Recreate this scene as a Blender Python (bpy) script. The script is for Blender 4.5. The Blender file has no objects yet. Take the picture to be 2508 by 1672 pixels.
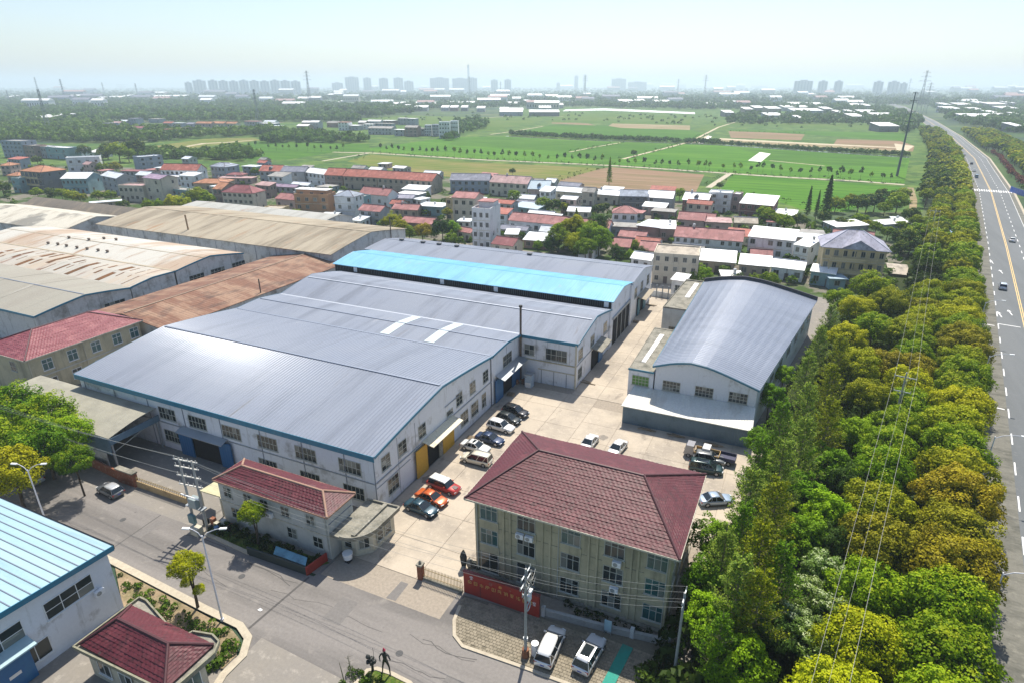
import bpy, math, random
import numpy as np
from mathutils import Vector, Matrix

R = math.radians
SC = bpy.context.scene
COL = SC.collection
PI = math.pi

# ------------------------------------------------------------------ camera
F_PX, CX, CY = 1519.5, 1274.3, 836.0            # focal length and principal point of the 2508 px wide frame
PITCH = math.atan(587 / 1425.0)
CAM_H, YAW = 52.0, R(24.3)
cam = bpy.data.cameras.new('camera')
cam_o = bpy.data.objects.new('camera', cam)
COL.objects.link(cam_o)
cam_o.location = (0, 0, CAM_H)
cam_o.rotation_euler = (PI / 2 - PITCH, 0, YAW)
cam.sensor_width = 36
cam.lens = F_PX / 2508 * 36
cam.shift_x = -(CX - 1254) / 2508
cam.clip_start = 0.5
cam.clip_end = 60000
SC.camera = cam_o
SC.render.resolution_x, SC.render.resolution_y = 1024, 682

# ------------------------------------------------------------------ sky, sun, exposure
SUN_EL, SUN_AZ = R(59), R(-12)                    # azimuth from +Y towards +X
world = bpy.data.worlds.new('World')
SC.world = world
world.use_nodes = True
wn = world.node_tree
wn.nodes.clear()
sky = wn.nodes.new('ShaderNodeTexSky')
sky.sky_type = 'NISHITA'
sky.sun_disc = False
sky.sun_elevation = SUN_EL
sky.sun_rotation = SUN_AZ
sky.altitude = 0
sky.air_density = 1.0
sky.dust_density = 1.2
sky.ozone_density = 2.5
bgn = wn.nodes.new('ShaderNodeBackground')
bgn.inputs['Strength'].default_value = 0.115
wout = wn.nodes.new('ShaderNodeOutputWorld')
wn.links.new(sky.outputs[0], bgn.inputs[0])
wn.links.new(bgn.outputs[0], wout.inputs[0])

sun = bpy.data.lights.new('sun', 'SUN')
sun.energy = 5.0
sun.angle = R(0.53)
sun.color = (1.0, 0.93, 0.82)
sun_o = bpy.data.objects.new('sun', sun)
COL.objects.link(sun_o)
sd = Vector((math.sin(SUN_AZ) * math.cos(SUN_EL), math.cos(SUN_AZ) * math.cos(SUN_EL), math.sin(SUN_EL)))
sun_o.rotation_euler = sd.to_track_quat('Z', 'Y').to_euler()
sun_o.location = (0, 0, 300)

SC.view_settings.view_transform = 'Standard'
SC.view_settings.look = 'None'
SC.view_settings.exposure = 0.5
SC.view_settings.gamma = 1
SC.view_settings.use_curve_mapping = False
SC.cycles.max_bounces = 6
SC.cycles.diffuse_bounces = 3
SC.cycles.glossy_bounces = 3
SC.cycles.transmission_bounces = 3
SC.cycles.transparent_max_bounces = 4
SC.cycles.volume_bounces = 1
SC.cycles.sample_clamp_indirect = 6.0
SC.cycles.caustics_reflective = False
SC.cycles.caustics_refractive = False


# ------------------------------------------------------------------ survey helper: a sight line of the survey camera met with a level plane
SP, CP = math.sin(PITCH), math.cos(PITCH)
def at(x, y, z=0.0):
    u, v = (x - CX) / F_PX, (y - CY) / F_PX
    t = (CAM_H - z) / (SP + v * CP)
    X, Y = u * t, t * (CP - v * SP)
    return Vector((X * math.cos(YAW) - Y * math.sin(YAW), X * math.sin(YAW) + Y * math.cos(YAW), z))
def zr(ox, oy, s):
    return lambda a, b, z=0.0: at(ox + a / s, oy + b / s, z)
def proj(w):
    x, y, z = w
    X = x * math.cos(YAW) + y * math.sin(YAW); Y = -x * math.sin(YAW) + y * math.cos(YAW); dz = z - CAM_H
    d = Y * CP - dz * SP
    return CX + F_PX * X / d, CY - F_PX * (Y * SP + dz * CP) / d, d
def height_at(w, ytop):
    lo, hi = 0.0, 260.0
    for _ in range(40):
        m = (lo + hi) / 2
        if proj((w[0], w[1], m))[1] > ytop: lo = m
        else: hi = m
    return lo
DK = 2508 / 2352.0
def D(x, y, z=0.0): return at(x * DK, y * DK, z)

# ------------------------------------------------------------------ objects, names, labels
def tag(o, label=None, cat=None, group=None, kind=None):
    if label: o['label'] = label
    if cat: o['category'] = cat
    if group: o['group'] = group
    if kind: o['kind'] = kind
    return o
def empty(name, loc=(0, 0, 0), rz=0.0, label=None, cat=None, group=None):
    o = bpy.data.objects.new(name, None)
    o.empty_display_size = 0.5
    o.location = loc
    o.rotation_euler = (0, 0, rz)
    COL.objects.link(o)
    return tag(o, label, cat, group)
def inst(name, me, parent=None, loc=(0, 0, 0), rz=0.0, scale=None):
    o = bpy.data.objects.new(name, me)
    COL.objects.link(o)
    o.location = loc
    o.rotation_euler = (0, 0, rz)
    if scale is not None: o.scale = scale if hasattr(scale, '__len__') else (scale,) * 3
    if parent is not None: o.parent = parent
    return o

class MB:
    """collects faces, builds one mesh"""
    def __init__(s): s.v = []; s.f = []; s.m = []
    def add(s, vs, fs, mi=0):
        n = len(s.v)
        s.v.extend([tuple(p) for p in vs])
        s.f.extend([tuple(i + n for i in f) for f in fs])
        s.m.extend([mi] * len(fs))
        return s
    def box(s, x0, x1, y0, y1, z0, z1, mi=0):
        return s.add([(x0,y0,z0),(x1,y0,z0),(x1,y1,z0),(x0,y1,z0),(x0,y0,z1),(x1,y0,z1),(x1,y1,z1),(x0,y1,z1)],
              [(0,3,2,1),(4,5,6,7),(0,1,5,4),(1,2,6,5),(2,3,7,6),(3,0,4,7)], mi)
    def hexa(s, b, t, mi=0):
        return s.add(list(b) + list(t), [(0,3,2,1),(4,5,6,7),(0,1,5,4),(1,2,6,5),(2,3,7,6),(3,0,4,7)], mi)
    def prism(s, pts, z0, z1, mi=0):
        n = len(pts)
        vs = [(p[0], p[1], z0) for p in pts] + [(p[0], p[1], z1) for p in pts]
        fs = [tuple(range(n - 1, -1, -1)), tuple(range(n, 2 * n))] + [(i, (i + 1) % n, n + (i + 1) % n, n + i) for i in range(n)]
        return s.add(vs, fs, mi)
    def bar(s, a, b, w, h=None, mi=0, up=(0, 0, 1)):
        a, b = Vector(a), Vector(b); h = w if h is None else h
        d = (b - a)
        if d.length < 1e-6: return s
        d.normalize(); u = Vector(up)
        if abs(d.dot(u)) > .98: u = Vector((1, 0, 0))
        x = d.cross(u).normalized() * (w / 2); y = x.cross(d).normalized() * (h / 2)
        q = [-x - y, x - y, x + y, -x + y]
        return s.hexa([a + p for p in q], [b + p for p in q], mi)
    def tube(s, pts, rad, n=6, mi=0, cap=True):
        pts = [Vector(p) for p in pts]
        rads = rad if hasattr(rad, '__len__') else [rad] * len(pts)
        vs, fs = [], []
        for i, p in enumerate(pts):
            d = (pts[min(i + 1, len(pts) - 1)] - pts[max(i - 1, 0)]).normalized()
            u = Vector((0, 0, 1)) if abs(d.z) < .9 else Vector((1, 0, 0))
            x = d.cross(u).normalized(); y = d.cross(x).normalized()
            for k in range(n):
                a = 2 * PI * k / n
                vs.append(p + (x * math.cos(a) + y * math.sin(a)) * rads[i])
        for i in range(len(pts) - 1):
            for k in range(n):
                k2 = (k + 1) % n
                fs.append((i * n + k, i * n + k2, (i + 1) * n + k2, (i + 1) * n + k))
        if cap:
            fs.append(tuple(range(n - 1, -1, -1))); fs.append(tuple((len(pts) - 1) * n + k for k in range(n)))
        return s.add(vs, fs, mi)
    def mesh(s, name, mats, smooth=False):
        me = bpy.data.meshes.new(name)
        me.from_pydata(s.v, [], s.f)
        for m in (mats if isinstance(mats, (list, tuple)) else [mats]): me.materials.append(m)
        if any(s.m): me.polygons.foreach_set('material_index', s.m)
        if smooth: me.polygons.foreach_set('use_smooth', [True] * len(s.f))
        me.update()
        return me
    def build(s, name, mats, parent=None, world=True, smooth=False, **kw):
        """vertices in world space unless world=False (then in the parent's space)"""
        if parent is not None and world and tuple(parent.location) != (0, 0, 0):
            L = parent.location
            s.v = [(p[0] - L[0], p[1] - L[1], p[2] - L[2]) for p in s.v]
        o = inst(name, s.mesh(name, mats, smooth), parent)
        return tag(o, **kw)

def np_mesh(name, V, F, mats, attr=None, smooth=False):
    """V (n,3) and F (m,k) numpy arrays, k constant; attr = (name, per-face float array)"""
    me = bpy.data.meshes.new(name)
    m, k = F.shape
    me.vertices.add(len(V)); me.vertices.foreach_set('co', np.ascontiguousarray(V, dtype=np.float32).ravel())
    me.loops.add(m * k); me.loops.foreach_set('vertex_index', F.astype(np.int32).ravel())
    me.polygons.add(m)
    me.polygons.foreach_set('loop_start', np.arange(0, m * k, k, dtype=np.int32))
    me.polygons.foreach_set('loop_total', np.full(m, k, dtype=np.int32))
    if attr:
        a = me.attributes.new(attr[0], 'FLOAT', 'FACE'); a.data.foreach_set('value', attr[1].astype(np.float32))
    if smooth: me.polygons.foreach_set('use_smooth', [True] * m)
    for mt in (mats if isinstance(mats, (list, tuple)) else [mats]): me.materials.append(mt)
    me.update(calc_edges=True)
    return me

# ------------------------------------------------------------------ materials
def N(t, typ, **kw):
    n = t.nodes.new(typ)
    for k, v in kw.items(): setattr(n, k, v)
    return n
def mixc(t, fac, a, b, mode='MIX'):
    m = N(t, 'ShaderNodeMix', data_type='RGBA', blend_type=mode)
    for i, x in ((0, fac), (6, a), (7, b)):
        if hasattr(x, 'is_output') or hasattr(x, 'links'): t.links.new(x, m.inputs[i])
        else: m.inputs[i].default_value = x if i == 0 else (tuple(x) + (1,))[:4]
    return m.outputs[2]
def mapr(t, v, a, b, c=0.0, d=1.0):
    m = N(t, 'ShaderNodeMapRange'); t.links.new(v, m.inputs[0])
    for i, x in zip((1, 2, 3, 4), (a, b, c, d)): m.inputs[i].default_value = x
    return m.outputs[0]
def noise(t, vec, scale, detail=4, rough=.6, sv=None):
    if sv:
        mp = N(t, 'ShaderNodeMapping'); mp.inputs['Scale'].default_value = sv
        t.links.new(vec, mp.inputs['Vector']); vec = mp.outputs[0]
    n = N(t, 'ShaderNodeTexNoise'); n.inputs['Scale'].default_value = scale
    n.inputs['Detail'].default_value = detail; n.inputs['Roughness'].default_value = rough
    t.links.new(vec, n.inputs['Vector'])
    return n.outputs['Fac']
def math_(t, op, a, b=None):
    m = N(t, 'ShaderNodeMath', operation=op)
    for i, x in enumerate((a, b)):
        if x is None: continue
        if hasattr(x, 'links'): t.links.new(x, m.inputs[i])
        else: m.inputs[i].default_value = x
    return m.outputs[0]
MATS = {}
def mat(name, col, rough=.8, metal=0.0, layers=(), bump=None, wave=None, aniso=None, fine=.12, spec=None, coat=0, objvar=0, curtain=0):
    """layers: (colour, noise scale, lo, hi, axis scale or None); wave: (axis, period, strength); bump: (scale, strength)"""
    if name in MATS: return MATS[name]
    m = bpy.data.materials.new(name); m.use_nodes = True
    t = m.node_tree; b = t.nodes['Principled BSDF']
    pos = N(t, 'ShaderNodeNewGeometry').outputs['Position']
    c = N(t, 'ShaderNodeRGB'); c.outputs[0].default_value = tuple(col) + (1,); c = c.outputs[0]
    if objvar:
        oi = N(t, 'ShaderNodeObjectInfo')
        hs = N(t, 'ShaderNodeHueSaturation'); t.links.new(c, hs.inputs['Color'])
        t.links.new(mapr(t, oi.outputs['Random'], 0, 1, 1 - objvar, 1 + objvar), hs.inputs['Value']); c = hs.outputs[0]
    if curtain:
        oi = N(t, 'ShaderNodeObjectInfo')
        c = mixc(t, mapr(t, oi.outputs['Random'], 1 - curtain, 1 - curtain * .6), c, (.17, .18, .16))
    for (c2, sc, lo, hi, sv) in layers:
        c = mixc(t, mapr(t, noise(t, pos, sc, 5, .65, sv), lo, hi), c, c2)
    if fine:
        f = mapr(t, noise(t, pos, 3.1, 3, .7), .25, .75, 1 - fine, 1 + fine)
        g = N(t, 'ShaderNodeCombineXYZ')
        for i in range(3): t.links.new(f, g.inputs[i])
        c = mixc(t, 1.0, c, g.outputs[0], 'MULTIPLY')
    t.links.new(c, b.inputs['Base Color'])
    b.inputs['Roughness'].default_value = rough
    b.inputs['Metallic'].default_value = metal
    if spec is None and rough >= .9: spec = .08
    if spec is not None: b.inputs['Specular IOR Level'].default_value = spec
    if coat:
        b.inputs['Coat Weight'].default_value = coat; b.inputs['Coat Roughness'].default_value = .08
    h = None
    if wave:
        ax, per, st = wave
        sx = N(t, 'ShaderNodeSeparateXYZ'); t.links.new(pos, sx.inputs[0])
        w = math_(t, 'SINE', math_(t, 'MULTIPLY', sx.outputs['XYZ'.index(ax)], 2 * PI / per))
        bp = N(t, 'ShaderNodeBump'); bp.inputs['Strength'].default_value = st; bp.inputs['Distance'].default_value = .04
        t.links.new(w, bp.inputs['Height']); h = bp
    if bump:
        bp = N(t, 'ShaderNodeBump'); bp.inputs['Strength'].default_value = bump[1]; bp.inputs['Distance'].default_value = .08
        t.links.new(noise(t, pos, bump[0], 4, .6), bp.inputs['Height'])
        if h: t.links.new(h.outputs[0], bp.inputs['Normal'])
        h = bp
    if h: t.links.new(h.outputs[0], b.inputs['Normal'])
    if aniso:
        b.inputs['Anisotropic'].default_value = aniso[1]
        tv = N(t, 'ShaderNodeCombineXYZ')
        for i in range(3): tv.inputs[i].default_value = aniso[0][i]
        # tangent along the ribs, kept in the surface
        g2 = N(t, 'ShaderNodeNewGeometry')
        cr = N(t, 'ShaderNodeVectorMath', operation='CROSS_PRODUCT'); t.links.new(tv.outputs[0], cr.inputs[0]); t.links.new(g2.outputs['Normal'], cr.inputs[1])
        cr2 = N(t, 'ShaderNodeVectorMath', operation='CROSS_PRODUCT'); t.links.new(g2.outputs['Normal'], cr2.inputs[0]); t.links.new(cr.outputs[0], cr2.inputs[1])
        t.links.new(cr2.outputs[0], b.inputs['Tangent'])
    MATS[name] = m
    return m

RUST = (.16, .055, .022)
GRIME = (.16, .15, .12)
M_wall = mat('white_sheet_wall', (.66, .69, .73), .55, 0, [(GRIME, .35, .56, .8, None), ((.3, .3, .28), 1.1, .58, .85, (1.2, 1.2, .12))], fine=.05)
M_wall_old = mat('old_white_wall', (.52, .53, .52), .85, 0, [(GRIME, .3, .5, .75, None), ((.14, .13, .11), 1.3, .55, .8, (1, 1, .12))])
M_grey_roof = mat('grey_steel_roof', (.20, .228, .285), .62, 0, [((.215, .24, .29), .05, .4, .6, None), ((.145, .165, .205), .22, .48, .72, (1.6, .10, 1)), ((.13, .12, .115), .45, .62, .8, (1.8, .06, 1)), ((.25, .27, .31), .35, .66, .72, (1.0, .2, 1))], fine=.06, spec=.18, bump=(.5, .06))
M_rib = mat('steel_roof_rib', (.20, .225, .275), .23, .15, fine=.03, spec=.4)
M_grey_roof_y = mat('arched_steel_roof', (.19, .215, .27), .42, .25, [((.22, .245, .30), .06, .4, .6, None), ((.15, .17, .21), .2, .5, .75, (.12, 1.2, 1))], fine=.04)
M_seam = mat('roof_seam', (.2, .23, .29), .5, .4, fine=.05)
M_seam_light = mat('pale_roof_flashing', (.36, .39, .44), .5, .2, fine=.05)
M_blue_roof = mat('bright_blue_roof', (.095, .345, .52), .55, .0, [((.14, .40, .56), .05, .45, .6, None), ((.07, .27, .42), .5, .48, .7, (1.6, .08, 1)), ((.16, .3, .36), .3, .62, .7, None)], fine=.07)
M_pale_blue_roof = mat('pale_blue_roof', (.27, .42, .47), .55, .05, [((.34, .47, .51), .3, .4, .7, (.1, 1, 1)), ((.2, .32, .37), .7, .55, .75, (.1, 1, 1))], fine=.05)
M_blue_trim = mat('blue_fascia', (.018, .17, .27), .5, .05, [((.07, .20, .27), .5, .5, .8, None)], fine=.1)
M_blue_door = mat('blue_steel_door', (.015, .11, .27), .45, .1, [((.03, .15, .28), .5, .5, .8, None)], wave=('X', .5, .2), fine=.1)
M_yellow = mat('yellow_steel_door', (.52, .30, .02), .55, .1, [((.33, .17, .04), .8, .55, .8, (1, 1, .2))], fine=.1)
M_rusty_white = mat('rust_streaked_white_roof', (.40, .375, .32), .6, .05, [((.42, .34, .25), .22, .45, .62, (1.2, .12, 1)), (RUST, .45, .57, .68, (1.1, .07, 1))], wave=('X', .8, .3), fine=.08)
M_beige_old = mat('old_beige_cement_roof', (.36, .315, .24), .9, 0, [((.21, .18, .135), .16, .45, .66, (1.3, .14, 1)), ((.30, .17, .09), .45, .58, .74, (1, .08, 1))], wave=('X', .9, .35), fine=.1)
M_brown_old = mat('dark_weathered_cement_roof', (.17, .15, .125), .9, 0, [((.28, .23, .17), .2, .5, .72, (1, .2, 1)), ((.10, .10, .09), .4, .55, .8, None)], wave=('X', .9, .35), fine=.12)
M_grey_old = mat('weathered_grey_cement_roof', (.36, .36, .33), .85, 0, [((.22, .21, .18), .2, .5, .7, (1.3, .14, 1)), ((.3, .19, .12), .12, .62, .72, None)], wave=('X', .9, .3), fine=.1)
M_rust_roof = mat('rust_brown_roof', (.17, .078, .045), .85, 0, [((.27, .165, .105), .3, .44, .60, (.25, 1.0, 1)), ((.075, .04, .028), .55, .5, .7, (1, .3, 1)), ((.42, .36, .30), .9, .66, .8, None)], wave=('Y', .8, .4), fine=.16)
M_khaki_roof = mat('khaki_shed_roof', (.47, .44, .37), .7, 0, [((.38, .36, .3), .3, .45, .7, (.2, 1, 1))], wave=('Y', .4, .35), fine=.06)
M_white_roof = mat('white_steel_roof', (.72, .74, .74), .45, .1, [((.5, .5, .47), .25, .6, .8, None)], wave=('X', .45, .3), fine=.04)
M_tile_red = mat('maroon_glazed_tile', (.092, .016, .023), .55, 0, [((.15, .038, .045), .45, .5, .75, None), ((.05, .014, .017), 1.3, .50, .72, None), ((.16, .10, .09), .35, .66, .8, None), ((.06, .055, .04), .7, .68, .78, None)], fine=.22, spec=.35)
M_tile_ridge = mat('maroon_ridge_tile', (.075, .022, .026), .6, fine=.2)
M_beige_wall = mat('beige_render', (.46, .415, .275), .85, 0, [((.33, .30, .20), .35, .42, .7, None), ((.17, .155, .11), 1.0, .52, .75, (1, 1, .08))], fine=.07)
M_grey_render = mat('pale_grey_render', (.46, .47, .44), .85, 0, [((.33, .33, .3), .4, .45, .75, None), ((.18, .18, .15), 1.2, .58, .85, (1, 1, .1))], fine=.07)
M_concrete_old = mat('weathered_concrete', (.27, .255, .21), .9, 0, [((.10, .10, .08), .7, .45, .7, None), ((.42, .40, .34), 1.4, .58, .75, None)], bump=(4, .4), fine=.2)
M_cornice = mat('cream_cornice', (.5, .47, .37), .8, 0, [((.28, .26, .2), .8, .5, .8, None)], fine=.1)
M_glass = mat('dark_window_glass', (.018, .028, .03), .12, 0, [], fine=0, spec=.6, curtain=.22)
M_glass_teal = mat('teal_window_glass', (.012, .07, .075), .15, 0, [((.03, .12, .12), .8, .4, .7, None)], fine=0, spec=.6, curtain=.3)
M_frame = mat('grey_window_frame', (.42, .43, .38), .6, fine=.1)
M_frame_white = mat('white_window_frame', (.7, .71, .7), .5, fine=.05)
M_dark = mat('dark_interior', (.02, .02, .022), .9, fine=.2)
M_steel_grey = mat('grey_galvanised_steel', (.33, .36, .38), .5, .5, fine=.08)
M_teal_sheet = mat('teal_grey_sheet_wall', (.12, .19, .25), .55, .1, [((.07, .13, .17), .4, .5, .7, None)], wave=('X', .35, .4), fine=.06)
M_red_wall = mat('red_sign_board', (.30, .022, .014), .6, 0, [((.22, .03, .02), .6, .5, .8, None)], fine=.08)
M_gold = mat('gold_lettering', (.62, .36, .12), .45, .2, fine=.05)
M_white_letter = mat('white_lettering', (.75, .7, .66), .5, fine=.03)
M_white_paint = mat('white_paint', (.78, .78, .76), .6, 0, [((.45, .45, .42), 1.5, .55, .75, None)], fine=.06)
M_yellow_paint = mat('yellow_line_paint', (.75, .50, .16), .6, 0, [((.4, .33, .2), 1.5, .58, .78, None)], fine=.06)
M_road = mat('worn_town_road', (.215, .20, .185), .9, 0, [((.155, .145, .135), .10, .42, .6, (.2, 2.2, 1)), ((.26, .24, .215), .35, .58, .75, None), ((.12, .11, .105), .9, .66, .74, None)], bump=(6, .15), fine=.12)
M_highway = mat('grey_asphalt', (.125, .135, .14), .85, 0, [((.10, .11, .115), .25, .4, .65, (1, .06, 1)), ((.155, .16, .16), .8, .58, .75, None)], fine=.08)
M_shoulder = mat('patchy_old_asphalt', (.175, .17, .145), .9, 0, [((.10, .10, .085), .3, .45, .65, (.6, 1.6, 1)), ((.25, .24, .2), .9, .58, .75, None)], fine=.14)
M_slab = mat('sunbleached_concrete', (.45, .39, .31), .9, 0, [((.32, .28, .23), .12, .42, .65, None), ((.20, .175, .15), .5, .6, .75, (1, .4, 1)), ((.47, .41, .33), 1.4, .55, .7, None), ((.14, .125, .11), 1.3, .70, .78, None)], bump=(5, .1), fine=.06, objvar=.05)
M_joint = mat('slab_joint_dirt', (.30, .26, .21), .95, fine=.2)
M_yard_asph = mat('stained_grey_concrete', (.24, .22, .19), .9, 0, [((.22, .205, .185), .13, .42, .65, None), ((.36, .33, .285), .9, .55, .75, None)], bump=(5, .1), fine=.08)
M_kerb = mat('pale_kerb_stone', (.44, .39, .30), .9, 0, [((.36, .31, .24), 1.2, .5, .75, None)], fine=.12)
M_paver = mat('earthy_paver', (.27, .235, .175), .95, 0, [((.17, .15, .11), 1.0, .45, .7, None), ((.40, .35, .26), 2.2, .6, .75, None)], fine=.2)
M_soil = mat('bare_soil', (.27, .205, .13), .95, 0, [((.14, .13, .06), .5, .45, .7, None), ((.4, .33, .22), 1.3, .58, .75, None)], bump=(3, .4), fine=.2)
M_dirt_town = mat('town_ground', (.17, .155, .125), .95, 0, [((.05, .085, .022), .06, .44, .52, None), ((.30, .27, .22), .2, .60, .7, None)], fine=.2)
M_ground = mat('open_country', (.055, .10, .030), .95, 0, [((.10, .13, .055), .004, .42, .58, None), ((.04, .07, .045), .012, .45, .6, None), ((.16, .15, .10), .009, .60, .68, None)], fine=.2)
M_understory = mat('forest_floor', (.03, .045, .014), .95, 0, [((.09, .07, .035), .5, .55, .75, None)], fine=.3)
M_bark = mat('tree_bark', (.095, .075, .055), .95, 0, [((.05, .04, .03), 3, .4, .7, (1, 1, .3))], fine=.2)
M_twig = mat('olive_twigs', (.22, .20, .12), .95, fine=.2)
M_pole = mat('concrete_pole', (.36, .36, .34), .9, 0, [((.25, .24, .22), 1.2, .5, .8, None)], fine=.1)
M_lamp = mat('white_lamp_post', (.66, .66, .70), .45, .1, fine=.04)
M_ceramic = mat('pale_insulator', (.6, .58, .52), .4, fine=.05)
M_wire = mat('bare_cable', (.42, .41, .36), .6, .3, fine=0)
M_black = mat('black_rubber', (.02, .02, .02), .8, fine=.1)
M_bronze = mat('dark_bronze', (.035, .038, .035), .55, .4, fine=.2)
M_brick_post = mat('red_brick_post', (.25, .10, .06), .9, 0, [((.4, .3, .22), 2, .55, .75, None)], fine=.2)
M_gold_fence = mat('tan_iron_fence', (.36, .27, .13), .6, .1, fine=.15)
M_green_carpet = mat('green_painted_strip', (.02, .25, .19), .85, 0, [((.05, .20, .15), .9, .5, .8, None)], fine=.1)
M_plastic_white = mat('white_plastic', (.78, .79, .79), .5, fine=.03)
M_water = mat('canal_water', (.12, .15, .12), .12, 0, fine=.05)
M_pylon = mat('galvanised_lattice', (.20, .23, .25), .6, .4, fine=.05)
M_far_tower = mat('pale_highrise_wall', (.58, .60, .62), .8, 0, fine=.04)
M_far_glass = mat('highrise_window', (.22, .27, .32), .3, fine=0)

# foliage: the object's colour, yellower where young, darkened low and inside clumps as painted shade
def leaf_mat(name, tips, tr=.30, spec=.25):
    m = bpy.data.materials.new(name); m.use_nodes = True
    t = m.node_tree; b = t.nodes['Principled BSDF']; out = t.nodes['Material Output']
    oi = N(t, 'ShaderNodeObjectInfo')
    at_ = N(t, 'ShaderNodeAttribute', attribute_name='young')
    leaf_shade = mixc(t, 1.0, oi.outputs['Color'], (.13, .24, .25), 'MULTIPLY')  # shade between clumps put into the leaf colour
    c = mixc(t, at_.outputs['Fac'], leaf_shade, oi.outputs['Color'])
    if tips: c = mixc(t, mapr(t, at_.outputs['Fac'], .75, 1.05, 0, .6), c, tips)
    t.links.new(c, b.inputs['Base Color']); b.inputs['Roughness'].default_value = .55
    b.inputs['Specular IOR Level'].default_value = spec
    tl = N(t, 'ShaderNodeBsdfTranslucent'); t.links.new(c, tl.inputs[0])
    mx = N(t, 'ShaderNodeMixShader'); mx.inputs[0].default_value = tr
    t.links.new(b.outputs[0], mx.inputs[1]); t.links.new(tl.outputs[0], mx.inputs[2])
    t.links.new(mx.outputs[0], out.inputs[0])
    return m
M_leaf = leaf_mat('tree_leaves', None, .32, .1)
M_leaf_camphor = leaf_mat('camphor_leaves', (.50, .47, .02), .30, .08)
M_leaf_blossom = leaf_mat('pale_flowering_leaves', (.85, .88, .62), .25)

# ================================================================== THE SETTING
def sheet(name, pts, z, m, kind='structure', parent=None, **kw):
    mb = MB(); mb.add([(p[0], p[1], z) for p in pts], [tuple(range(len(pts)))])
    me = mb.mesh(name, m)
    if me.polygons[0].normal.z < 0: me.flip_normals()
    o = inst(name, me, parent)
    return tag(o, kind=kind if parent is None else None, **kw)
def ribbon(name, pts, w, z, m, kind='structure', h=0.0, parent=None, **kw):
    """a level band of width w (number or list) along a polyline; h > 0 makes it a kerb-like slab"""
    pts = [Vector((p[0], p[1], 0)) for p in pts]; n = len(pts)
    ws = w if hasattr(w, '__len__') else [w] * n
    Lp, Rp = [], []
    for i, p in enumerate(pts):
        d = (pts[min(i + 1, n - 1)] - pts[max(i - 1, 0)]).normalized(); q = Vector((-d.y, d.x, 0)) * ws[i] / 2
        Lp.append(p + q); Rp.append(p - q)
    mb = MB()
    if h == 0:
        mb.add([(a.x, a.y, z) for a in Lp] + [(a.x, a.y, z) for a in Rp], [(n + i, n + i + 1, i + 1, i) for i in range(n - 1)])
    else:
        for i in range(n - 1):
            b = [Lp[i], Rp[i], Rp[i + 1], Lp[i + 1]]
            mb.hexa([(p.x, p.y, z) for p in b], [(p.x, p.y, z + h) for p in b])
    o = inst(name, mb.mesh(name, m), parent)
    return tag(o, kind=kind if parent is None else None, **kw)
def S(*pp): return [at(x, y) for x, y in pp]
def DD(*pp): return [D(x, y) for x, y in pp]

gm = MB(); G = 16000
rings = [(-3000, 600), (600, 3000), (3000, 8000), (8000, G)]
gm.add([(-G, -3000, -.12), (G, -3000, -.12), (G, G, -.12), (-G, G, -.12)], [(0, 1, 2, 3)])
gm.build('ground', M_ground, kind='structure')

def fmat(name, c1, c2, c3, ang=0.0, sc=.02):
    """crop rows: streaks across the field"""
    m = mat(name, c1, .95, 0, [(c2, sc, .42, .6, (.12, 1, 1)), (c3, sc * 6, .56, .75, (.15, 1.2, 1)), (c2, sc * .3, .5, .6, None), (c3, .30, .47, .60, (.05, 1, 1)), (tuple(v * 1.35 for v in c2), .11, .60, .70, (.1, 1.4, 1))], fine=.12)
    return m
F_bright = fmat('young_wheat', (.060, .165, .008), (.085, .195, .014), (.036, .115, .007))
F_green = fmat('green_crop', (.050, .135, .009), (.070, .16, .014), (.034, .095, .008))
F_dull = fmat('dull_green_crop', (.075, .14, .02), (.11, .155, .03), (.05, .10, .018))
F_olive = fmat('yellowing_grass', (.14, .165, .03), (.20, .17, .06), (.085, .135, .022))
F_tan = fmat('ploughed_earth', (.27, .20, .12), (.33, .26, .16), (.18, .17, .08))
F_brown = fmat('stubble_field', (.22, .14, .085), (.16, .13, .06), (.27, .18, .12))
F_pale = mat('pale_bare_earth', (.50, .43, .31), .95, 0, [((.36, .30, .2), .15, .45, .7, None)], fine=.1)
F_scrub = mat('scrub_land', (.055, .115, .025), .95, 0, [((.12, .18, .04), .05, .45, .6, None), ((.03, .06, .02), .12, .5, .7, None)], fine=.25)

zf = [-.10]
def field(name, pts, m, step=.006):
    zf[0] += .0015
    return sheet(name, S(*pts), zf[0], m)
field('scrub_ground', [(0, 400), (0, 352), (330, 352), (420, 340), (700, 300), (1200, 300), (1300, 262), (2000, 262), (2300, 300), (2260, 520), (1200, 520), (600, 420)], F_scrub)
field('meadow', [(540, 362), (640, 347), (760, 350), (905, 353), (905, 372), (815, 374), (700, 392), (600, 392)], F_green)
field('meadow', [(350, 362), (505, 340), (620, 338), (640, 344), (480, 362), (420, 372)], F_olive)
field('meadow', [(600, 338), (760, 344), (905, 350), (900, 340), (760, 332), (640, 330)], F_dull)
field('wheat_field', [(908, 371), (1180, 390), (1500, 404), (1770, 422), (2215, 450), (2228, 388), (1960, 371), (1760, 357), (1400, 344), (1230, 335), (1100, 337), (990, 352), (905, 364)], F_bright)
field('wheat_field', [(1240, 333), (1400, 342), (1410, 330), (1395, 312), (1260, 325)], F_dull)
field('wheat_field', [(1250, 331), (1450, 341), (1700, 349), (1728, 328), (1690, 318), (1450, 307), (1345, 308)], F_green)
field('wheat_field', [(1100, 355), (1395, 373), (1510, 350), (1400, 345), (1230, 337), (1120, 338)], F_green)
field('wheat_field', [(1480, 403), (1690, 352), (1400, 346), (1390, 374)], F_green)
field('wheat_field', [(1760, 354), (1960, 368), (2225, 384), (2228, 372), (1960, 362), (1760, 348)], F_dull)
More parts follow.
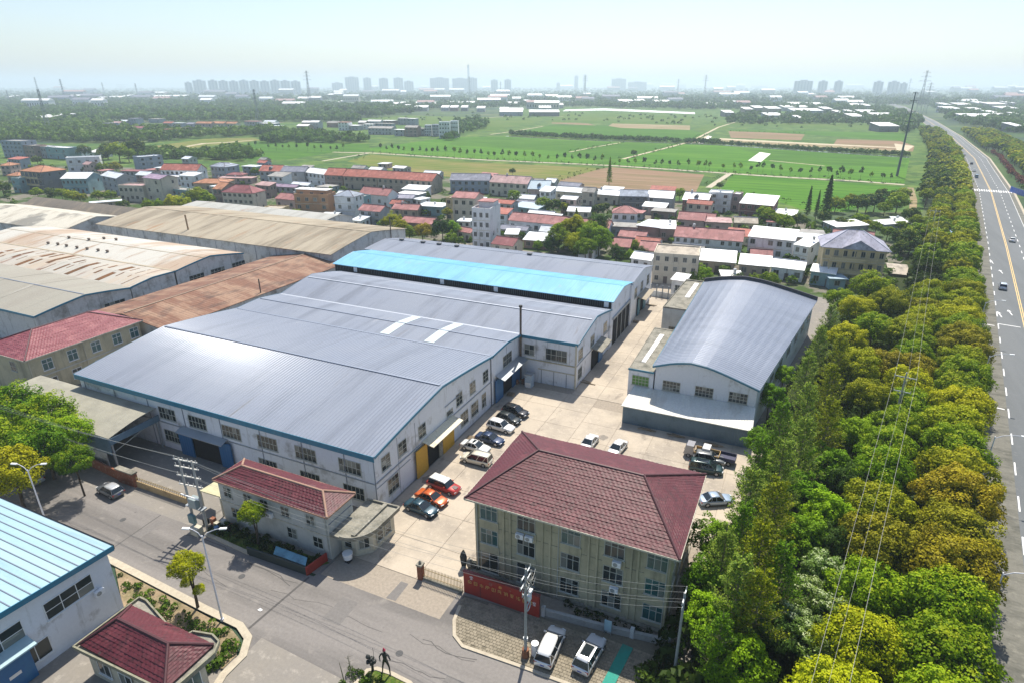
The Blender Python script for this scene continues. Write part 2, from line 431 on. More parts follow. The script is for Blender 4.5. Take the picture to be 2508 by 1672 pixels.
field('wheat_field', [(1893, 397), (2060, 406), (2215, 410), (2224, 390), (1960, 372), (1800, 362), (1835, 372)], F_green)
field('wheat_field', [(1795, 428), (2205, 457), (2212, 496), (2100, 505), (2080, 520), (1960, 512), (1900, 492), (1840, 480), (1765, 466)], F_bright)
field('grass_field', [(850, 396), (905, 379), (1180, 399), (1470, 412), (1400, 440), (1330, 452), (1180, 440), (1000, 425)], F_olive)
field('stubble_field', [(1370, 442), (1470, 414), (1500, 410), (1725, 428), (1705, 470), (1540, 470), (1370, 458)], F_brown)
field('ploughed_field', [(1355, 298), (1440, 303), (1460, 308), (1350, 303)], F_brown)
field('ploughed_field', [(1500, 303), (1690, 308), (1690, 319), (1520, 314), (1490, 309)], F_tan)
field('ploughed_field', [(1784, 322), (1972, 328), (1962, 344), (1790, 338)], F_brown)
field('ploughed_field', [(1760, 341), (1990, 353), (2210, 366), (2200, 372), (1990, 360), (1760, 349)], F_tan)
field('ploughed_field', [(2050, 341), (2205, 346), (2240, 358), (2236, 372), (2200, 368), (2040, 356)], F_brown)
field('meadow', [(1780, 318), (2215, 326), (2215, 345), (1975, 330), (1785, 320)], F_green)
field('meadow', [(1330, 300), (1500, 303), (1690, 306), (1700, 286), (1480, 277), (1380, 278)], F_dull)
field('meadow', [(1700, 318), (1780, 320), (1790, 308), (2200, 320), (2200, 308), (1950, 302), (1740, 302)], F_dull)
field('meadow', [(880, 290), (1000, 284), (1220, 288), (1330, 290), (1310, 300), (1200, 322), (1100, 318), (1010, 306), (900, 300)], F_dull)
field('bare_lot', [(1692, 352), (1712, 349), (1738, 330), (1728, 334)], F_pale)
field('bare_lot', [(1764, 339), (1990, 351), (2215, 362), (2213, 364), (1990, 354), (1760, 342)], F_pale)
field('concrete_pad', [(1832, 394), (1861, 373), (1888, 377), (1864, 397)], mat('bright_concrete_pad', (.72, .70, .64), .9, fine=.05))
field('concrete_pad', [(1710, 351), (1735, 333), (1744, 335), (1722, 353)], MATS['bright_concrete_pad'])
field('greenhouse_strip', [(1378, 273), (1385, 269), (1480, 266), (1702, 276), (1702, 280), (1480, 271)], mat('plastic_film', (.7, .72, .7), .4, fine=.1))
field('bare_lot', [(2190, 352), (2240, 358), (2222, 370), (2196, 368)], F_pale)
# field edges
ribbon('farm_path', S((2215, 453), (2100, 444), (1900, 433), (1768, 424), (1500, 406), (1180, 392), (905, 375)), 4.4, -.045, M_kerb)
ribbon('farm_path', S((905, 375), (815, 373)), 4, -.045, M_kerb)
ribbon('farm_path', S((905, 375), (860, 383), (790, 395)), 3, -.043, M_kerb)
ribbon('farm_path', S((1735, 460), (1790, 424)), 3.4, -.041, M_kerb)
ribbon('dirt_track', S((1525, 390), (1600, 371), (1690, 348), (1725, 330), (1760, 312), (1800, 300)), 3, -.05, F_pale)
ribbon('dirt_track', S((1395, 373), (1450, 362), (1520, 350)), 2.2, -.048, F_pale)
ribbon('dirt_track', S((1330, 310), (1260, 322), (1200, 330)), 3.0, -.048, F_pale)
ribbon('dirt_track', S((1885, 394), (1960, 401), (2020, 407)), 2.2, -.048, F_pale)
ribbon('dirt_track', S((400, 370), (470, 357), (500, 352), (560, 349), (620, 344)), [3, 5, 8, 6, 4], -.048, F_pale)
ribbon('dirt_track', S((2230, 460), (2238, 490), (2235, 520)), 3, -.04, F_tan)
ribbon('canal', S((1240, 334), (1400, 342), (1640, 351), (1760, 355), (1960, 369), (2228, 386)), 6, -.052, M_water)
ribbon('farm_path', S((1180, 290), (1260, 285), (1380, 286)), 5, -.05, M_kerb)

# village and works ground
field('village_ground', [(0, 480), (0, 400), (560, 420), (900, 420), (1200, 445), (1480, 470), (1990, 530), (2230, 610), (2200, 720), (1960, 720), (1480, 700), (900, 600), (0, 700)], M_dirt_town)
sheet('works_ground', [(-260, 41.3), (-28, 41.3), (-28, 44), (0, 46), (4, 90), (12, 175), (-60, 190), (-260, 190)], -.03, M_yard_asph)

# ------------------------------------------------------------------ the high road on the right
KL = [(8, -25), (15.6, 15), (22.5, 56), (25.7, 74.3), (31.7, 109.3), (41.4, 167.2), (57.6, 264.4), (80.5, 408.7), (106, 600), (128, 850), (150, 1200), (185, 2000), (190, 3000), (150, 4200), (-150, 6200)]
KL = [Vector((a, b, 0)) for a, b in KL]
def koff(off, i0=0, i1=None):
    out = []
    for i in range(len(KL)):
        d = (KL[min(i + 1, len(KL) - 1)] - KL[max(i - 1, 0)]).normalized()
        out.append(KL[i] + Vector((d.y, -d.x, 0)) * off)
    return out[i0:i1]
def kpoint(dist, off):
    """point at distance along the left kerb, off metres to its right, and the heading"""
    d = dist
    for i in range(len(KL) - 1):
        s = (KL[i + 1] - KL[i]).length
        if d <= s or i == len(KL) - 2:
            u = (KL[i + 1] - KL[i]).normalized()
            return KL[i] + u * d + Vector((u.y, -u.x, 0)) * off, math.atan2(-u.x, u.y)
        d -= s
def yk(y):
    """distance along the kerb for world y"""
    d = 0
    for i in range(len(KL) - 1):
        a, b = KL[i], KL[i + 1]
        if a.y <= y <= b.y: return d + (y - a.y) / (b.y - a.y) * (b - a).length
        d += (b - a).length
    return d
RW = 19.0
ribbon('highway', koff(RW / 2), RW, 0.0, M_highway)
ribbon('road_shoulder', koff(2.1, 0, 9), 4.0, .004, M_shoulder)
ribbon('road_shoulder', koff(RW - 1.0, 0, 9), 1.8, .004, M_shoulder)
ribbon('highway_verge', koff(-.35), .7, .02, M_kerb, h=.10)
ribbon('highway_verge', koff(RW + .5), 1.0, .02, M_kerb, h=.10)
ribbon('centre_line', koff(9.3, 0, 12), .18, .008, M_yellow_paint)
ribbon('centre_line', koff(9.7, 0, 12), .18, .008, M_yellow_paint)
ribbon('edge_line', koff(17.2, 0, 12), .15, .008, M_white_paint)
dash = MB()
d = yk(40)
while d < yk(900):
    for off in (4.3, 13.4):
        a, h = kpoint(d, off); b, h = kpoint(d + 4, off)
        dash.add([(a.x - .1, a.y, .008), (a.x + .1, a.y, .008), (b.x + .1, b.y, .008), (b.x - .1, b.y, .008)], [(0, 1, 2, 3)])
    d += 10
dash.build('lane_dash_marking', M_white_paint, kind='structure')
zb = MB()
for k in range(17):
    a, h = kpoint(yk(408), 1.2 + k * 1.05); b, h = kpoint(yk(415), 1.2 + k * 1.05)
    zb.add([(a.x, a.y, .010), (a.x + .55, a.y, .010), (b.x + .55, b.y, .010), (b.x, b.y, .010)], [(0, 1, 2, 3)])
zb.build('zebra_crossing', M_white_paint, kind='structure')
st = MB()
for (yy, o0, o1) in ((170, .2, 3.6), (172, 4.4, 8.6), (170, 9.9, 14), (122, .2, 3.8)):
    a, h = kpoint(yk(yy), o0); b, h = kpoint(yk(yy), o1)
    st.add([(a.x, a.y, .010), (b.x, b.y, .010), (b.x, b.y + .35, .010), (a.x, a.y + .35, .010)], [(0, 1, 2, 3)])
for (yy, o) in ((178, 5.2), (181, 7.4), (236, 5), (224, 7)):       # worn arrows in the lanes
    a, h = kpoint(yk(yy), o)
    x, y = a.x, a.y
    st.add([(x - .12, y, .010), (x + .12, y, .010), (x + .12, y + 3, .010), (x - .12, y + 3, .010), (x - .5, y + 3, .0101), (x + .5, y + 3, .0101), (x, y + 4.4, .0101)], [(0, 1, 2, 3), (4, 5, 6)])
st.build('stop_line_marking', M_white_paint, kind='structure')
ribbon('side_road', [(99, 412), (150, 424), (260, 440)], 9, -.02, M_highway)

# ------------------------------------------------------------------ the town road, kerbs, yards
sheet('town_road', [(-200, 34.2), (-67.7, 33.0), (-51.7, 32.3), (-46.6, 32.2), (-44.6, 31.4), (-43.4, 29.6), (-43.5, 27.0), (-43.6, 14), (-29, 14), (-26, 18), (-31.7, 33.0), (-14, 33.0), (6, 32.5), (12, 33), (14, 41), (-13, 39.7), (-24.4, 39.4), (-26.5, 41.4), (-27.2, 44.2), (-28, 45.2), (-33.5, 45.2), (-43.9, 45.2), (-44.5, 40.9), (-54, 40.5), (-64, 41.1), (-64, 48), (-78, 48), (-200, 47)], 0.0, M_road)
sheet('side_yard', [(-78.5, 41.4), (-64.3, 41.4), (-63.9, 52.9), (-103, 52.9), (-103, 44), (-95, 42)], .004, M_yard_asph)
sheet('works_apron', [(-43.4, 32), (-31.7, 31.5), (-30, 14), (-43.4, 14)], .004, M_yard_asph)
sheet('gatehouse_yard', [(-60, 10), (-43.4, 10), (-43.4, 27), (-44, 29.4), (-47, 30.9), (-60, 29)], -.004, M_yard_asph)
# long straight joint across the road and pale patches
ribbon('road_joint', [(-45.5, 32.3), (-44.9, 40.6)], .28, .005, mat('tar_joint', (.10, .095, .09), .9, fine=.1))
ribbon('road_joint', [(-70, 33.4), (-70.4, 41.3)], .15, .005, MATS['tar_joint'])
ribbon('kerb', [(-200, 34.2), (-67.7, 33.0), (-51.7, 32.3), (-46.6, 32.2), (-44.6, 31.4), (-43.4, 29.6), (-43.4, 27.2), (-42.8, 25.5)], .8, 0, M_kerb, h=.12)
ribbon('kerb', [(-62.5, 41.1), (-54, 40.65)], .5, 0, M_kerb, h=.12)
ribbon('kerb', [(-27.0, 44.0), (-26.6, 42.0), (-25.6, 40.3), (-24.2, 39.5), (-18, 39.75), (-10, 39.9)], .35, 0, M_kerb, h=.12)
isl = [at(820 + a / 10.32, 1520 + b / 10.32) for a, b in ((560, 1568), (830, 1250), (1060, 1210), (1430, 1330), (1900, 1568))]
isl = [isl[0] + Vector((-1.5, -3, 0))] + isl + [isl[-1] + Vector((3.5, -2, 0))]
sheet('grass_island', isl, .05, mat('rough_grass', (.075, .13, .02), .95, 0, [((.17, .17, .05), .9, .45, .65, None), ((.03, .06, .01), 2.0, .5, .7, None)], bump=(8, .6), fine=.3))
ribbon('kerb', isl, .4, 0, M_kerb, h=.12)
M_grass = MATS['rough_grass']
sheet('garden_bed', [(-66.5, 32.4), (-51.7, 31.7), (-47, 31.5), (-45.2, 30.9), (-44.0, 29.3), (-44.0, 27.6), (-60.2, 28.9)], .06, M_soil)
sheet('grass_verge', [(-4.5, 46.3), (4, 46), (9, 33), (-9.5, 39.9), (-7.3, 42)], .02, M_grass)
sheet('front_bed', [(-62, 41.3), (-53.6, 41.0), (-46, 41.2), (-44.2, 43.4), (-62, 43.4)], .03, M_grass)
tarm = MATS['tar_joint']; rt = random.Random(31)
for k in range(16):      # cracks sealed with tar
    x0, y0 = rt.uniform(-100, -10), rt.uniform(33.4, 40.5); pts = [(x0, y0)]
    for j in range(5): pts.append((pts[-1][0] + rt.uniform(.6, 2.2), min(40.8, max(33.3, pts[-1][1] + rt.uniform(-.5, .5)))))
    ribbon('tar_crack', pts, rt.uniform(.04, .09), .0055 + k * .0001, tarm)
pm_ = mat('asphalt_repair', (.175, .165, .155), .92, 0, [((.17, .16, .15), 1.0, .5, .7, None)], fine=.15)
for k, (a, b, c_, d_) in enumerate(((-88, -84.5, 36.2, 39), (-58.5, -56, 34, 35.6), (-39.5, -37.2, 36.4, 39.8), (-24, -20.8, 34.2, 36.0), (-70, -68.6, 37, 40.4), (-35, -33.8, 41.6, 44.4), (-40.5, -38.4, 24, 27))):
    sheet('asphalt_repair', [(a, c_), (b, c_ + .1), (b - .1, d_), (a + .1, d_)], .0062 + k * .0002, pm_)
om_ = mat('oil_stain', (.20, .175, .145), .8, fine=.2)
for k in range(14):      # dark stains where cars stand
    cx_, cy_ = rt.choice([(-40, 52), (-40.5, 60), (-39.5, 75), (-30, 58), (-26, 84), (-12, 76), (-35, 90), (-30, 110)]); cx_ += rt.uniform(-3, 3); cy_ += rt.uniform(-4, 4)
    r0 = rt.uniform(.3, 1.0)
    if cx_ < -43.6 or (-28.5 < cx_ < -5 and cy_ < 65): continue
    sheet('oil_stain', [(cx_ + math.cos(i * .63) * r0 * rt.uniform(.6, 1.2), cy_ + math.sin(i * .63) * r0 * rt.uniform(.6, 1.3)) for i in range(10)], .0655 + k * .0002, om_)
# painted green strip and brick parking bay
ribbon('green_strip', DD((1442, 1484), (1395, 1575)), 1.1, .085, M_green_carpet, h=.03)
sheet('parking_bay', [(-27.2, 44.2), (-26.5, 41.6), (-25.5, 40.2), (-24.2, 39.6), (-8.2, 39.9), (-5.0, 46.6), (-5.3, 48), (-18.6, 46.2), (-27.4, 45.5)], .008, mat('bay_bedding', (.17, .15, .11), .95, fine=.2))
pv = MB(); rnd = random.Random(3)
x = -27.0
def in_poly(px, py, P):
    c = False; n = len(P)
    for i in range(n):
        x1, y1, x2, y2 = P[i][0], P[i][1], P[(i + 1) % n][0], P[(i + 1) % n][1]
        if (y1 > py) != (y2 > py) and px < (x2 - x1) * (py - y1) / (y2 - y1) + x1: c = not c
    return c
bay = [(-27.2, 44.0), (-26.5, 41.8), (-25.3, 40.1), (-24.2, 39.75), (-8.4, 40.1), (-5.4, 46.4), (-18.6, 46.0), (-27.4, 45.2)]
for i in range(52):
    for j in range(20):
        x0 = -27.4 + i * .44 + (j % 2) * .22; y0 = 39.7 + j * .35
        if in_poly(x0 + .2, y0 + .16, bay) and rnd.random() > .01:
            pv.box(x0, x0 + .40, y0, y0 + .31, .01, .05 + rnd.random() * .02)
pv.build('paving_blocks', M_paver, kind='stuff')
# concrete slabs of the yard, each poured bay on its own
slab_me = MB().box(-.5, .5, -.5, .5, -.05, .0).mesh('concrete_slab', M_slab)
yard = empty('works_yard', (0, 0, 0)); yard['kind'] = 'structure'
sheet('yard_joint_bed', [(-44, 41.5), (-28.1, 41.5), (-28.1, 46), (2, 50), (5, 92), (-20, 93), (-16, 165), (-34, 175), (-44, 175)], .004, M_joint)
def slab(x0, x1, y0, y1):
    o = inst('concrete_slab', slab_me, yard, ((x0 + x1) / 2, (y0 + y1) / 2, .055 + rnd.random() * .006), 0, (x1 - x0 - .05, y1 - y0 - .05, 1))
xs = [-44.1, -39.2, -33.6, -28.05]
for j, y in enumerate([45.4 + 5.6 * k for k in range(9)]):
    for i in range(3): slab(xs[i], xs[i + 1], y, y + 5.6)
for j, y in enumerate([64.8 + 5.6 * k for k in range(5)]):
    for i in range(5): slab(-28.05 + i * 6, -28.05 + (i + 1) * 6, y, y + 5.6)
for y in [49 + 5.2 * k for k in range(3)]: slab(-4.6, 1.5, y, y + 5.2)
for j in range(14):
    y = 96 + 5.6 * j
    for i in range(2): slab(-33.0 + i * 4.8, -33.0 + (i + 1) * 4.8, y, y + 5.6)
slab(-33.6, -28.05, 90.2, 95.9); slab(-23.4 + 0, -17, 112, 117.6)

# ------------------------------------------------------------------ haze
hz = MB().box(-16500, 16500, -3400, 16500, -1.2, 190).mesh('haze', [])
hm = bpy.data.materials.new('haze'); hm.use_nodes = True
ht = hm.node_tree; ht.nodes.clear()
pvn = ht.nodes.new('ShaderNodeVolumePrincipled')
pvn.inputs['Color'].default_value = (.76, .89, 1.0, 1)
pvn.inputs['Density'].default_value = 2.0e-4
pvn.inputs['Anisotropy'].default_value = 0.25
hout = ht.nodes.new('ShaderNodeOutputMaterial')
ht.links.new(pvn.outputs[0], hout.inputs['Volume'])
hz.materials.append(hm)
tag(inst('haze', hz), kind='stuff')

# ================================================================== HALLS AND SHEDS
PK = .78
def arc(z0, z1, rise, n=8, t0=0.0, t1=1.0):
    """curved roof profile from (t0,z0) to (t1,z1) with a rise in the middle"""
    return [(t0 + (t1 - t0) * i / n, z0 + (z1 - z0) * i / n + rise * ((1 - PK) * (1 - (2 * i / n - 1) ** 2) + PK * (1 - abs(2 * i / n - 1)))) for i in range(n + 1)]

class Hall:
    def __init__(s, name, label, cat, c00, c10, c01, c11, prof, roofm, wallm, over=.35, thick=.14, trim=None, ribs=None,
                 ribm=None, walls='fblr', panel=None, group=None, skirt=0.0, gable_z0=0.0, root=None, uo=None, trim_h=.5, ribw=2.6, ribh=.04):
        s.c = [Vector((p[0], p[1], 0)) for p in (c00, c10, c01, c11)]
        s.prof = prof
        s.root = root or empty(name, (c00[0], c00[1], 0), 0, label, cat, group)
        uo = over if uo is None else uo
        Lu = (s.c[1] - s.c[0]).length; Lv = (s.c[2] - s.c[0]).length
        s.Lu, s.Lv = Lu, Lv
        # extended profile for the roof skin
        def ext(pr):
            (ta, za), (tb, zb) = pr[0], pr[1]; (tc, zc), (td, zd) = pr[-2], pr[-1]
            e = over / Lv
            return [(ta - e, za - (zb - za) / (tb - ta) * e)] + pr[1:-1] + [(td + e, zd + (zd - zc) / (td - tc) * e)]
        ep = ext(prof); s.ep = ep
        u0, u1 = -uo / Lu, 1 + uo / Lu
        def strip(mb, ua, ub, zt=0.0, mi=0, segs=None):
            vs = []; fs = []
            n = len(ep)
            for u in (ua, ub):
                for (t, z) in ep:
                    p = s.p(u, t); vs.append((p.x, p.y, z + thick + zt))
                for (t, z) in ep:
                    p = s.p(u, t); vs.append((p.x, p.y, z + .01 + zt))
            m = 2 * n
            for i in range(n - 1):
                fs.append((i, m + i, m + i + 1, i + 1)); fs.append((n + i + 1, m + n + i + 1, m + n + i, n + i))
                fs.append((i + 1, n + i + 1, n + i, i)); fs.append((m + i, m + n + i, m + n + i + 1, m + i + 1))
            fs.append((0, n, m + n, m)); fs.append((n - 1, m + n - 1, m + 2 * n - 1, 2 * n - 1))
            mb.add(vs, fs, mi)
        if panel:
            k = max(1, round(Lu / panel)); rr = random.Random(int(Lu * 7))
            for i in range(k):
                mb = MB(); strip(mb, u0 + (u1 - u0) * i / k, u0 + (u1 - u0) * ((i + 1) / k) - .02 / Lu, rr.random() * .05)
                mb.build('roof_panel', roofm, s.root)
        else:
            mb = MB(); strip(mb, u0, u1); mb.build('roof', roofm, s.root)
        if ribs:
            mb = MB(); k = int(Lu / ribs)
            for i in range(k + 1):
                u = u0 + (u1 - u0) * i / k; du = .035 / Lu
                vs = []
                for (t, z) in ep:
                    for uu, dz in ((u - du * ribw, .0), (u - du * .6, ribh), (u + du * .6, ribh), (u + du * ribw, .0)):
                        p = s.p(uu, t); vs.append((p.x, p.y, z + thick + .002 + dz))
                fs = []
                for j in range(len(ep) - 1):
                    a, b = j * 4, j * 4 + 4
                    fs += [(a, a + 1, b + 1, b), (a + 1, a + 2, b + 2, b + 1), (a + 2, a + 3, b + 3, b + 2)]
                mb.add(vs, fs)
            mb.build('roof_rib', ribm or roofm, s.root, kind='stuff')
        # walls
        def zt(t):
            for (ta, za), (tb, zb) in zip(prof[:-1], prof[1:]):
                if ta - 1e-6 <= t <= tb + 1e-6: return za + (zb - za) * (t - ta) / (tb - ta)
            return prof[-1][1]
        s.zt = zt
        th = .2
        def w_side(t, inward):
            mb = MB(); a, b = s.p(0, t), s.p(1, t); q = (s.p(0, t + inward * th / Lv) - a)
            z = zt(t) - .02
            mb.hexa([(a.x, a.y, skirt), (b.x, b.y, skirt), (b.x + q.x, b.y + q.y, skirt), (a.x + q.x, a.y + q.y, skirt)],
                    [(a.x, a.y, z), (b.x, b.y, z), (b.x + q.x, b.y + q.y, z), (a.x + q.x, a.y + q.y, z)])
            mb.build('wall', wallm, s.root)
        def w_gable(u, inward):
            mb = MB(); ts = [t for t, z in prof]
            e0, e1 = th / Lv + .0005, 1 - th / Lv - .0005
            ts = sorted(set([e0, e1] + [t for t in ts if e0 < t < e1]))
            ui = u + inward * th / Lu
            for ta, tb in zip(ts[:-1], ts[1:]):
                pts = [s.p(u, ta), s.p(u, tb), s.p(ui, tb), s.p(ui, ta)]
                zz = [zt(ta), zt(tb), zt(tb), zt(ta)]
                if inward < 0: order = [0, 1, 2, 3]
                else: order = [1, 0, 3, 2]
                mb.hexa([(pts[i].x, pts[i].y, gable_z0) for i in order], [(pts[i].x, pts[i].y, zz[i] - .01) for i in order])
            mb.build('gable_wall', wallm, s.root)
        if 'f' in walls: w_side(0, 1)
        if 'b' in walls: w_side(1, -1)
        if 'l' in walls: w_gable(0, 1)
        if 'r' in walls: w_gable(1, -1)
        # fascia boards
        if trim:
            mb = MB()
            (t, z) = ep[0]; a, b = s.p(u0, t - .06 / Lv), s.p(u1, t - .06 / Lv)
            mb.bar((a.x, a.y, z + thick - trim_h / 2 + .02), (b.x, b.y, z + thick - trim_h / 2 + .02), .07, trim_h)
            mb.build('eave_fascia', trim, s.root)
            for uu in (u0 - .05 / Lu, u1 + .05 / Lu):
                mb = MB()
                for (ta, za), (tb, zb) in zip(ep[:-1], ep[1:]):
                    a, b = s.p(uu, ta), s.p(uu, tb)
                    hh = .34
                    q = (s.p(uu + .06 / Lu, ta) - a)
                    mb.hexa([(a.x, a.y, za + thick - hh), (a.x + q.x, a.y + q.y, za + thick - hh), (b.x + q.x, b.y + q.y, zb + thick - hh), (b.x, b.y, zb + thick - hh)],
                            [(a.x, a.y, za + thick + .05), (a.x + q.x, a.y + q.y, za + thick + .05), (b.x + q.x, b.y + q.y, zb + thick + .05), (b.x, b.y, zb + thick + .05)])
                mb.build('verge_fascia', trim, s.root)
        s.thick = thick
    def p(s, u, t):
        c = s.c
        return (c[0] * (1 - u) + c[1] * u) * (1 - t) + (c[2] * (1 - u) + c[3] * u) * t
    def line(s, name, t, m, w=.3, h=.12, ua=0.0, ub=1.0):
        """cap or flashing running along the hall on the roof at t"""
        z = s.zt(t) + s.thick + h / 2 - .01
        a, b = s.p(ua, t), s.p(ub, t)
        MB().bar((a.x, a.y, z), (b.x, b.y, z), w, h).build(name, m, s.root)
    def patch(s, name, ua, ub, ta, tb, m, dz=.07, n=8):
        mb = MB(); vs = []; fs = []
        for i in range(n + 1):
            t = ta + (tb - ta) * i / n; z = s.zt(t) + s.thick
            for u in (ua, ub):
                p = s.p(u, t); vs.append((p.x, p.y, z + dz))
            for u in (ua, ub):
                p = s.p(u, t); vs.append((p.x, p.y, z + .004))
        for i in range(n):
            a, b = i * 4, i * 4 + 4
            fs += [(a, a + 1, b + 1, b), (a + 2, a, b, b + 2), (a + 1, a + 3, b + 3, b + 1)]
        fs += [(0, 2, 3, 1), (n * 4, n * 4 + 1, n * 4 + 3, n * 4 + 2)]
        mb.add(vs, fs); return mb.build(name, m, s.root)

# windows: a frame with mullions (part) holding panes (sub-parts); facing -Y at rz 0
WIN = {}
def win_meshes(w, h, nx, ny, fm, gm_, split=None, sill=True):
    key = (round(w, 2), round(h, 2), nx, ny, fm.name, gm_.name, split)
    if key in WIN: return WIN[key]
    fr = MB(); b = .07; d0, d1 = -.05, .02
    fr.box(-w / 2, w / 2, d0, d1, 0, b); fr.box(-w / 2, w / 2, d0, d1, h - b, h)
    fr.box(-w / 2, -w / 2 + b, d0, d1, b, h - b); fr.box(w / 2 - b, w / 2, d0, d1, b, h - b)
    m = .035
    xs = [-w / 2 + b + (w - 2 * b) * i / nx for i in range(nx + 1)]
    zs = [b + (h - 2 * b) * (i / ny if split is None else [0, split, 1][i]) for i in range(ny + 1)]
    for x in xs[1:-1]: fr.box(x - m, x + m, d0 + .012, d1, b, h - b)
    for z in zs[1:-1]: fr.box(-w / 2 + b, w / 2 - b, d0 + .018, d1, z - m, z + m)
    if sill: fr.box(-w / 2 - .08, w / 2 + .08, -.14, 0, -.08, -.002)
    panes = []
    for i in range(nx):
        for j in range(ny):
            panes.append(((xs[i] + xs[i + 1]) / 2, zs[j], xs[i + 1] - xs[i], zs[j + 1] - zs[j]))
    pm = {}
    for p in panes:
        k = (round(p[2], 3), round(p[3], 3))
        if k not in pm: pm[k] = MB().box(-p[2] / 2 + .01, p[2] / 2 - .01, -.02, .0, .01, p[3] - .01).mesh('pane', gm_)
    WIN[key] = (fr.mesh('window', fm), panes, pm)
    return WIN[key]
def window(root, x, y, z, rz, w, h, nx=2, ny=2, fm=None, gm_=None, split=None, panes=True, sill=True):
    """world coordinates; root is unrotated"""
    fm = fm or M_frame; gm_ = gm_ or M_glass
    me, ps, pm = win_meshes(w, h, nx, ny, fm, gm_, split, sill)
    L = root.location
    o = inst('window', me, root, (x - L[0], y - L[1], z - L[2]), rz)
    if panes:
        for (px, pz, pw, ph) in ps:
            inst('pane', pm[(round(pw, 3), round(ph, 3))], o, (px, -.0, pz))
    else:
        k = ('one', round(w, 2), round(h, 2), gm_.name)
        if k not in WIN: WIN[k] = MB().box(-w / 2 + .05, w / 2 - .05, -.02, 0, .05, h - .05).mesh('pane', gm_)
        inst('pane', WIN[k], o)
    return o
def wallband(root, a, b, z, m, w=.1, h=.12, name='ledge'):
    MB().bar((a[0], a[1], z), (b[0], b[1], z), w, h).build(name, m, root)
def pilaster(root, x, y, z0, z1, m, w=.12, name='wall_joint'):
    MB().box(x - w / 2, x + w / 2, y - w / 2, y + w / 2, z0, z1).build(name, m, root)

# ------------------------------------------------------------------ the main works: four halls under one grey roof, one blue
X0, X1 = -102.5, -44.4
W1 = Hall('factory_hall', 'large white factory hall with wide glossy grey steel roof and yellow doors', 'factory',
          (X0, 53.3), (X1, 53.3), (X0, 86.0), (X1, 86.0), arc(9.0, 9.5, 2.0, 12), M_grey_roof, M_wall, trim=M_blue_trim, trim_h=.8, ribs=.56, ribh=.0395, ribm=M_rib, walls='flr', over=.4)
W1.line('ridge_cap', .5, M_seam, .35, .14)
W1.line('valley_gutter', .995, M_seam, .4, .10)
for u in (.33, .64): 
    z = 0
W1.patch('skylight', .56, .563, .5, .99, M_seam, .03)
W2 = Hall('factory_hall', 'low grey steel roof with two pale skylight strips between the big halls', 'factory',
          (X0, 86.05), (X1, 86.05), (X0, 98.0), (X1, 98.0), arc(9.5, 9.1, .5, 8), M_grey_roof, M_wall, trim=M_blue_trim, ribs=.56, ribh=.02, walls='lr', over=.02, uo=.4)
W2.line('ridge_cap', .5, M_seam, .3, .12)
W2.line('roof_flashing', .985, M_seam_light, .5, .06)
M_sky = mat('frosted_skylight', (.46, .53, .53), .5, 0, fine=.06)
W2.patch('skylight', .60, .635, .04, .96, M_sky, .075)
W2.patch('skylight', .765, .80, .04, .96, M_sky, .075)
W3 = Hall('factory_hall', 'longest grey roofed factory hall, projecting past the chimney into the yard', 'factory',
          (X0, 98.05), (-33.2, 98.05), (X0, 119.0), (-33.2, 119.0), arc(9.0, 8.8, 1.9, 12), M_grey_roof, M_wall, trim=M_blue_trim, trim_h=.6, ribs=.56, ribh=.02, walls='fblr', over=.05, uo=.4)
W3.line('ridge_cap', .42, M_seam_light, .4, .12)
W3.line('roof_flashing', .80, M_seam_light, .2, .05)
BX0 = -105.5
W4 = Hall('factory_hall', 'bright blue curved factory roof above a dark band of louvres', 'factory',
          (BX0, 119.6), (-33.0, 119.6), (BX0, 135.2), (-33.0, 135.2), arc(10.35, 10.2, 1.2, 10), M_blue_roof, M_wall, ribs=.56, walls='lr', over=.35)
W4.line('ridge_seam', .52, mat('blue_seam', (.07, .3, .42), .5, fine=.05), .2, .07)
# clerestory band under the blue eave
r = W4.root
MB().box(BX0 + .02, -33.22, 119.62, 119.82, 0.0, 10.33).build('wall', M_dark, r)
lv = MB().box(-.06, .06, -.08, 0, 0, 1.25).mesh('louvre', mat('dark_louvre', (.035, .055, .065), .5, .2, objvar=.5, fine=.1))
for i in range(144): inst('louvre', lv, r, (.3 + i * .5, .0, 9.05))
for xx in (-99, -74, -60, -34.2):
    MB().box(xx - .5, xx + .5, 119.45, 119.55, 9.05, 10.2).build('white_panel', M_white_roof, r)
W5 = Hall('factory_hall', 'grey factory roof with small black roof vents behind the blue roof', 'factory',
          (-108, 135.25), (-32.9, 135.25), (-108, 155.4), (-32.9, 155.4), arc(10.2, 9.0, 1.4, 10), M_grey_roof, M_wall, ribs=.56, walls='blr', over=.02, uo=.35)
W5.line('ridge_seam', .5, M_seam, .2, .09)
vent = MB(); vent.box(-.5, .5, -.35, .35, 0, .35); vent.box(-.65, .65, -.5, .5, .35, .5)
vme = vent.mesh('roof_vent', mat('dark_vent_cowl', (.05, .055, .06), .6, fine=.1))
for u in (.07, .165, .235, .31, .60):
    p = W5.p(u, .5); inst('roof_vent', vme, W5.root, (p.x + 108, p.y - 135.25, W5.zt(.5) + .1))

# front of the first hall
r = W1.root
for i, x in enumerate([-101.4 + .0, -94.2, -86.6, -79.0, -71.4, -63.8, -56.3, -49.2, -44.5]):
    pilaster(r, x, 53.28, 0, 8.7, M_seam, .10)
for x in (-82.6, -76.2, -69.4, -62.6, -55.8, -48.4): window(r, x, 53.28, 5.2, 0, 3.6, 2.0, 5, 2)
for x in (-82.6, -63.2, -55.6, -48.2): window(r, x, 53.28, 1.3, 0, 3.4, 2.0, 5, 2)
wallband(r, (X0, 53.22), (X1, 53.22), 4.55, M_steel_grey, .12, .10, 'pipe_run')
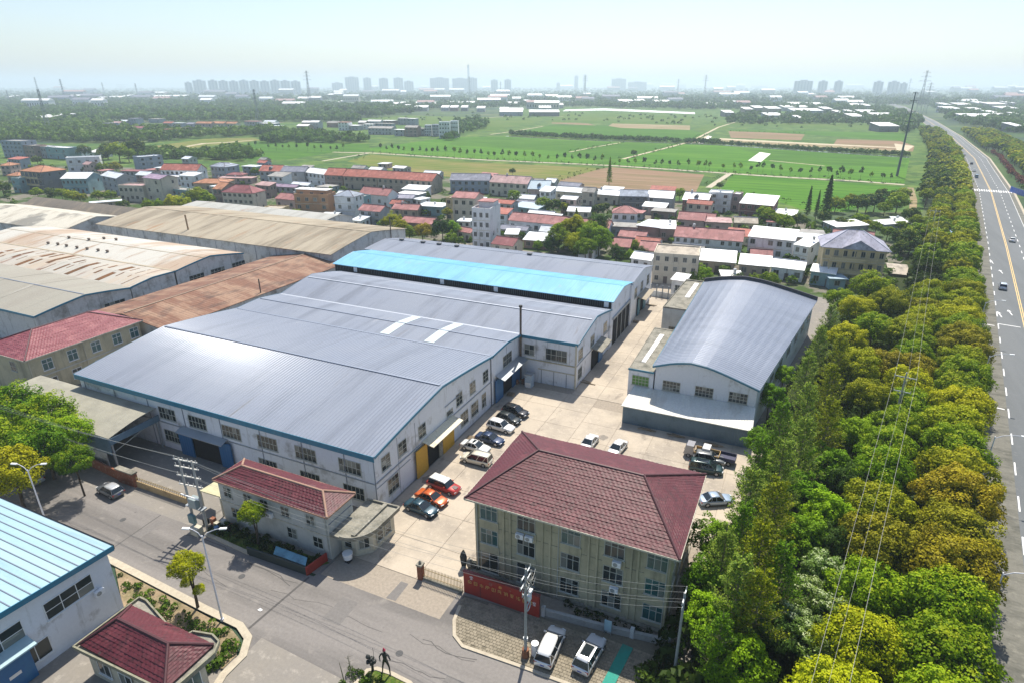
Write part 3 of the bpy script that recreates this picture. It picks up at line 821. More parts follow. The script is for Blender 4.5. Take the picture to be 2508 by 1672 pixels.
# blue door with canopy in the front
dx0, dx1 = -78.2, -71.6
MB().box(dx0, dx1, 53.12, 53.29, 0, 4.3).build('door_opening', M_dark, r)
for a, b in ((dx0 - 2.2, dx0 + .5), (dx1 - .4, dx1 + 1.9)):
    MB().box(a, b, 52.75, 52.95, .1, 4.3).build('sliding_door', M_blue_door, r)
MB().hexa([(dx0 - 1.6, 51.9, 4.35), (dx1 + 1.2, 51.9, 4.35), (dx1 + 1.2, 53.2, 4.75), (dx0 - 1.6, 53.2, 4.75)],
          [(dx0 - 1.6, 51.9, 4.45), (dx1 + 1.2, 51.9, 4.45), (dx1 + 1.2, 53.2, 4.85), (dx0 - 1.6, 53.2, 4.85)]).build('door_canopy', M_steel_grey, r)
# right gable of the first halls (facing +X)
E = PI / 2
gx = X1 + .02
for y in (55.6, 59.4, 64.3, 75.0, 79.4, 84.0): window(r, gx, y, 5.6, E, 1.9, 2.1, 2, 3)
for y in (56.8, 76.4, 79.9): window(r, gx, y, 1.3, E, 2.4, 2.4, 3, 3)
window(r, gx, 72.0, 5.3, E, 1.8, .9, 3, 1); window(r, gx, 83.2, 1.2, E, 1.5, 2.6, 2, 3)
wallband(r, (X1 + .08, 53.3), (X1 + .08, 86), 4.75, M_steel_grey, .14, .12, 'pipe_run')
wallband(r, (X1 + .05, 53.3), (X1 + .05, 61), 3.9, M_steel_grey, .08, .06, 'pipe_run')
for y in (58.3, 86.2, 62.6, 92.3): pilaster(r, X1 + .01, y, 0, 8.8, M_seam, .05)
wallband(r, (X1 + .1, 70.6), (X1 + .1, 75), 7.3, M_steel_grey, .1, .08, 'pipe_run')
# yellow doors and canopy
MB().box(X1 - .05, X1 + .12, 64.6, 70.0, 0, 4.4).build('door_opening', M_dark, r)
for a, b in ((61.9, 64.7), (69.0, 72.3)):
    MB().box(X1 + .3, X1 + .45, a, b, .1, 4.5).build('sliding_door', M_yellow, r)
MB().box(X1 + .3, X1 + .42, 67.9, 68.9, .1, 4.3).build('inner_door', M_concrete_old, r)
c = MB(); c.hexa([(X1 + .1, 64.0, 4.9), (X1 + 2.0, 64.0, 4.45), (X1 + 2.0, 72.6, 4.45), (X1 + .1, 72.6, 4.9)],
                 [(X1 + .1, 64.0, 5.0), (X1 + 2.0, 64.0, 4.55), (X1 + 2.0, 72.6, 4.55), (X1 + .1, 72.6, 5.0)])
c.build('door_canopy', mat('cream_canopy_sheet', (.62, .57, .42), .6, 0, [((.35, .25, .12), 1.0, .55, .75, None)], wave=('Y', .5, .4)), r)
# gable of the second hall: teal window, sloping canopy and blue doors
r = W2.root
window(r, gx, 92.6, 5.2, E, 3.6, 2.2, 5, 2)
MB().box(X1 - .05, X1 + .12, 88.6, 97.6, 0, 4.3).build('door_opening', M_dark, r)
for a, b in ((87.0, 89.9), (93.8, 97.2)): MB().box(X1 + .3, X1 + .45, a, b, .1, 4.4).build('sliding_door', M_blue_door, r)
c = MB(); c.hexa([(X1 + .1, 87.6, 5.0), (X1 + 1.9, 87.6, 4.4), (X1 + 1.9, 97.7, 4.4), (X1 + .1, 97.7, 5.0)],
                 [(X1 + .1, 87.6, 5.1), (X1 + 1.9, 87.6, 4.5), (X1 + 1.9, 97.7, 4.5), (X1 + .1, 97.7, 5.1)])
c.build('door_canopy', M_steel_grey, r)
# projecting end of the third hall
r = W3.root
window(r, -42.4, 98.03, 5.3, 0, 2.0, 2.1, 2, 2); window(r, -37.0, 98.03, 5.0, 0, 4.2, 2.3, 4, 2)
wallband(r, (X1 + .2, 97.98), (-33.2, 97.98), 4.55, M_beige_wall, .16, .18); wallband(r, (-40.6, 97.98), (-33.2, 97.98), 2.9, M_cornice, .14, .16)
for x in (-39.9, -37.4, -34.9): pilaster(r, x, 98.0, 0, 2.9, M_seam, .09)
for x in (-41, -38.8, -36.5, -34.4): pilaster(r, x, 98.02, 4.7, 8.7, M_seam, .04)
pilaster(r, -33.15, 97.98, 0, 8.8, M_cornice, .28, 'corner_post'); pilaster(r, -33.15, 119.0, 0, 8.8, M_wall, .5, 'corner_post')
rx = -33.18
for y in (100.6, 107.6): window(r, rx, y, 5.0, E, 2.4, 2.3, 3, 2)
window(r, rx, 116.0, 4.8, E, 2.4, 2.3, 3, 2); window(r, rx, 100.6, 1.2, E, 2.2, 2.2, 3, 2)
wallband(r, (rx + .04, 98.1), (rx + .04, 118.7), 4.4, M_steel_grey, .12, .16)
MB().box(rx - .05, rx + .12, 107.4, 111.8, 0, 3.9).build('door_opening', M_dark, r)
MB().box(rx + .25, rx + .4, 111.2, 113.9, .1, 4.0).build('sliding_door', M_blue_door, r)
c = MB(); c.hexa([(rx, 107, 4.7), (rx + 2.2, 107, 4.2), (rx + 2.2, 113.8, 4.2), (rx, 113.8, 4.7)], [(rx, 107, 4.85), (rx + 2.2, 107, 4.35), (rx + 2.2, 113.8, 4.35), (rx, 113.8, 4.85)])
c.build('door_canopy', M_concrete_old, r)
# chimney pipe at the inner corner, boiler cabinet and bins below it
ch = empty('chimney_pipe', (-44.0, 97.6, 0), 0, 'thin rusty chimney pipe standing in the corner of the white factory halls', 'chimney')
MB().tube([(-44.0, 97.6, 0), (-44.0, 97.6, 14.6)], .2, 10).build('pipe', mat('sooty_pipe', (.09, .075, .06), .8, .2, [((.2, .1, .05), 1, .5, .7, None)]), ch)
MB().tube([(-44.0, 97.6, 14.6), (-44.0, 97.6, 14.95)], .33, 10).build('cap', M_black, ch)
bc = empty('storage_cabinet', (-41.3, 95.6, 0), 0, 'pale blue cabinet with a grey top beside the chimney corner', 'cabinet')
MB().box(-42.0, -40.7, 95.0, 96.4, 0, 2.6).build('cabinet_body', mat('pale_blue_box', (.36, .46, .55), .6, 0, [(RUST, 1.2, .6, .8, None)]), bc)
MB().box(-42.1, -40.6, 94.9, 96.5, 2.6, 2.7).build('cabinet_lid', M_steel_grey, bc)
MB().box(-41.9, -40.8, 94.96, 95.0, .1, 1.1).build('cabinet_door', M_white_paint, bc)
sb = empty('scrap_pile', (-43.2, 96.2, 0), 0, 'dark rusty scrap and drums heaped under the corner of the hall', 'scrap')
rr = random.Random(5)
for i in range(5):
    x, y = -43.9 + rr.random() * 1.5, 94.6 + rr.random() * 2.4
    MB().tube([(x, y, 0), (x, y, .9)], .3, 10).build('drum', mat('rusty_drum', (.22, .10, .05), .8, 0, objvar=.5), sb)
# far gables: blue hall open bay, grey hall door and windows
r = W4.root
MB().box(-33.02, -32.9, 121.2, 134.2, 0, 6.0).build('open_bay', M_dark, r)
wallband(r, (-32.85, 120.6), (-32.85, 134.9), 6.2, M_steel_grey, .3, .5, 'lintel')
MB().box(-33.0, -32.6, 134.2, 135.6, 0, 9.8).build('bay_post', M_wall, r)
for y in (124, 127.4, 130.8): pilaster(r, -32.9, y, 0, 6, M_steel_grey, .25, 'bay_post')
r = W5.root
for y in (139.5, 145.2, 151.6): window(r, -32.88, y, 5.2, E, 2.3, 2.6, 2, 3)
MB().box(-32.9, -32.78, 141.9, 148.2, 0, 4.2).build('door_opening', M_dark, r)
for a, b in ((141.2, 143.2), (146.6, 149)): MB().box(-32.6, -32.45, a, b, .1, 4.3).build('sliding_door', mat('teal_door', (.05, .17, .22), .6), r)
c = MB(); c.hexa([(-32.88, 141, 4.9), (-30.6, 141, 4.4), (-30.6, 149.4, 4.4), (-32.88, 149.4, 4.9)], [(-32.88, 141, 5.0), (-30.6, 141, 4.5), (-30.6, 149.4, 4.5), (-32.88, 149.4, 5.0)])
c.build('door_canopy', M_beige_old, r)

# ------------------------------------------------------------------ arched warehouse with lean-to and flat annexes
pab = []
for i_ in range(15):
    t_ = i_ / 14; pk_ = .34
    lin = 9.2 + 1.5 * t_ / pk_ if t_ < pk_ else 10.7 - 2.7 * (t_ - pk_) / (1 - pk_)
    pab.append((t_, lin + .45 * math.sin(PI * t_) - .35 * math.exp(-((t_ - pk_) / .12) ** 2)))
AB = Hall('arched_warehouse', 'warehouse with shiny arched steel roof and white gable beside the tree belt', 'warehouse',
          (-18.0, 94.6), (-17.8, 145.6), (-1.9, 94.9), (5.6, 145.3), pab, M_grey_roof_y, M_wall, trim=M_blue_trim, ribs=.7, ribm=M_rib, ribw=3.6, ribh=.03, walls='fblr', over=.4, trim_h=.35)
# (here the hall runs away from the camera: its near gable is the 'left' one)
r = AB.root
for x in (-15.2, -9.9, -4.6): 
    y = 94.6 + max(0, (x + 18) / 16.1 * .3)
    window(r, x, y - .02, 5.0, R(.8), 2.9, 1.8, 5, 3, gm_=M_glass)
tf = MB()
for (ta, za), (tb, zb) in zip(AB.ep[:-1], AB.ep[1:]):       # dark raised rim at the far end
    a, b = AB.p(1.012, ta), AB.p(1.012, tb)
    tf.hexa([(a.x, a.y, za), (a.x, a.y + .4, za), (b.x, b.y + .4, zb), (b.x, b.y, zb)], [(a.x, a.y, za + .9), (a.x, a.y + .4, za + .9), (b.x, b.y + .4, zb + .9), (b.x, b.y, zb + .9)])
tf.build('end_parapet', mat('dark_parapet', (.05, .05, .06), .8), r)
for k in range(7):
    p = AB.p(.08 + .14 * k, 1.0); window(r, p.x + .03, p.y, 4.6, E - R(8), 3.0, 1.6, 4, 2)
LT = empty('lean_to_shed', (-21.6, 89.4, 0), 0, 'lean-to with white sheet roof and teal corrugated front below the arched warehouse', 'shed')
c = MB(); c.hexa([(-22.1, 89.3, 3.25), (-1.6, 89.5, 3.25), (-1.8, 94.8, 4.7), (-21.4, 94.5, 4.7)], [(-22.1, 89.3, 3.37), (-1.6, 89.5, 3.37), (-1.8, 94.8, 4.82), (-21.4, 94.5, 4.82)])
c.build('roof', mat('cream_white_sheet', (.66, .66, .60), .55, 0, [((.5, .46, .38), .4, .5, .75, (1, .2, 1))], wave=('X', .4, .5)), LT)
c = MB(); c.hexa([(-21.8, 89.7, 0), (-1.8, 89.9, 0), (-1.8, 90.05, 0), (-21.8, 89.85, 0)], [(-21.8, 89.7, 3.25), (-1.8, 89.9, 3.25), (-1.8, 90.05, 3.28), (-21.8, 89.85, 3.28)]); c.build('front_wall', M_teal_sheet, LT)
c = MB()
for i in range(64): c.box(-21.7 + i * .31, -21.62 + i * .31, 89.66 + i * .003, 89.74 + i * .003, .05, 3.2)
c.build('wall_rib', M_teal_sheet, LT, kind='stuff')
c = MB(); c.hexa([(-21.9, 89.86, 0), (-21.75, 89.86, 0), (-21.2, 94.5, 0), (-21.4, 94.5, 0)], [(-21.9, 89.86, 3.3), (-21.75, 89.86, 3.3), (-21.2, 94.5, 4.6), (-21.4, 94.5, 4.6)]); c.build('side_wall', M_teal_sheet, LT)
c = MB(); c.hexa([(-1.95, 90.06, 0), (-1.8, 90.06, 0), (-1.9, 94.8, 0), (-2.1, 94.8, 0)], [(-1.95, 90.06, 3.3), (-1.8, 90.06, 3.3), (-1.9, 94.8, 4.6), (-2.1, 94.8, 4.6)]); c.build('side_wall', M_teal_sheet, LT)
def flat_block(name, label, cat, pts, h, wm, rm, par=.35, pw=.25, strips=()):
    r = empty(name, (pts[0][0], pts[0][1], 0), 0, label, cat)
    MB().prism(pts, 0, h).build('wall', wm, r)
    cx = sum(p[0] for p in pts) / len(pts); cy = sum(p[1] for p in pts) / len(pts)
    inn = [(p[0] + (cx - p[0]) * .04, p[1] + (cy - p[1]) * .04) for p in pts]
    MB().prism(inn, h + .004, h + .12).build('roof', rm, r)
    c = MB(); n = len(pts)
    for i in range(n):
        a, b, a2, b2 = pts[i], pts[(i + 1) % n], inn[i], inn[(i + 1) % n]
        c.hexa([(a[0], a[1], h + .003), (b[0], b[1], h + .003), (b2[0], b2[1], h + .003), (a2[0], a2[1], h + .003)],
               [(a[0], a[1], h + par), (b[0], b[1], h + par), (b2[0], b2[1], h + par), (a2[0], a2[1], h + par)])
    c.build('parapet', M_concrete_old, r)
    return r
A1 = flat_block('flat_annex', 'annex with mossy brown flat roof and one pale strip, joined to the arched warehouse', 'annex', [(-22.5, 94.6), (-18.25, 94.6), (-18.15, 115.2), (-22.9, 115.2)], 7.7, M_wall, M_concrete_old, par=.2)
MB().hexa([(-21.2, 98, 7.83), (-20.5, 98, 7.83), (-20.3, 112, 7.83), (-21.1, 112, 7.83)], [(-21.2, 98, 7.9), (-20.5, 98, 7.9), (-20.3, 112, 7.9), (-21.1, 112, 7.9)]).build('roof_strip', M_white_paint, A1)
wallband(A1, (-22.6, 94.5), (-18.2, 94.5), 7.75, M_blue_trim, .08, .35, 'eave_fascia')
window(A1, -20.4, 94.58, 5.0, 0, 2.9, 1.8, 5, 3, gm_=mat('green_tinted_glass', (.06, .2, .02), .3))
A2 = flat_block('flat_annex', 'concrete annex with cracked grey flat roof standing behind the mossy one', 'annex', [(-24.2, 129), (-18.2, 129), (-18.2, 152), (-23.4, 152)], 7.3, M_grey_render, M_concrete_old)
MB().hexa([(-21.2, 138, 7.44), (-20.2, 138, 7.44), (-20.0, 150, 7.44), (-21.0, 150, 7.44)], [(-21.2, 138, 7.5), (-20.2, 138, 7.5), (-20.0, 150, 7.5), (-21.0, 150, 7.5)]).build('roof_strip', M_white_paint, A2)
window(A2, -21.4, 128.97, 1.6, 0, 2.4, 1.8, 2, 2)

# ------------------------------------------------------------------ open shed on the left and the old works behind
SH = empty('open_shed', (-109, 45.5, 0), 0, 'open-sided shed with khaki curved sheet roof behind the street trees', 'shed')
c = MB(); rowz = []
ns = 8
vs = []; fs = []
for i in range(ns + 1):
    t = i / ns; y = 45.4 + (53.1 - 45.4) * t; z = 5.6 + 1.1 * math.sin(t * PI * .55) 
    for x in (-113, -84.7):
        vs.append((x, y, z)); vs.append((x, y, z + .1))
for i in range(ns):
    a, b = i * 4, i * 4 + 4
    fs += [(a + 1, a + 3, b + 3, b + 1), (a, b, b + 2, a + 2), (a, a + 1, b + 1, b), (a + 2, b + 2, b + 3, a + 3)]
fs += [(0, 2, 3, 1), (ns * 4, ns * 4 + 1, ns * 4 + 3, ns * 4 + 2)]
c.add(vs, fs); c.build('roof', mat('khaki_ribbed_roof', (.30, .285, .225), .85, 0, [((.22, .21, .17), .3, .45, .7, None)], wave=('X', .4, .5), fine=.06), SH)
MB().box(-84.8, -84.6, 45.4, 53.2, 4.6, 5.6).build('side_fascia', M_teal_sheet, SH)
MB().box(-113, -84.7, 45.3, 45.4, 3.0, 5.6).build('front_fascia', M_teal_sheet, SH)
MB().box(-113, -86.5, 45.45, 45.6, 0, 3.0).build('front_wall', M_wall_old, SH)
for x, y in ((-84.9, 45.7), (-84.9, 52.8), (-98, 45.7), (-98, 52.8)): MB().box(x - .12, x + .12, y - .12, y + .12, 0, 5.6).build('post', M_steel_grey, SH)
MB().box(-113, -112.8, 45.7, 53, 0, 5.6).build('back_wall', M_dark, SH)
MB().bar((-84.9, 45.7, 3.2), (-84.9, 52.8, 5.0), .08).build('brace', M_frame, SH)

# the old works on the left, corners read from the survey
def hall_px(name, label, a, b, c_, h, prof, roofm, wallm, **kw):
    """a: near right eave corner, b: near left eave corner, c_: far right eave corner, all survey pixels at height h"""
    A, B, C = at(*a, h), at(*b, h), at(*c_, h)
    x0, x1, y0, y1 = B.x, (A.x + C.x) / 2, (A.y + B.y) / 2, C.y
    return Hall(name, label, 'old factory', (x0, y0), (x1, y0), (x0, y1), (x1, y1), prof, roofm, wallm, **kw)
zA = zr(0, 600, 2.8)
# front old halls whose blue-edged gables face right
def q(a, b, z): p = zr(0, 600, 2.8)(a, b, z); return p
g0, g1, g2, g3 = q(250, 490, 7.5), q(880, 295, 7.5), q(1240, 200, 8.0), q(1680, 60, 8.0)
xg = (g0.x + g1.x) / 2
H6 = Hall('old_factory', 'old hall with beige cement roof and blue edged gable behind the maroon roof house', 'old factory',
          (-230, g0.y), (xg, g0.y), (-230, g1.y), (xg, g1.y), arc(7.5, 7.6, 1.4, 8), mat('dusty_beige_roof', (.27, .255, .21), .8, 0, [((.24, .22, .18), .2, .45, .7, (1.3, .1, 1)), ((.46, .44, .39), .1, .6, .7, (1, .1, 1))], wave=('X', .9, .3)), M_wall_old, trim=M_blue_trim, walls='fblr', panel=6)
H6.line('ridge_seam', .5, M_seam, .25, .1)
xg2 = (g1.x + g2.x) / 2
H7 = Hall('old_factory', 'old hall with rust streaked white panel roof, lower slope of the pair', 'old factory',
          (-230, g1.y + .05), (xg, g1.y + .05), (-230, g2.y), (xg, g2.y), arc(7.6, 8.4, .5, 4), M_rusty_white, M_wall_old, trim=M_blue_trim, walls='lr', panel=3.4, over=.1)
H8 = Hall('old_factory', 'old hall with whitish roof carrying a row of round vents', 'old factory',
          (-230, g2.y + .05), (xg, g2.y + .05), (-230, g3.y), (xg, g3.y), arc(8.4, 8.0, 1.6, 8), mat('bleached_roof', (.45, .435, .385), .8, 0, [((.36, .275, .20), .05, .46, .54, (1, .3, 1)), ((.27, .17, .10), .5, .56, .70, (1, .07, 1))], wave=('X', .8, .3)), M_wall_old, trim=M_blue_trim, walls='blr', panel=8, over=.1)
rr = random.Random(2)
M_str = mat('rust_stain_sheet', (.17, .085, .04), .9, 0, [((.08, .05, .03), .8, .45, .7, (1, .3, 1))], fine=.2)
for k in range(17):
    u = 1 - (18 + k * 3.6 + rr.uniform(-.8, .8)) / (xg + 230) + .17; w_ = rr.choice([.35, .4, .9, 1.6]) / (xg + 230); t0 = rr.uniform(.02, .45) if k % 3 else .03
    if u + w_ < 1: H7.patch('rust_strip', u, u + w_, t0, rr.uniform(.6, .97), M_str, .055, 3)
H8.line('ridge_seam', .42, mat('tan_seam', (.35, .29, .2), .8), .3, .1)
H7.line('valley_gutter', 1.0, MATS['tan_seam'], .6, .12)
tv = MB(); tv.tube([(0, 0, 0), (0, 0, .5)], .35, 8); tv.tube([(0, 0, .5), (0, 0, .75)], [.5, .3], 8)
tvm = tv.mesh('round_vent', mat('brown_vent', (.16, .12, .09), .8))
for a in ((470, 1095), (565, 1105), (650, 1120), (752, 1137), (852, 1150), (960, 1165), (1050, 1178), (680, 1062), (875, 1083), (1022, 1070), (1140, 1078)):
    p = zr(0, 320, 4)(a[0], a[1], 9.6); L = H8.root.location
    t = min(max((p.y - g2.y) / (g3.y - g2.y), .03), .97)
    inst('round_vent', tvm, H8.root, (p.x - L[0], p.y - L[1], H8.zt(t) + .1))
for root, ys, z in ((H6.root, (g0.y + 5, ), 5.2), ):
    for x in (xg - 30, xg - 24, xg - 17): window(root, x, g0.y - .02, 3.5, 0, 3.2, 2.2, 4, 3)
for (a, b) in ((810, 420), ): 
    p = q(a, b, 4.5); window(H6.root, xg + .02, p.y, 4.0, E, 5, 1.6, 4, 2)
for (a, b) in ((1345, 240), (1485, 195), (1620, 150)):
    p = q(a, b, 4.5); window(H8.root, xg + .02, p.y, 4.4, E, 4.6, 1.7, 4, 2)
p = q(1090, 330, 3.2); window(H7.root, xg + .02, p.y, 2.4, E, 9, 1.2, 6, 1)
# long low rust-brown hall running away beside the main works
r0, r1, r2, r3 = q(1110, 560, 5), q(2340, 130, 5), q(760, 440, 5), q(1850, 80, 5)
RH = Hall('rusty_hall', 'long narrow hall with rust brown roof wedged between the old and new works', 'old factory',
          (-137, 77.0), (-137, 131), (-113.5, 77.0), (-113.5, 131), [(0, 6.4), (.5, 8.1), (1, 6.4)], M_rust_roof, M_wall_old, over=.5, panel=9)
RH.line('ridge_cap', .5, mat('pale_ridge_mortar', (.27, .20, .15), .9), .5, .12)
for k in range(12): window(RH.root, -113.47, 80 + k * 4.4, 3.9, E, 2.6, 1.3, 4, 2)
rp = empty('rusty_stack', tuple(q(1800, 400, 4)[:2]) + (0,), 0, 'short dark stove pipe rising beside the rust brown roof', 'chimney')
L = rp.location; MB().tube([(L[0], L[1], 0), (L[0], L[1], 10)], .14, 8).build('pipe', MATS['sooty_pipe'], rp)
# big pale old hall behind, gable to the right
w = zr(500, 320, 4)
a, b, c_ = w(1240, 1215, 9), zr(0, 320, 4)(890, 930, 9), w(1965, 965, 9)
BH = Hall('old_factory', 'huge pale cream cement roof hall with white streaked gable', 'old factory',
          (b.x, a.y), (a.x, a.y), (b.x, c_.y), (a.x, c_.y), arc(9.0, 9.0, 2.6, 10), M_beige_old, M_wall_old, over=.5, panel=7)
BH.line('ridge_seam', .5, MATS['tan_seam'], .5, .12)
for k in range(12): pilaster(BH.root, a.x - 4 - k * 8, a.y - .02, 0, 8.8, M_seam, .12)
for (x_, y_) in ((1460, 1280), (1815, 1150), (1910, 1110)):
    p = w(x_, y_, 4.5); window(BH.root, a.x + .02, p.y, 4, E, 3.6, 2.4, 3, 2)
for x_ in (-14, -20): window(BH.root, a.x + x_, a.y - .02, 3, 0, 2.4, 2.6, 2, 3)
p = w(1655, 1030, 8); 
sp_ = empty('steel_stack', (a.x + .5, p.y, 0), 0, 'thin dark stack clamped to the streaked gable of the cream hall', 'chimney')
MB().tube([(a.x + .5, p.y, 0), (a.x + .5, p.y, 14.5)], .16, 8).build('pipe', MATS['sooty_pipe'], sp_)
p = at(1880 / 4, 320 + 1120 / 4, 5)
s2 = empty('tan_stack', (p.x, p.y, 0), 0, 'tan chimney pipe in the lane before the cream roofed hall', 'chimney')
MB().tube([(p.x, p.y, 0), (p.x - .4, p.y, 14.5)], .25, 8).build('pipe', mat('tan_pipe', (.30, .2, .12), .9), s2)
# far back strip roof (grey) behind the cream hall and the two left-most old roofs
a2, b2 = w(1100, 880, 8.5), zr(0, 320, 4)(1520, 785, 8.5)
GH = Hall('old_factory', 'grey cement roof strip along the back of the cream hall', 'old factory',
          (b.x - 6, c_.y + .6), (a.x - 34, c_.y + .6), (b.x - 6, c_.y + 16), (a.x - 34, c_.y + 16), arc(8.4, 7.6, 1.3, 6), M_grey_old, M_wall_old, over=.3)
zz = zr(0, 320, 4)
a, b, c_ = zz(610, 985, 8), zz(0, 900, 8), zz(1320, 790, 8)
LH = Hall('old_factory', 'old hall with half pale half grey weathered roof at the left edge', 'old factory',
          (b.x - 25, a.y), (a.x, a.y), (b.x - 25, a.y + 24), (a.x, a.y + 24), arc(8, 8, 2.6, 8), mat('half_bleached_roof', (.5, .47, .39), .85, 0, [((.21, .2, .17), .05, .47, .54, None), ((.3, .26, .2), .3, .5, .7, (1.2, .2, 1))], wave=('X', .9, .3)), M_wall_old, over=.5, panel=9)
LH2 = Hall('old_factory', 'darkest brown weathered roof, farthest of the old works', 'old factory',
          (b.x - 30, a.y + 24.6), (a.x + 1, a.y + 24.6), (b.x - 30, c_.y + 1), (a.x + 1, c_.y + 1), arc(8, 8, 2.2, 8), M_brown_old, M_wall_old, over=.5, panel=9)

# ================================================================== TILED BUILDINGS
def tiled_face(mb, e0, e1, r0, r1, course=.36, pitch=.27, step=.040, wavy=.014, seed=0):
    """courses of tiles from the eave e0-e1 up to r0-r1 (r0 above e0), each course standing proud of the one above"""
    e0, e1, r0, r1 = map(Vector, (e0, e1, r0, r1))
    L = max((r0 - e0).length, (r1 - e1).length) if (r1 - r0).length < .01 else ((r0 + r1) / 2 - (e0 + e1) / 2).length
    nrm = (e1 - e0).cross((r0 + r1) / 2 - e0).normalized()
    if nrm.z < 0: nrm = -nrm
    rows = max(2, int(L / course)); rr = random.Random(seed)
    for k in range(rows):
        a, b = k / rows, min(1.0, (k + 1) / rows + .0)
        A0, A1 = e0.lerp(r0, a), e1.lerp(r1, a); B0, B1 = e0.lerp(r0, b), e1.lerp(r1, b)
        n = max(1, int((A1 - A0).length / pitch))
        jit = [(rr.random() - .5) * .02 for _ in range(n + 1)]
        ph = rr.random() * 6
        vs = []
        for i in range(n + 1):
            u = i / n; wv = (wavy if i % 2 else -wavy) + .014 * math.sin(u * (A1 - A0).length * .9 + ph) + jit[i]
            vs.append(A0.lerp(A1, u) + nrm * (step + wv + .03)); vs.append(B0.lerp(B1, u) + nrm * (wv * .6 + .03))
            vs.append(A0.lerp(A1, u) + nrm * (-.01))
        fs = []
        for i in range(n):
            a_, b_ = i * 3, i * 3 + 3
            fs += [(a_, b_, b_ + 1, a_ + 1), (a_ + 2, b_ + 2, b_, a_)]
        mb.add(vs, fs)
def hip_roof(root, x0, x1, y0, y1, z, rise, over, mtile, mridge, ridge_in=None, trim=None, course=.36, axis='x'):
    X0_, X1_, Y0_, Y1_ = x0 - over, x1 + over, y0 - over, y1 + over
    if ridge_in is None: ridge_in = (Y1_ - Y0_) / 2 if axis == 'x' else (X1_ - X0_) / 2
    if axis == 'x': ra, rb = (X0_ + ridge_in, (Y0_ + Y1_) / 2, z + rise), (X1_ - ridge_in, (Y0_ + Y1_) / 2, z + rise)
    else: ra, rb = ((X0_ + X1_) / 2, Y0_ + ridge_in, z + rise), ((X0_ + X1_) / 2, Y1_ - ridge_in, z + rise)
    c = [(X0_, Y0_, z), (X1_, Y0_, z), (X1_, Y1_, z), (X0_, Y1_, z)]
    if axis == 'x': faces = [(c[0], c[1], ra, rb), (c[1], c[2], rb, rb), (c[2], c[3], rb, ra), (c[3], c[0], ra, ra)]
    else: faces = [(c[0], c[1], ra, ra), (c[1], c[2], ra, rb), (c[2], c[3], rb, rb), (c[3], c[0], rb, ra)]
    # solid under the tiles
    base = MB(); zs = z - .16
    low = [(p[0], p[1], zs) for p in c]
    vs = low + [(p[0], p[1], z) for p in c] + [ra, rb]
    fl = [(0, 3, 2, 1), (0, 1, 5, 4), (1, 2, 6, 5), (2, 3, 7, 6), (3, 0, 4, 7)]
    fl += [(4, 5, 9, 8), (5, 6, 9), (6, 7, 8, 9), (7, 4, 8)] if axis == 'x' else [(4, 5, 8), (5, 6, 9, 8), (6, 7, 9), (7, 4, 8, 9)]
    base.add(vs, fl)
    rf = base.build('roof', mridge, root)
    for i, (a, b, r0, r1) in enumerate(faces):
        mb = MB(); tiled_face(mb, a, b, r0, r1, course, seed=i)
        L = root.location; mb.v = [(p[0] - L[0], p[1] - L[1], p[2] - L[2]) for p in mb.v]
        tag(inst('roof_tiles', mb.mesh('roof_tiles', mtile), rf), kind='stuff')
    rd = MB()
    rd.tube([ra, rb], .17, 7)
    def up(p): return (p[0], p[1], p[2] + .08)
    for i, p in enumerate(c):
        q_ = (ra if i in (0, 3) else rb) if axis == 'x' else (ra if i in (0, 1) else rb)
        rd.tube([up(p), up(q_)], .14, 7)
    rd.v = [(p[0] - root.location[0], p[1] - root.location[1], p[2] - root.location[2]) for p in rd.v]
    inst('ridge_tiles', rd.mesh('ridge_tiles', mridge), rf)
    if trim:
        t = MB(); w = .18
        for a, b in zip(c, c[1:] + c[:1]): t.bar((a[0], a[1], z - .06), (b[0], b[1], z - .06), w, .2)
        t.build('gutter', trim, root)
def ac_unit(parent, x, y, z, rz=0):
    if 'ac' not in WIN:
        m = MB(); m.box(-.45, .45, -.42, -.06, 0, .62); WIN['ac'] = m.mesh('air_conditioner', M_plastic_white)
        f = MB(); f.tube([(-.12, -.43, .31), (-.12, -.45, .31)], .24, 12); WIN['acf'] = f.mesh('fan_grille', M_steel_grey)
    L = parent.location
    o = inst('air_conditioner', WIN['ac'], parent, (x - L[0], y - L[1], z), rz); inst('fan_grille', WIN['acf'], o)

# ------------------------------------------------------------------ the three-storey office
OF = empty('office_building', (-27.9, 49.6, 0), 0, 'three-storey beige office with big maroon hipped tile roof behind the red sign wall', 'office')
ox0, ox1, oy0, oy1 = -27.9, -6.2, 49.6, 63.4
for nm, (a, b, c_, d) in (('wall', (ox0, ox1, oy0, oy0 + .25)), ('wall', (ox0, ox1, oy1 - .25, oy1)), ('wall', (ox0, ox0 + .25, oy0 + .26, oy1 - .26)), ('wall', (ox1 - .25, ox1, oy0 + .26, oy1 - .26))):
    MB().box(a, b, c_, d, 0, 10.2).build(nm, M_beige_wall, OF)
hip_roof(OF, ox0, ox1, oy0, oy1, 10.3, 3.1, .85, M_tile_red, M_tile_ridge, ridge_in=5.6, trim=M_cornice)
cols = [-26.2, -21.7, -16.6, -11.9, -7.5]
for i, x in enumerate(cols):
    for k, z in enumerate((1.0, 4.3, 7.6)):
        gl = M_glass_teal if i in (0, 4) or (k == 2 and i == 2) else M_glass
        if k == 0 and i in (0, 1): window(OF, x, oy0 - .02, .3, 0, 2.2, 3.0, 2, 2, M_frame, M_glass, split=.72, panes=True)
        else: window(OF, x, oy0 - .02, z, 0, 2.15, 2.05, 3, 2, M_frame, gl, split=.68)
        MB().box(x - 1.2, x + 1.2, oy0 - .09, oy0 - .004, z + 2.1, min(z + 3.2, 10.1)).build('spandrel', M_beige_wall, OF)
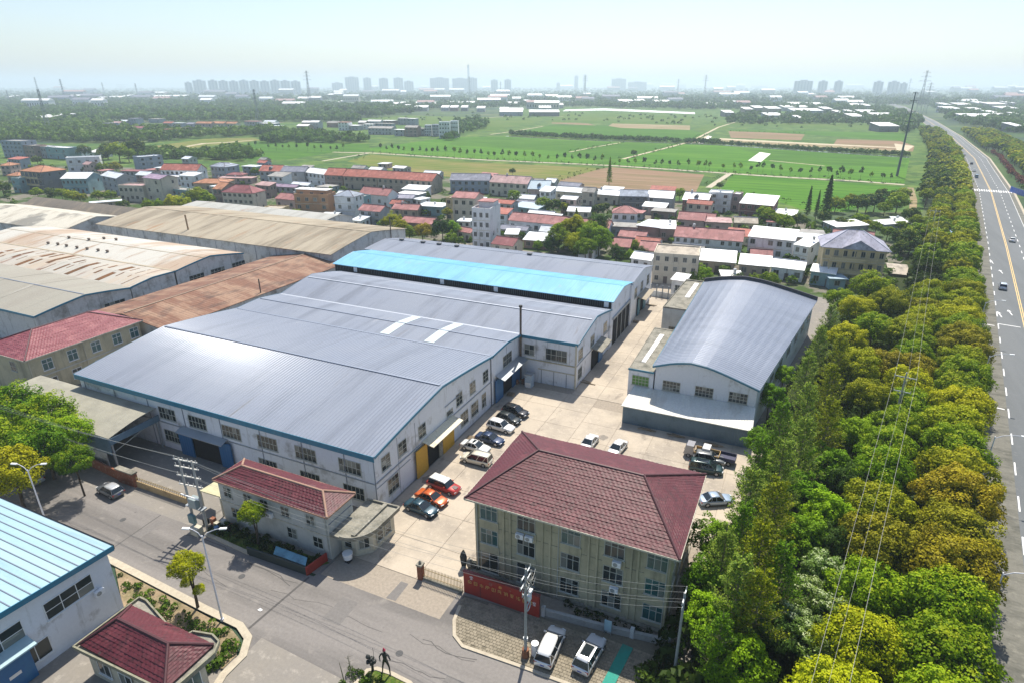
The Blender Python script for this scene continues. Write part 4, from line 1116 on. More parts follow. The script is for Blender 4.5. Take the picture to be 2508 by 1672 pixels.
for x in (-27.75, -24.4, -23.6, -19.8, -18.9, -14.6, -13.7, -10.1, -9.4, -6.35):
    MB().box(x - .12, x + .12, oy0 - .16, oy0 - .003, 0, 10.1).build('pilaster', M_beige_wall, OF)
for z in (3.5, 6.8): wallband(OF, (ox0, oy0 - .03), (ox1, oy0 - .03), z, mat('render_joint', (.25, .24, .19), .9), .03, .05, 'wall_joint')
for z in (2.1, 5.1, 8.5):
    for k in range(3): wallband(OF, (-24.3 + k * 4.9, oy0 - .012), (-22.9 + k * 4.9, oy0 - .012), z, MATS['render_joint'], .02, .035, 'wall_joint')
for x in (-17.9, -27.6, -6.5): MB().tube([(x, oy0 - .2, .1), (x, oy0 - .2, 10.0)], .055, 6).build('downpipe', M_frame, OF)
for x, z in ((-21.2, 6.75), (-11.5, 6.9), (-11.6, 3.5), (-22.3, 6.75)): ac_unit(OF, x, oy0 - .15, z)
for i, y in enumerate((52, 56, 60)):
    for z in (1.3, 4.6, 7.8): window(OF, ox1 + .02, y, z, E, 1.6, 1.8, 2, 2, panes=False)
MB().box(ox0 - .3, ox1 + .3, oy0 - .5, oy1 + .3, 0, .25).build('plinth', M_concrete_old, OF)

# ------------------------------------------------------------------ small white gate building with curved canopy
GB = empty('gate_building', (-62.0, 43.9, 0), 0, 'small two-storey white building with narrow maroon tile roof facing the road', 'gatehouse')
bx0, bx1, by0, by1 = -61.7, -44.3, 44.0, 48.4
for (a, b, c_, d) in ((bx0, bx1, by0, by0 + .2), (bx0, bx1, by1 - .2, by1), (bx0, bx0 + .2, by0 + .21, by1 - .21), (bx1 - .2, bx1, by0 + .21, by1 - .21)):
    MB().box(a, b, c_, d, 0, 6.35).build('wall', M_grey_render, GB)
hip_roof(GB, bx0, bx1, by0, by1, 6.4, 1.25, .35, M_tile_red, mat('tan_eave', (.33, .20, .14), .8, fine=.15), ridge_in=2.6, trim=mat('tan_eave', (0, 0, 0)), course=.34)
for x in (-60.2, -56.8, -54.1, -50.8, -46.9):
    window(GB, x, by0 - .02, 4.1, 0, 1.35, 1.5, 2, 2)
for x in (-59.4, -50.2, -46.2): window(GB, x, by0 - .02, 1.1, 0, 1.5, 1.6, 2, 2)
for z in (3.3,): wallband(GB, (bx0, by0 - .04), (bx1, by0 - .04), z, M_cornice, .08, .10)
for x in (bx1 + .04, bx1 - .35): MB().tube([(x, by0 - .1, .1), (x, by0 - .1, 6.2)], .05, 6).build('downpipe', M_frame, GB)
wallband(GB, (bx1 + .04, by0), (bx1 + .04, by1), 5.0, M_seam, .06, .08, 'cable')
ac_unit(GB, -53.2, by0 - .05, 3.5)
# curved concrete canopy and guard room
CN = empty('entrance_canopy', (-42.5, 47.5, 0), 0, 'weathered concrete guard room with rounded flat canopy beside the small white building', 'guard room')
cp = [(-44.2, 43.9)]
for i in range(9):
    a = R(-92 + i * 12); cp.append((-42.6 + 3.0 * math.cos(a), 47.2 + 3.3 * math.sin(a)))
cp += [(-39.5, 51.3), (-44.2, 51.0)]
MB().prism(cp, 3.5, 3.85).build('canopy_slab', M_concrete_old, CN)
rim = MB()
for a, b in zip(cp[1:-1], cp[2:]): rim.bar((a[0], a[1], 3.98), (b[0], b[1], 3.98), .18, .26)
rim.build('canopy_rim', M_concrete_old, CN)
bars = MB().box(-41.6, -41.1, 44.6, 51.0, 3.86, 4.15); bars.build('roof_kerb', M_concrete_old, CN)
MB().prism([(-44.2, 45.6), (-42.0, 45.6), (-40.6, 47.0), (-40.3, 51.0), (-44.2, 51.0)], 0, 3.49).build('wall', M_cornice, CN)
for (x, y, rz) in ((-40.42, 48.2, E - R(4)), (-40.35, 49.7, E - R(4)), (-43.1, 45.58, 0)): window(CN, x + .02, y, 1.0, rz, 1.1, 1.5, 1, 2)
window(CN, -41.28, 46.26, 1.0, R(45), 1.3, 1.6, 2, 1)
tb = empty('water_tank', (-42.4, 44.6, 0), 0, 'white tub standing in the shade under the curved canopy', 'tub')
MB().tube([(-42.4, 44.5, .5), (-42.4, 44.5, 1.3)], [.5, .62], 12).build('tub', M_plastic_white, tb)
MB().box(-42.7, -42.1, 44.2, 44.8, 0, .5).build('stand', M_dark, tb)

# billboard trough, bins and planting in front of the white building
HD = empty('flower_trough', (-49.5, 40.9, 0), 0, 'long dark trough with red end panel and blue lid at the roadside', 'planter')
MB().hexa([(-54.2, 40.45, 0), (-45.4, 40.7, 0), (-45.4, 40.9, 0), (-54.2, 40.65, 0)], [(-54.2, 40.45, 1.1), (-45.4, 40.7, 1.1), (-45.4, 40.9, 1.1), (-54.2, 40.65, 1.1)]).build('front_board', mat('dark_green_board', (.02, .035, .035), .6), HD)
MB().hexa([(-45.38, 40.7, 0), (-45.2, 40.7, 0), (-44.7, 43.6, 0), (-44.9, 43.6, 0)], [(-45.38, 40.7, 1.15), (-45.2, 40.7, 1.15), (-44.7, 43.6, 1.15), (-44.9, 43.6, 1.15)]).build('end_panel', M_red_wall, HD)
MB().hexa([(-50.4, 40.95, 1.0), (-45.6, 41.0, 1.0), (-46.2, 42.0, 1.15), (-51.0, 42.0, 1.15)], [(-50.4, 40.95, 1.08), (-45.6, 41.0, 1.08), (-46.2, 42.0, 1.23), (-51.0, 42.0, 1.23)]).build('blue_lid', mat('blue_lid', (.12, .30, .40), .4, 0, [((.05, .14, .2), .8, .45, .7, None)]), HD)

# ------------------------------------------------------------------ left office with hipped roof
LO = empty('left_office', (-133, 54.4, 0), 0, 'grimy beige two-storey office with maroon hipped roof left of the main hall', 'office')
lx0, lx1, ly0, ly1 = -132.4, -119.2, 54.6, 75.6
for (a, b, c_, d) in ((lx0, lx1, ly0, ly0 + .2), (lx0, lx1, ly1 - .2, ly1), (lx0, lx0 + .2, ly0 + .21, ly1 - .21), (lx1 - .2, lx1, ly0 + .21, ly1 - .21)):
    MB().box(a, b, c_, d, 0, 7.8).build('wall', M_beige_wall, LO)
hip_roof(LO, lx0, lx1, ly0, ly1, 7.9, 2.6, .6, mat('rosy_tile', (.22, .055, .065), .5, 0, [((.35, .13, .13), .5, .5, .75, None)], fine=.18), M_tile_ridge, ridge_in=6.0, trim=M_cornice, axis='y')
for y in (57.6, 62.0, 66.4, 70.6, 74.2):
    window(LO, lx1 + .02, y, 4.8, E, 1.8, 2.1, 2, 2, M_frame_white, M_glass_teal, split=.65)
    window(LO, lx1 + .02, y, 1.3, E, 1.8, 1.9, 2, 2, M_frame_white, M_glass, split=.65)
for y in (54.7, 64.2, 75.4): MB().tube([(lx1 + .12, y, .1), (lx1 + .12, y, 7.6)], .07, 6).build('downpipe', M_cornice, LO)
for x in (-129.5, -124): window(LO, x, ly0 - .02, 4.8, 0, 1.6, 1.8, 2, 2)
wallband(LO, (lx1 + .05, ly0), (lx1 + .05, ly1), 4.0, M_grey_render, .08, .2)

# ------------------------------------------------------------------ blue-roofed factory and gatehouse at the lower left
BF = empty('blue_roof_factory', (-59.6, 29, 0), 0, 'white factory with pale blue ribbed roof at the lower left corner', 'factory')
fx1, fy1 = -60.0, 28.9
MB().box(-95, fx1 - .2, fy1 - .2, fy1, 0, 8.0).build('wall', M_wall, BF)
MB().box(fx1 - .2, fx1, 2, fy1, 0, 8.0).build('wall', M_wall, BF)
# roof: ridge parallel to the road far below the frame, so this is one slope falling towards the road
pw = .86
for k in range(31):
    y1_ = 29.35 - k * pw; y0_ = y1_ - pw + .10
    def zz_(y): return 8.0 + (29.3 - y) * .05
    c = MB(); c.hexa([(-95, y0_, zz_(y0_)), (fx1 + .5, y0_, zz_(y0_)), (fx1 + .5, y1_, zz_(y1_)), (-95, y1_, zz_(y1_))],
                     [(-95, y0_, zz_(y0_) + .1), (fx1 + .5, y0_, zz_(y0_) + .1), (fx1 + .5, y1_, zz_(y1_) + .1), (-95, y1_, zz_(y1_) + .1)])
    c.build('roof_panel', M_pale_blue_roof, BF)
    c = MB(); c.bar((-95, y1_ + .05, zz_(y1_) + .08), (fx1 + .5, y1_ + .05, zz_(y1_) + .08), .09, .14); c.build('standing_seam', M_seam, BF)
MB().bar((-95, 29.42, 7.95), (fx1 + .6, 29.42, 7.95), .08, .5).build('eave_fascia', M_dark, BF)
MB().bar((fx1 + .56, 29.4, 7.85), (fx1 + .56, 3, 9.15), .08, .6).build('verge_fascia', M_blue_trim, BF)
window(BF, fx1 + .02, 24.6, 4.4, E, 4.6, 2.0, 3, 2, M_frame_white); window(BF, fx1 + .02, 17.6, 4.4, E, 5.6, 2.0, 3, 2, M_frame_white)
window(BF, fx1 + .02, 20.6, 1.0, E, 2.6, 2.0, 2, 1, M_frame_white)
MB().box(fx1 + .02, fx1 + .25, 9, 19.3, 0, 3.8).build('door_opening', M_dark, BF)
MB().box(fx1 + .4, fx1 + .6, 16.6, 20.0, .1, 3.9).build('sliding_door', M_blue_door, BF)
MB().box(fx1 + .6, fx1 + .64, 17.9, 18.9, 1.6, 1.95).build('door_notice', M_white_letter, BF)
c = MB(); c.hexa([(fx1, 9, 4.35), (fx1 + 1.5, 9, 4.0), (fx1 + 1.5, 20.4, 4.0), (fx1, 20.4, 4.35)], [(fx1, 9, 4.5), (fx1 + 1.5, 9, 4.15), (fx1 + 1.5, 20.4, 4.15), (fx1, 20.4, 4.5)]); c.build('door_canopy', M_pale_blue_roof, BF)
ac_unit(BF, fx1 + .1, 27.0, 3.6, E)

GH2 = empty('corner_gatehouse', (-54.5, 22, 0), 0, 'gatehouse with maroon hipped roof inside a curved cream parapet, lower left', 'gatehouse')
par = [(-55.2, 21.6), (-43.6, 21.9), (-42.9, 22.3), (-42.7, 26.4), (-43.4, 27.6), (-44.6, 27.9), (-46.6, 27.4), (-47.0, 26.3), (-54.2, 28.2), (-55.2, 28.2)]
MB().prism(par, 3.5, 3.8).build('parapet_slab', M_concrete_old, GH2)
c = MB()
for a, b in zip(par, par[1:] + par[:1]): c.bar((a[0], a[1], 3.93), (b[0], b[1], 3.93), .16, .3)
c.build('parapet', mat('lichened_parapet', (.25, .24, .175), .9, 0, [((.16, .16, .11), 1.2, .5, .7, None), ((.5, .47, .38), 2, .6, .75, None)], fine=.15), GH2)
MB().prism([(-54.6, 22.2), (-43.8, 22.4), (-43.8, 26.0), (-47.3, 26.0), (-54.4, 27.6)], 0, 3.49).build('wall', M_cornice, GH2)
hip_roof(GH2, -54.4, -44.0, 22.5, 26.6, 4.0, 1.7, .5, M_tile_red, M_tile_ridge, ridge_in=2.3, course=.34)
for x in (-52.5, -49.5, -46.3): window(GH2, x, 22.2 - .02, 1.0, 0, 1.8, 1.6, 2, 1, M_frame_white)
window(GH2, -43.78, 24.2, .9, E, 2.4, 1.8, 3, 1, M_frame_white, M_glass_teal)

# ------------------------------------------------------------------ red sign wall, fence, low walls
SG = empty('sign_wall', (-27.5, 46.0, 0), 0, 'long red sign wall with gold characters in front of the office', 'sign')
sx0, sx1, sy = -27.6, -18.6, 45.95
MB().box(sx0, sx1, sy, sy + .3, 0, 2.9).build('board', M_red_wall, SG)
MB().box(sx0 - .05, sx1 + .05, sy - .04, sy + .34, 2.9, 3.0).build('coping', mat('dark_red_coping', (.16, .02, .02), .6), SG)
MB().box(sx0 + 2.0, sx0 + 2.12, sy - .015, sy - .001, 0, 1.6).build('board_joint', MATS['dark_red_coping'], SG)
GL = {  # strokes inside a unit square, as far as the photograph shows them
 'a': [(.0,.5,.4,.9),(.4,.9,.9,.6),(.15,.1,.15,.5),(.15,.1,.9,.1),(.9,.1,.9,.45),(.5,.1,.5,.6)],
 'b': [(.1,0,.1,.9),(.1,.9,.9,.9),(.9,0,.9,.9),(.1,0,.9,0),(.1,.45,.9,.45)],
 'c': [(.15,.1,.15,.8),(.5,0,.5,1),(.85,.15,.85,.75)],
 'd': [(.1,.9,.9,.9),(.1,.9,.0,0),(.1,.55,.9,.55),(.9,.9,.9,.5),(.5,.5,.4,.0)],
 'e': [(.1,0,.1,.9),(.1,.9,.7,.9),(.1,0,.7,0),(.45,.2,.45,.7),(.95,0,.95,.95)],
 'f': [(.1,.9,.9,.9),(.1,.9,.1,.1),(.1,.5,.9,.5),(.5,.5,.9,0)],
 'g': [(.0,.8,.3,.95),(.25,.0,.25,.8),(.5,.9,.95,.9),(.5,.9,.5,0),(.95,.9,.95,0),(.5,.45,.95,.45)],
 'h': [(.1,.9,.9,.95),(.5,.9,.1,.4),(.1,.5,.9,.5),(.5,.5,.5,0),(.2,.1,.8,.1)],
 'i': [(.1,.9,.25,.6),(.1,.1,.3,.5),(.45,.9,.9,.9),(.65,.9,.5,.5),(.5,.4,.95,.4),(.5,.0,.95,.0),(.5,.4,.5,0),(.95,.4,.95,0)],
 'j': [(.1,.9,.1,0),(.1,.9,.95,.9),(.1,0,.95,0),(.4,.3,.4,.65),(.7,.2,.7,.7)],
 'k': [(.05,.6,.5,.95),(.5,.95,.95,.6),(.25,.55,.75,.55),(.2,.1,.8,.1),(.5,.55,.5,.1)]}
def glyph(k, x, z, s, m, nm='character'):
    mb = MB()
    for (a, b, c_, d) in GL[k]:
        mb.bar((x + a * s, sy - .02, z + b * s), (x + c_ * s, sy - .02, z + d * s), .05, s * .12 + .02, up=(0, 1, 0))
    mb.build(nm, m, SG)
for i, k in enumerate('abcdefghijk'): glyph(k, sx0 + .55 + i * .73, 1.55, .46, M_gold)
glyph('h', sx1 - .75, 1.5, .46, M_white_letter)
glyph('k', sx0 + .75, 2.15, .48, M_white_letter, 'logo'); glyph('b', sx0 + 3.15, 2.25, .38, mat('faded_red_letter', (.38, .12, .09), .6)); glyph('c', sx0 + 5.6, 2.3, .2, MATS['faded_red_letter'])
c = MB(); c.tube([(sx0 + 4.5, sy - .03, 2.4), (sx0 + 4.5, sy - .002, 2.4)], .2, 14); c.build('emblem', mat('orange_emblem', (.5, .2, .05), .5), SG)
fn = empty('entrance_fence', (-33.0, 45.7, 0), 0, 'tan iron fence between brick post and the red sign wall', 'fence')
MB().box(-33.35, -32.75, 45.4, 46.0, 0, 2.0).build('post', M_brick_post, fn)
MB().box(-33.42, -32.68, 45.33, 46.07, 2.0, 2.2).build('post_cap', M_concrete_old, fn)
c = MB(); c.tube([(-33.05, 45.7, 2.2), (-33.05, 45.7, 2.35), (-33.05, 45.7, 2.6)], [.08, .2, .05], 8); c.build('post_finial', M_concrete_old, fn)
MB().box(-32.7, -27.7, 45.6, 45.85, 0, .35).build('fence_base', M_concrete_old, fn)
for z in (.6, 1.5): MB().box(-32.7, -27.7, 45.69, 45.74, z, z + .06).build('rail', M_gold_fence, fn)
pk = MB(); pk.box(-.025, .025, -.025, .025, .35, 1.75); pk.tube([(0, 0, 1.75), (0, 0, 1.95)], [.05, .005], 4); pkm = pk.mesh('picket', M_gold_fence)
for i in range(27): inst('picket', pkm, fn, (.45 + i * .187, .015, 0))
lw = empty('low_wall', (-18.5, 46.4, 0), 0, 'low grey concrete wall between the red sign wall and the parked cars', 'wall')
def wseg(r, a, b, h, w, m, name='wall_segment'): MB().bar((a[0], a[1], h / 2), (b[0], b[1], h / 2), w, h).build(name, m, r)
pts = [(-18.4, 46.6), (-12.0, 47.2), (-5.3, 48.1)]
for a, b in zip(pts, pts[1:]): wseg(lw, a, b, .75, .25, M_pole)
for a, b in zip(pts, pts[1:]): MB().bar((a[0], a[1], .79), (b[0], b[1], .79), .36, .08).build('coping', M_pole, lw)
for x, y in ((-18.3, 46.5), (-11.3, 47.3), (-9.0, 47.6), (-5.4, 48.0)): MB().box(x - .2, x + .2, y - .2, y + .2, 0, 1.25).build('post', M_wall_old, lw)
nb = empty('notice_board', (-11.3, 47.0, 0), 0, 'pale blue notice board standing against the low wall', 'notice board')
MB().box(-11.75, -11.0, 46.86, 46.93, .5, 1.9).build('board', mat('pale_blue_board', (.35, .5, .55), .5), nb)
for x in (-11.7, -11.05): MB().box(x - .03, x + .03, 46.93, 46.99, 0, 1.9).build('leg', M_steel_grey, nb)
# left front fence of the side yard
LF = empty('yard_fence', (-94, 41, 0), 0, 'ochre yard wall with spiked railing along the side yard', 'fence')
a, b = zr(0, 1110, 2.79)(945, 225, 0), zr(0, 1110, 2.79)(1285, 345, 0)
wseg(LF, a, b, 1.0, .2, mat('ochre_wall', (.40, .30, .17), .9, 0, [((.25, .18, .1), .8, .5, .75, None)]))
dv = (b - a); n_ = int(dv.length / .35)
sp2 = MB(); sp2.box(-.03, .03, -.03, .03, 1.0, 1.7); spm = sp2.mesh('picket', M_gold_fence)
for i in range(n_ + 1):
    p = a + dv * i / n_; inst('picket', spm, LF, (p.x + 94, p.y - 41, 0))
MB().bar((a.x, a.y, 1.5), (b.x, b.y, 1.5), .05).build('rail', M_gold_fence, LF)
MB().box(a.x - 3.6, a.x - .1, a.y - .35, a.y + .3, 0, 2.1).build('gate_pier', M_brick_post, LF)
MB().box(a.x - 3.7, a.x, a.y - .45, a.y + .4, 2.1, 2.3).build('pier_cap', M_concrete_old, LF)
a2 = a + Vector((-3.6, 0, 0))
wseg(LF, a2, (a2.x - 12, a2.y + 1.0), 1.6, .25, M_brick_post)
ls = empty('lean_roof', (-66, 45, 0), 0, 'small yellowish flat roof between the double pole and the white building', 'shed')
p = [zr(400, 1080, 3.92)(*v, 3.0) for v in ((350, 470), (545, 530), (545, 410), (490, 385))]
MB().prism([(v.x, v.y) for v in p], 2.85, 3.0).build('roof', mat('yellowish_roof', (.48, .45, .28), .8, 0, [((.33, .3, .2), .8, .5, .75, None)]), ls)
for v in p[:2]: MB().box(v.x - .1, v.x + .1, v.y - .1, v.y + .1, 0, 2.84).build('post', M_cornice, ls)
# rusty bollards by the middle pole
M_rockery = mat('grey_garden_rock', (.30, .30, .27), .95, 0, [((.12, .13, .1), 1.5, .45, .7, None)], bump=(3, 1), fine=.2)

# ================================================================== THE VILLAGE
WC = {'white': (.68, .69, .69), 'cream': (.54, .49, .39), 'grey': (.34, .36, .38), 'bluegrey': (.27, .32, .38), 'pink': (.47, .35, .31), 'maroon': (.20, .085, .075),
      'orange': (.42, .23, .12), 'dark': (.15, .16, .17), 'teal': (.20, .33, .35), 'yellow': (.52, .42, .24), 'tan': (.40, .33, .25), 'brown': (.28, .20, .17)}
RC = {'red': (.33, .095, .065), 'pinkred': (.33, .135, .125), 'maroon': (.21, .06, .065), 'orange': (.36, .155, .075), 'slate': (.17, .18, .23), 'lavender': (.30, .30, .37),
      'lightblue': (.36, .47, .54), 'white': (.76, .76, .74), 'palewhite': (.62, .66, .68), 'pinkgrey': (.38, .24, .23), 'grey': (.27, .26, .24), 'tan': (.37, .32, .25), 'purple': (.28, .20, .28), 'bluegrey': (.25, .29, .35)}
def wmat(k): return mat('house_wall_' + k, WC[k], .85, 0, [(tuple(c * .62 for c in WC[k]), .25, .48, .75, None), ((.15, .14, .12), .9, .58, .82, (1, 1, .12))], fine=.1, objvar=.06)
def rmat(k):
    wh = k in ('white', 'palewhite', 'lightblue')
    return mat('house_roof_' + k, RC[k], .5 if wh else .8, 0, [(tuple(c * (.75 if wh else .5) for c in RC[k]), .5, .48, .7, (1, .35, 1)), (tuple(min(1, c * (1.1 if wh else 1.25) + (0 if wh else .05)) for c in RC[k]), .35, .52, .68, None), ((.13, .11, .09), 1.3, .62, .74, (1.4, .2, 1))], fine=.2)
M_wf = mat('house_window_frame', (.30, .31, .30), .6, fine=.1)
HW = {}
def hwin(w, h):
    k = (w, h)
    if k not in HW:
        f = MB(); f.box(-w / 2, w / 2, -.06, .0, 0, .08); f.box(-w / 2, w / 2, -.06, .0, h - .08, h)
        for x in (-w / 2 + .04, 0, w / 2 - .04): f.box(x - .04, x + .04, -.055, 0, .08, h - .08)
        p = MB().box(-w / 2 + .05, w / 2 - .05, -.02, 0, .05, h - .05)
        HW[k] = (f.mesh('window', M_wf), p.mesh('pane', M_glass))
    return HW[k]
HP = []
def add_win(root, x, y, z, rz, w=1.4, h=1.5):
    a, b = hwin(w, h)
    o = inst('window', a, root, (x, y, z), rz); inst('pane', b, o)
hrnd = random.Random(11)
ORD = ['first', 'second', 'third', 'fourth', 'fifth', 'sixth', 'seventh', 'eighth', 'ninth', 'tenth', 'eleventh', 'twelfth', 'thirteenth', 'fourteenth', 'fifteenth', 'sixteenth', 'seventeenth', 'eighteenth', 'nineteenth', 'twentieth',
       'twenty-first', 'twenty-second', 'twenty-third', 'twenty-fourth', 'twenty-fifth', 'twenty-sixth', 'twenty-seventh', 'twenty-eighth', 'twenty-ninth', 'thirtieth']
def nth(i):
    if i < 30: return ORD[i]
    n = i + 1
    return '%d%s' % (n, 'th' if 10 <= n % 100 <= 20 else {1: 'st', 2: 'nd', 3: 'rd'}.get(n % 10, 'th'))

def house(pL, pR, he, d, roof, wall, rk, label, storeys=2, cols=None, cat='house', roof_h=1.6, over=.35, group=None, sidewin=True, balcony=False, dormer=False, parapet=.5, ground_dark=True, name='house'):
    """pL, pR: ends of the front eave; built in its own frame: x along the front, y to the back"""
    w = (Vector(pR) - Vector(pL)).length; ang = math.atan2(pR.y - pL.y, pR.x - pL.x)
    r = empty(name, (pL.x, pL.y, 0), ang, label, cat, group)
    wm = wmat(wall); rm = rmat(rk); t = .2
    HP.append((pL + Vector((math.cos(ang) * w - math.sin(ang) * d, math.sin(ang) * w + math.cos(ang) * d, 0))  / 1 , pL.copy(), w, d, ang))
    def B(nm, m, *a, par=None):
        mb = MB().box(*a); return inst(nm, mb.mesh(nm, m), par or r)
    if roof in ('gable', 'shed', 'gable_side') or roof == 'hip':
        B('wall', wm, 0, w, 0, t, 0, he); B('wall', wm, 0, w, d - t, d, 0, he if roof != 'shed' else he + roof_h)
        for x0, x1, nm in ((0, t, 'wall'), (w - t, w, 'wall')):
            mb = MB()
            if roof == 'gable': pr = [(t + .002, 0), (d - t - .002, 0), (d - t - .002, he), (d / 2, he + roof_h - .03), (t + .002, he)]
            elif roof == 'shed': pr = [(t + .002, 0), (d - t - .002, 0), (d - t - .002, he + roof_h - .05), (t + .002, he)]
            else: pr = [(t + .002, 0), (d - t - .002, 0), (d - t - .002, he), (t + .002, he)]
            n = len(pr)
            mb.add([(x0, p[0], p[1]) for p in pr] + [(x1, p[0], p[1]) for p in pr], [tuple(range(n - 1, -1, -1)), tuple(range(n, 2 * n))] + [(i, (i + 1) % n, n + (i + 1) % n, n + i) for i in range(n)])
            inst(nm, mb.mesh(nm, wm), r)
        mb = MB(); o = over; th = .16
        def slab(a, b, c_, dd):      # a,b front edge, c,dd back edge
            up = Vector((0, 0, th)); mb.hexa([a, b, c_, dd], [Vector(a) + up, Vector(b) + up, Vector(c_) + up, Vector(dd) + up])
        if roof == 'gable':
            k = roof_h / (d / 2) * o
            slab((-o, -o, he - k), (w + o, -o, he - k), (w + o, d / 2, he + roof_h), (-o, d / 2, he + roof_h))
            slab((-o, d / 2 + .01, he + roof_h), (w + o, d / 2 + .01, he + roof_h), (w + o, d + o, he - k), (-o, d + o, he - k))
            rf = inst('roof', mb.mesh('roof', rm), r)
            rr_ = MB(); rr_.bar((-o, d / 2, he + roof_h + th + .06), (w + o, d / 2, he + roof_h + th + .06), .3, .16); inst('ridge_cap', rr_.mesh('ridge_cap', MATS['maroon_ridge_tile'] if rk in ('red', 'pinkred', 'maroon', 'orange') else M_seam), rf)
        elif roof == 'shed':
            slab((-o, -o, he), (w + o, -o, he), (w + o, d + o, he + roof_h), (-o, d + o, he + roof_h)); rf = inst('roof', mb.mesh('roof', rm), r)
        else:
            ri = min(d / 2, w / 2 - .5) 
            vs = [(-o, -o, he), (w + o, -o, he), (w + o, d + o, he), (-o, d + o, he), (ri, d / 2, he + roof_h), (w - ri, d / 2, he + roof_h)]
            vs2 = [(v[0], v[1], v[2] - .15) for v in vs[:4]]
            mb.add(vs + vs2, [(0, 1, 5, 4), (1, 2, 5), (2, 3, 4, 5), (3, 0, 4), (6, 9, 8, 7), (0, 6, 7, 1), (1, 7, 8, 2), (2, 8, 9, 3), (3, 9, 6, 0)])
            rf = inst('roof', mb.mesh('roof', rm), r)
            rd = MB(); rd.tube([vs[4], vs[5]], .14, 5)
            for a_, b_ in ((0, 4), (3, 4), (1, 5), (2, 5)): rd.tube([vs[a_], vs[b_]], .11, 5)
            inst('ridge_tiles', rd.mesh('ridge_tiles', M_tile_ridge if rk != 'lavender' else M_seam), rf)
        if dormer:
            dm = MB(); x = w * .5; s_ = .9
            y0, z0 = d * .12, he + roof_h * .24 + .1
            dm.add([(x - s_, y0, z0 - .3), (x + s_, y0, z0 - .3), (x + s_, y0, z0 + .9), (x, y0, z0 + 1.7), (x - s_, y0, z0 + .9), (x - s_, y0 + 2.6, z0 - .3), (x + s_, y0 + 2.6, z0 - .3), (x + s_, y0 + 2.6, z0 + .9), (x, y0 + 2.6, z0 + 1.7), (x - s_, y0 + 2.6, z0 + .9)],
                   [(0, 1, 2, 3, 4), (1, 6, 7, 2), (2, 7, 8, 3), (3, 8, 9, 4), (4, 9, 5, 0)])
            inst('dormer', dm.mesh('dormer', wmat('dark')), rf)
    else:
        B('wall', wm, 0, w, 0, d, 0, he)
        if roof == 'flat':
            B('roof', rm, .25, w - .25, .25, d - .25, he + .002, he + .08)
            mb = MB(); q_ = .22
            mb.box(0, w, 0, q_, he + .001, he + parapet); mb.box(0, w, d - q_, d, he + .001, he + parapet)
            mb.box(0, q_, q_ + .002, d - q_ - .002, he + .001, he + parapet); mb.box(w - q_, w, q_ + .002, d - q_ - .002, he + .001, he + parapet)
            inst('parapet', mb.mesh('parapet', wm), r)
        else:       # 'slab': an overhanging flat sheet
            B('roof', rm, -over, w + over, -over - .4, d + over, he + .002, he + .2)
    sh = he / storeys
    cols = cols or max(1, round(w / 3.3))
    for s_ in range(storeys):
        z = s_ * sh + sh * .32
        for c_ in range(cols):
            if hrnd.random() < .06: continue
            x = w * (c_ + .5) / cols
            if s_ == 0 and c_ % 3 == 1:
                k = ('door',)
                if k not in HW: HW[k] = MB().box(-.55, .55, -.04, 0, 0, 2.1).mesh('door', mat('house_door', (.11, .09, .08), .7, objvar=.5))
                inst('door', HW[k], r, (x, -.003, .02))
            else: add_win(r, x, -.003, z, 0, 1.5 if w / cols > 2.6 else 1.1, min(1.6, sh * .5))
        if sidewin:
            for yy in (d * .3, d * .7):
                if hrnd.random() < .6: add_win(r, w + .003, yy, z, PI / 2, 1.1, min(1.5, sh * .5))
        if s_ and storeys > 1: B('string_course', M_cornice, -.06, w + .06, -.07, -.002, s_ * sh - .08, s_ * sh + .06)
    if balcony:
        for s_ in range(1, storeys):
            b = B('balcony', wmat('cream'), w * .12, w * .88, -1.3, -.005, s_ * sh - .12, s_ * sh)
            mb = MB(); mb.box(w * .12, w * .88, -1.3, -1.2, s_ * sh + .001, s_ * sh + .95)
            for k_ in range(5): xx = w * .12 + (w * .76 - .2) * k_ / 4; mb.box(xx, xx + .2, -1.32, -1.19, s_ * sh + .96, s_ * sh + sh - .15)
            inst('railing', mb.mesh('railing', wmat('yellow')), b)
    return r, w, d
A_, B_, C_, E_, G_ = zr(0, 320, 4), zr(500, 320, 4), zr(1000, 320, 4), zr(1500, 380, 4), zr(1900, 320, 4)
def H(q_, l, r_, he, *a, **k):
    return house(q_(l[0], l[1], he), q_(r_[0], r_[1], he), he, *a, **k)
# --- back row, left to right (region B, C, E)
H(B_, (540, 397), (742, 400), 7, 10, 'gable', 'grey', 'red', 'two-storey house with bright red roof at the left end of the long back row', dormer=True, roof_h=2.6)
H(B_, (748, 402), (978, 406), 7, 10, 'gable', 'grey', 'slate', 'house with slate grey roof beside the red roof in the back row', roof_h=2.2)
r, w_, d_ = H(B_, (985, 408), (1175, 432), 6.6, 9, 'gable', 'white', 'white', 'white fronted house with broken white roof panels in the back row', roof_h=2.0)
H(B_, (1180, 436), (1350, 442), 6.6, 11, 'gable', 'brown', 'red', 'first of three red roofed row houses, with grey lower walls', roof_h=3.0)
H(B_, (1362, 446), (1690, 462), 6.6, 11, 'gable', 'tan', 'red', 'middle red roofed row house with dark gutters', roof_h=3.0)
H(B_, (1696, 464), (2230, 497), 6.6, 11, 'gable', 'tan', 'red', 'longest red roofed row house ending in a bare tan gable', roof_h=3.0)
H(C_, (410, 487), (790, 492), 6.6, 11, 'gable', 'bluegrey', 'slate', 'long house with dark slate tiles and blue grey front', roof_h=2.6)
H(C_, (800, 505), (1165, 527), 6.6, 11, 'gable', 'cream', 'pinkgrey', 'house with faded pink and grey roof and cream front', roof_h=2.8)
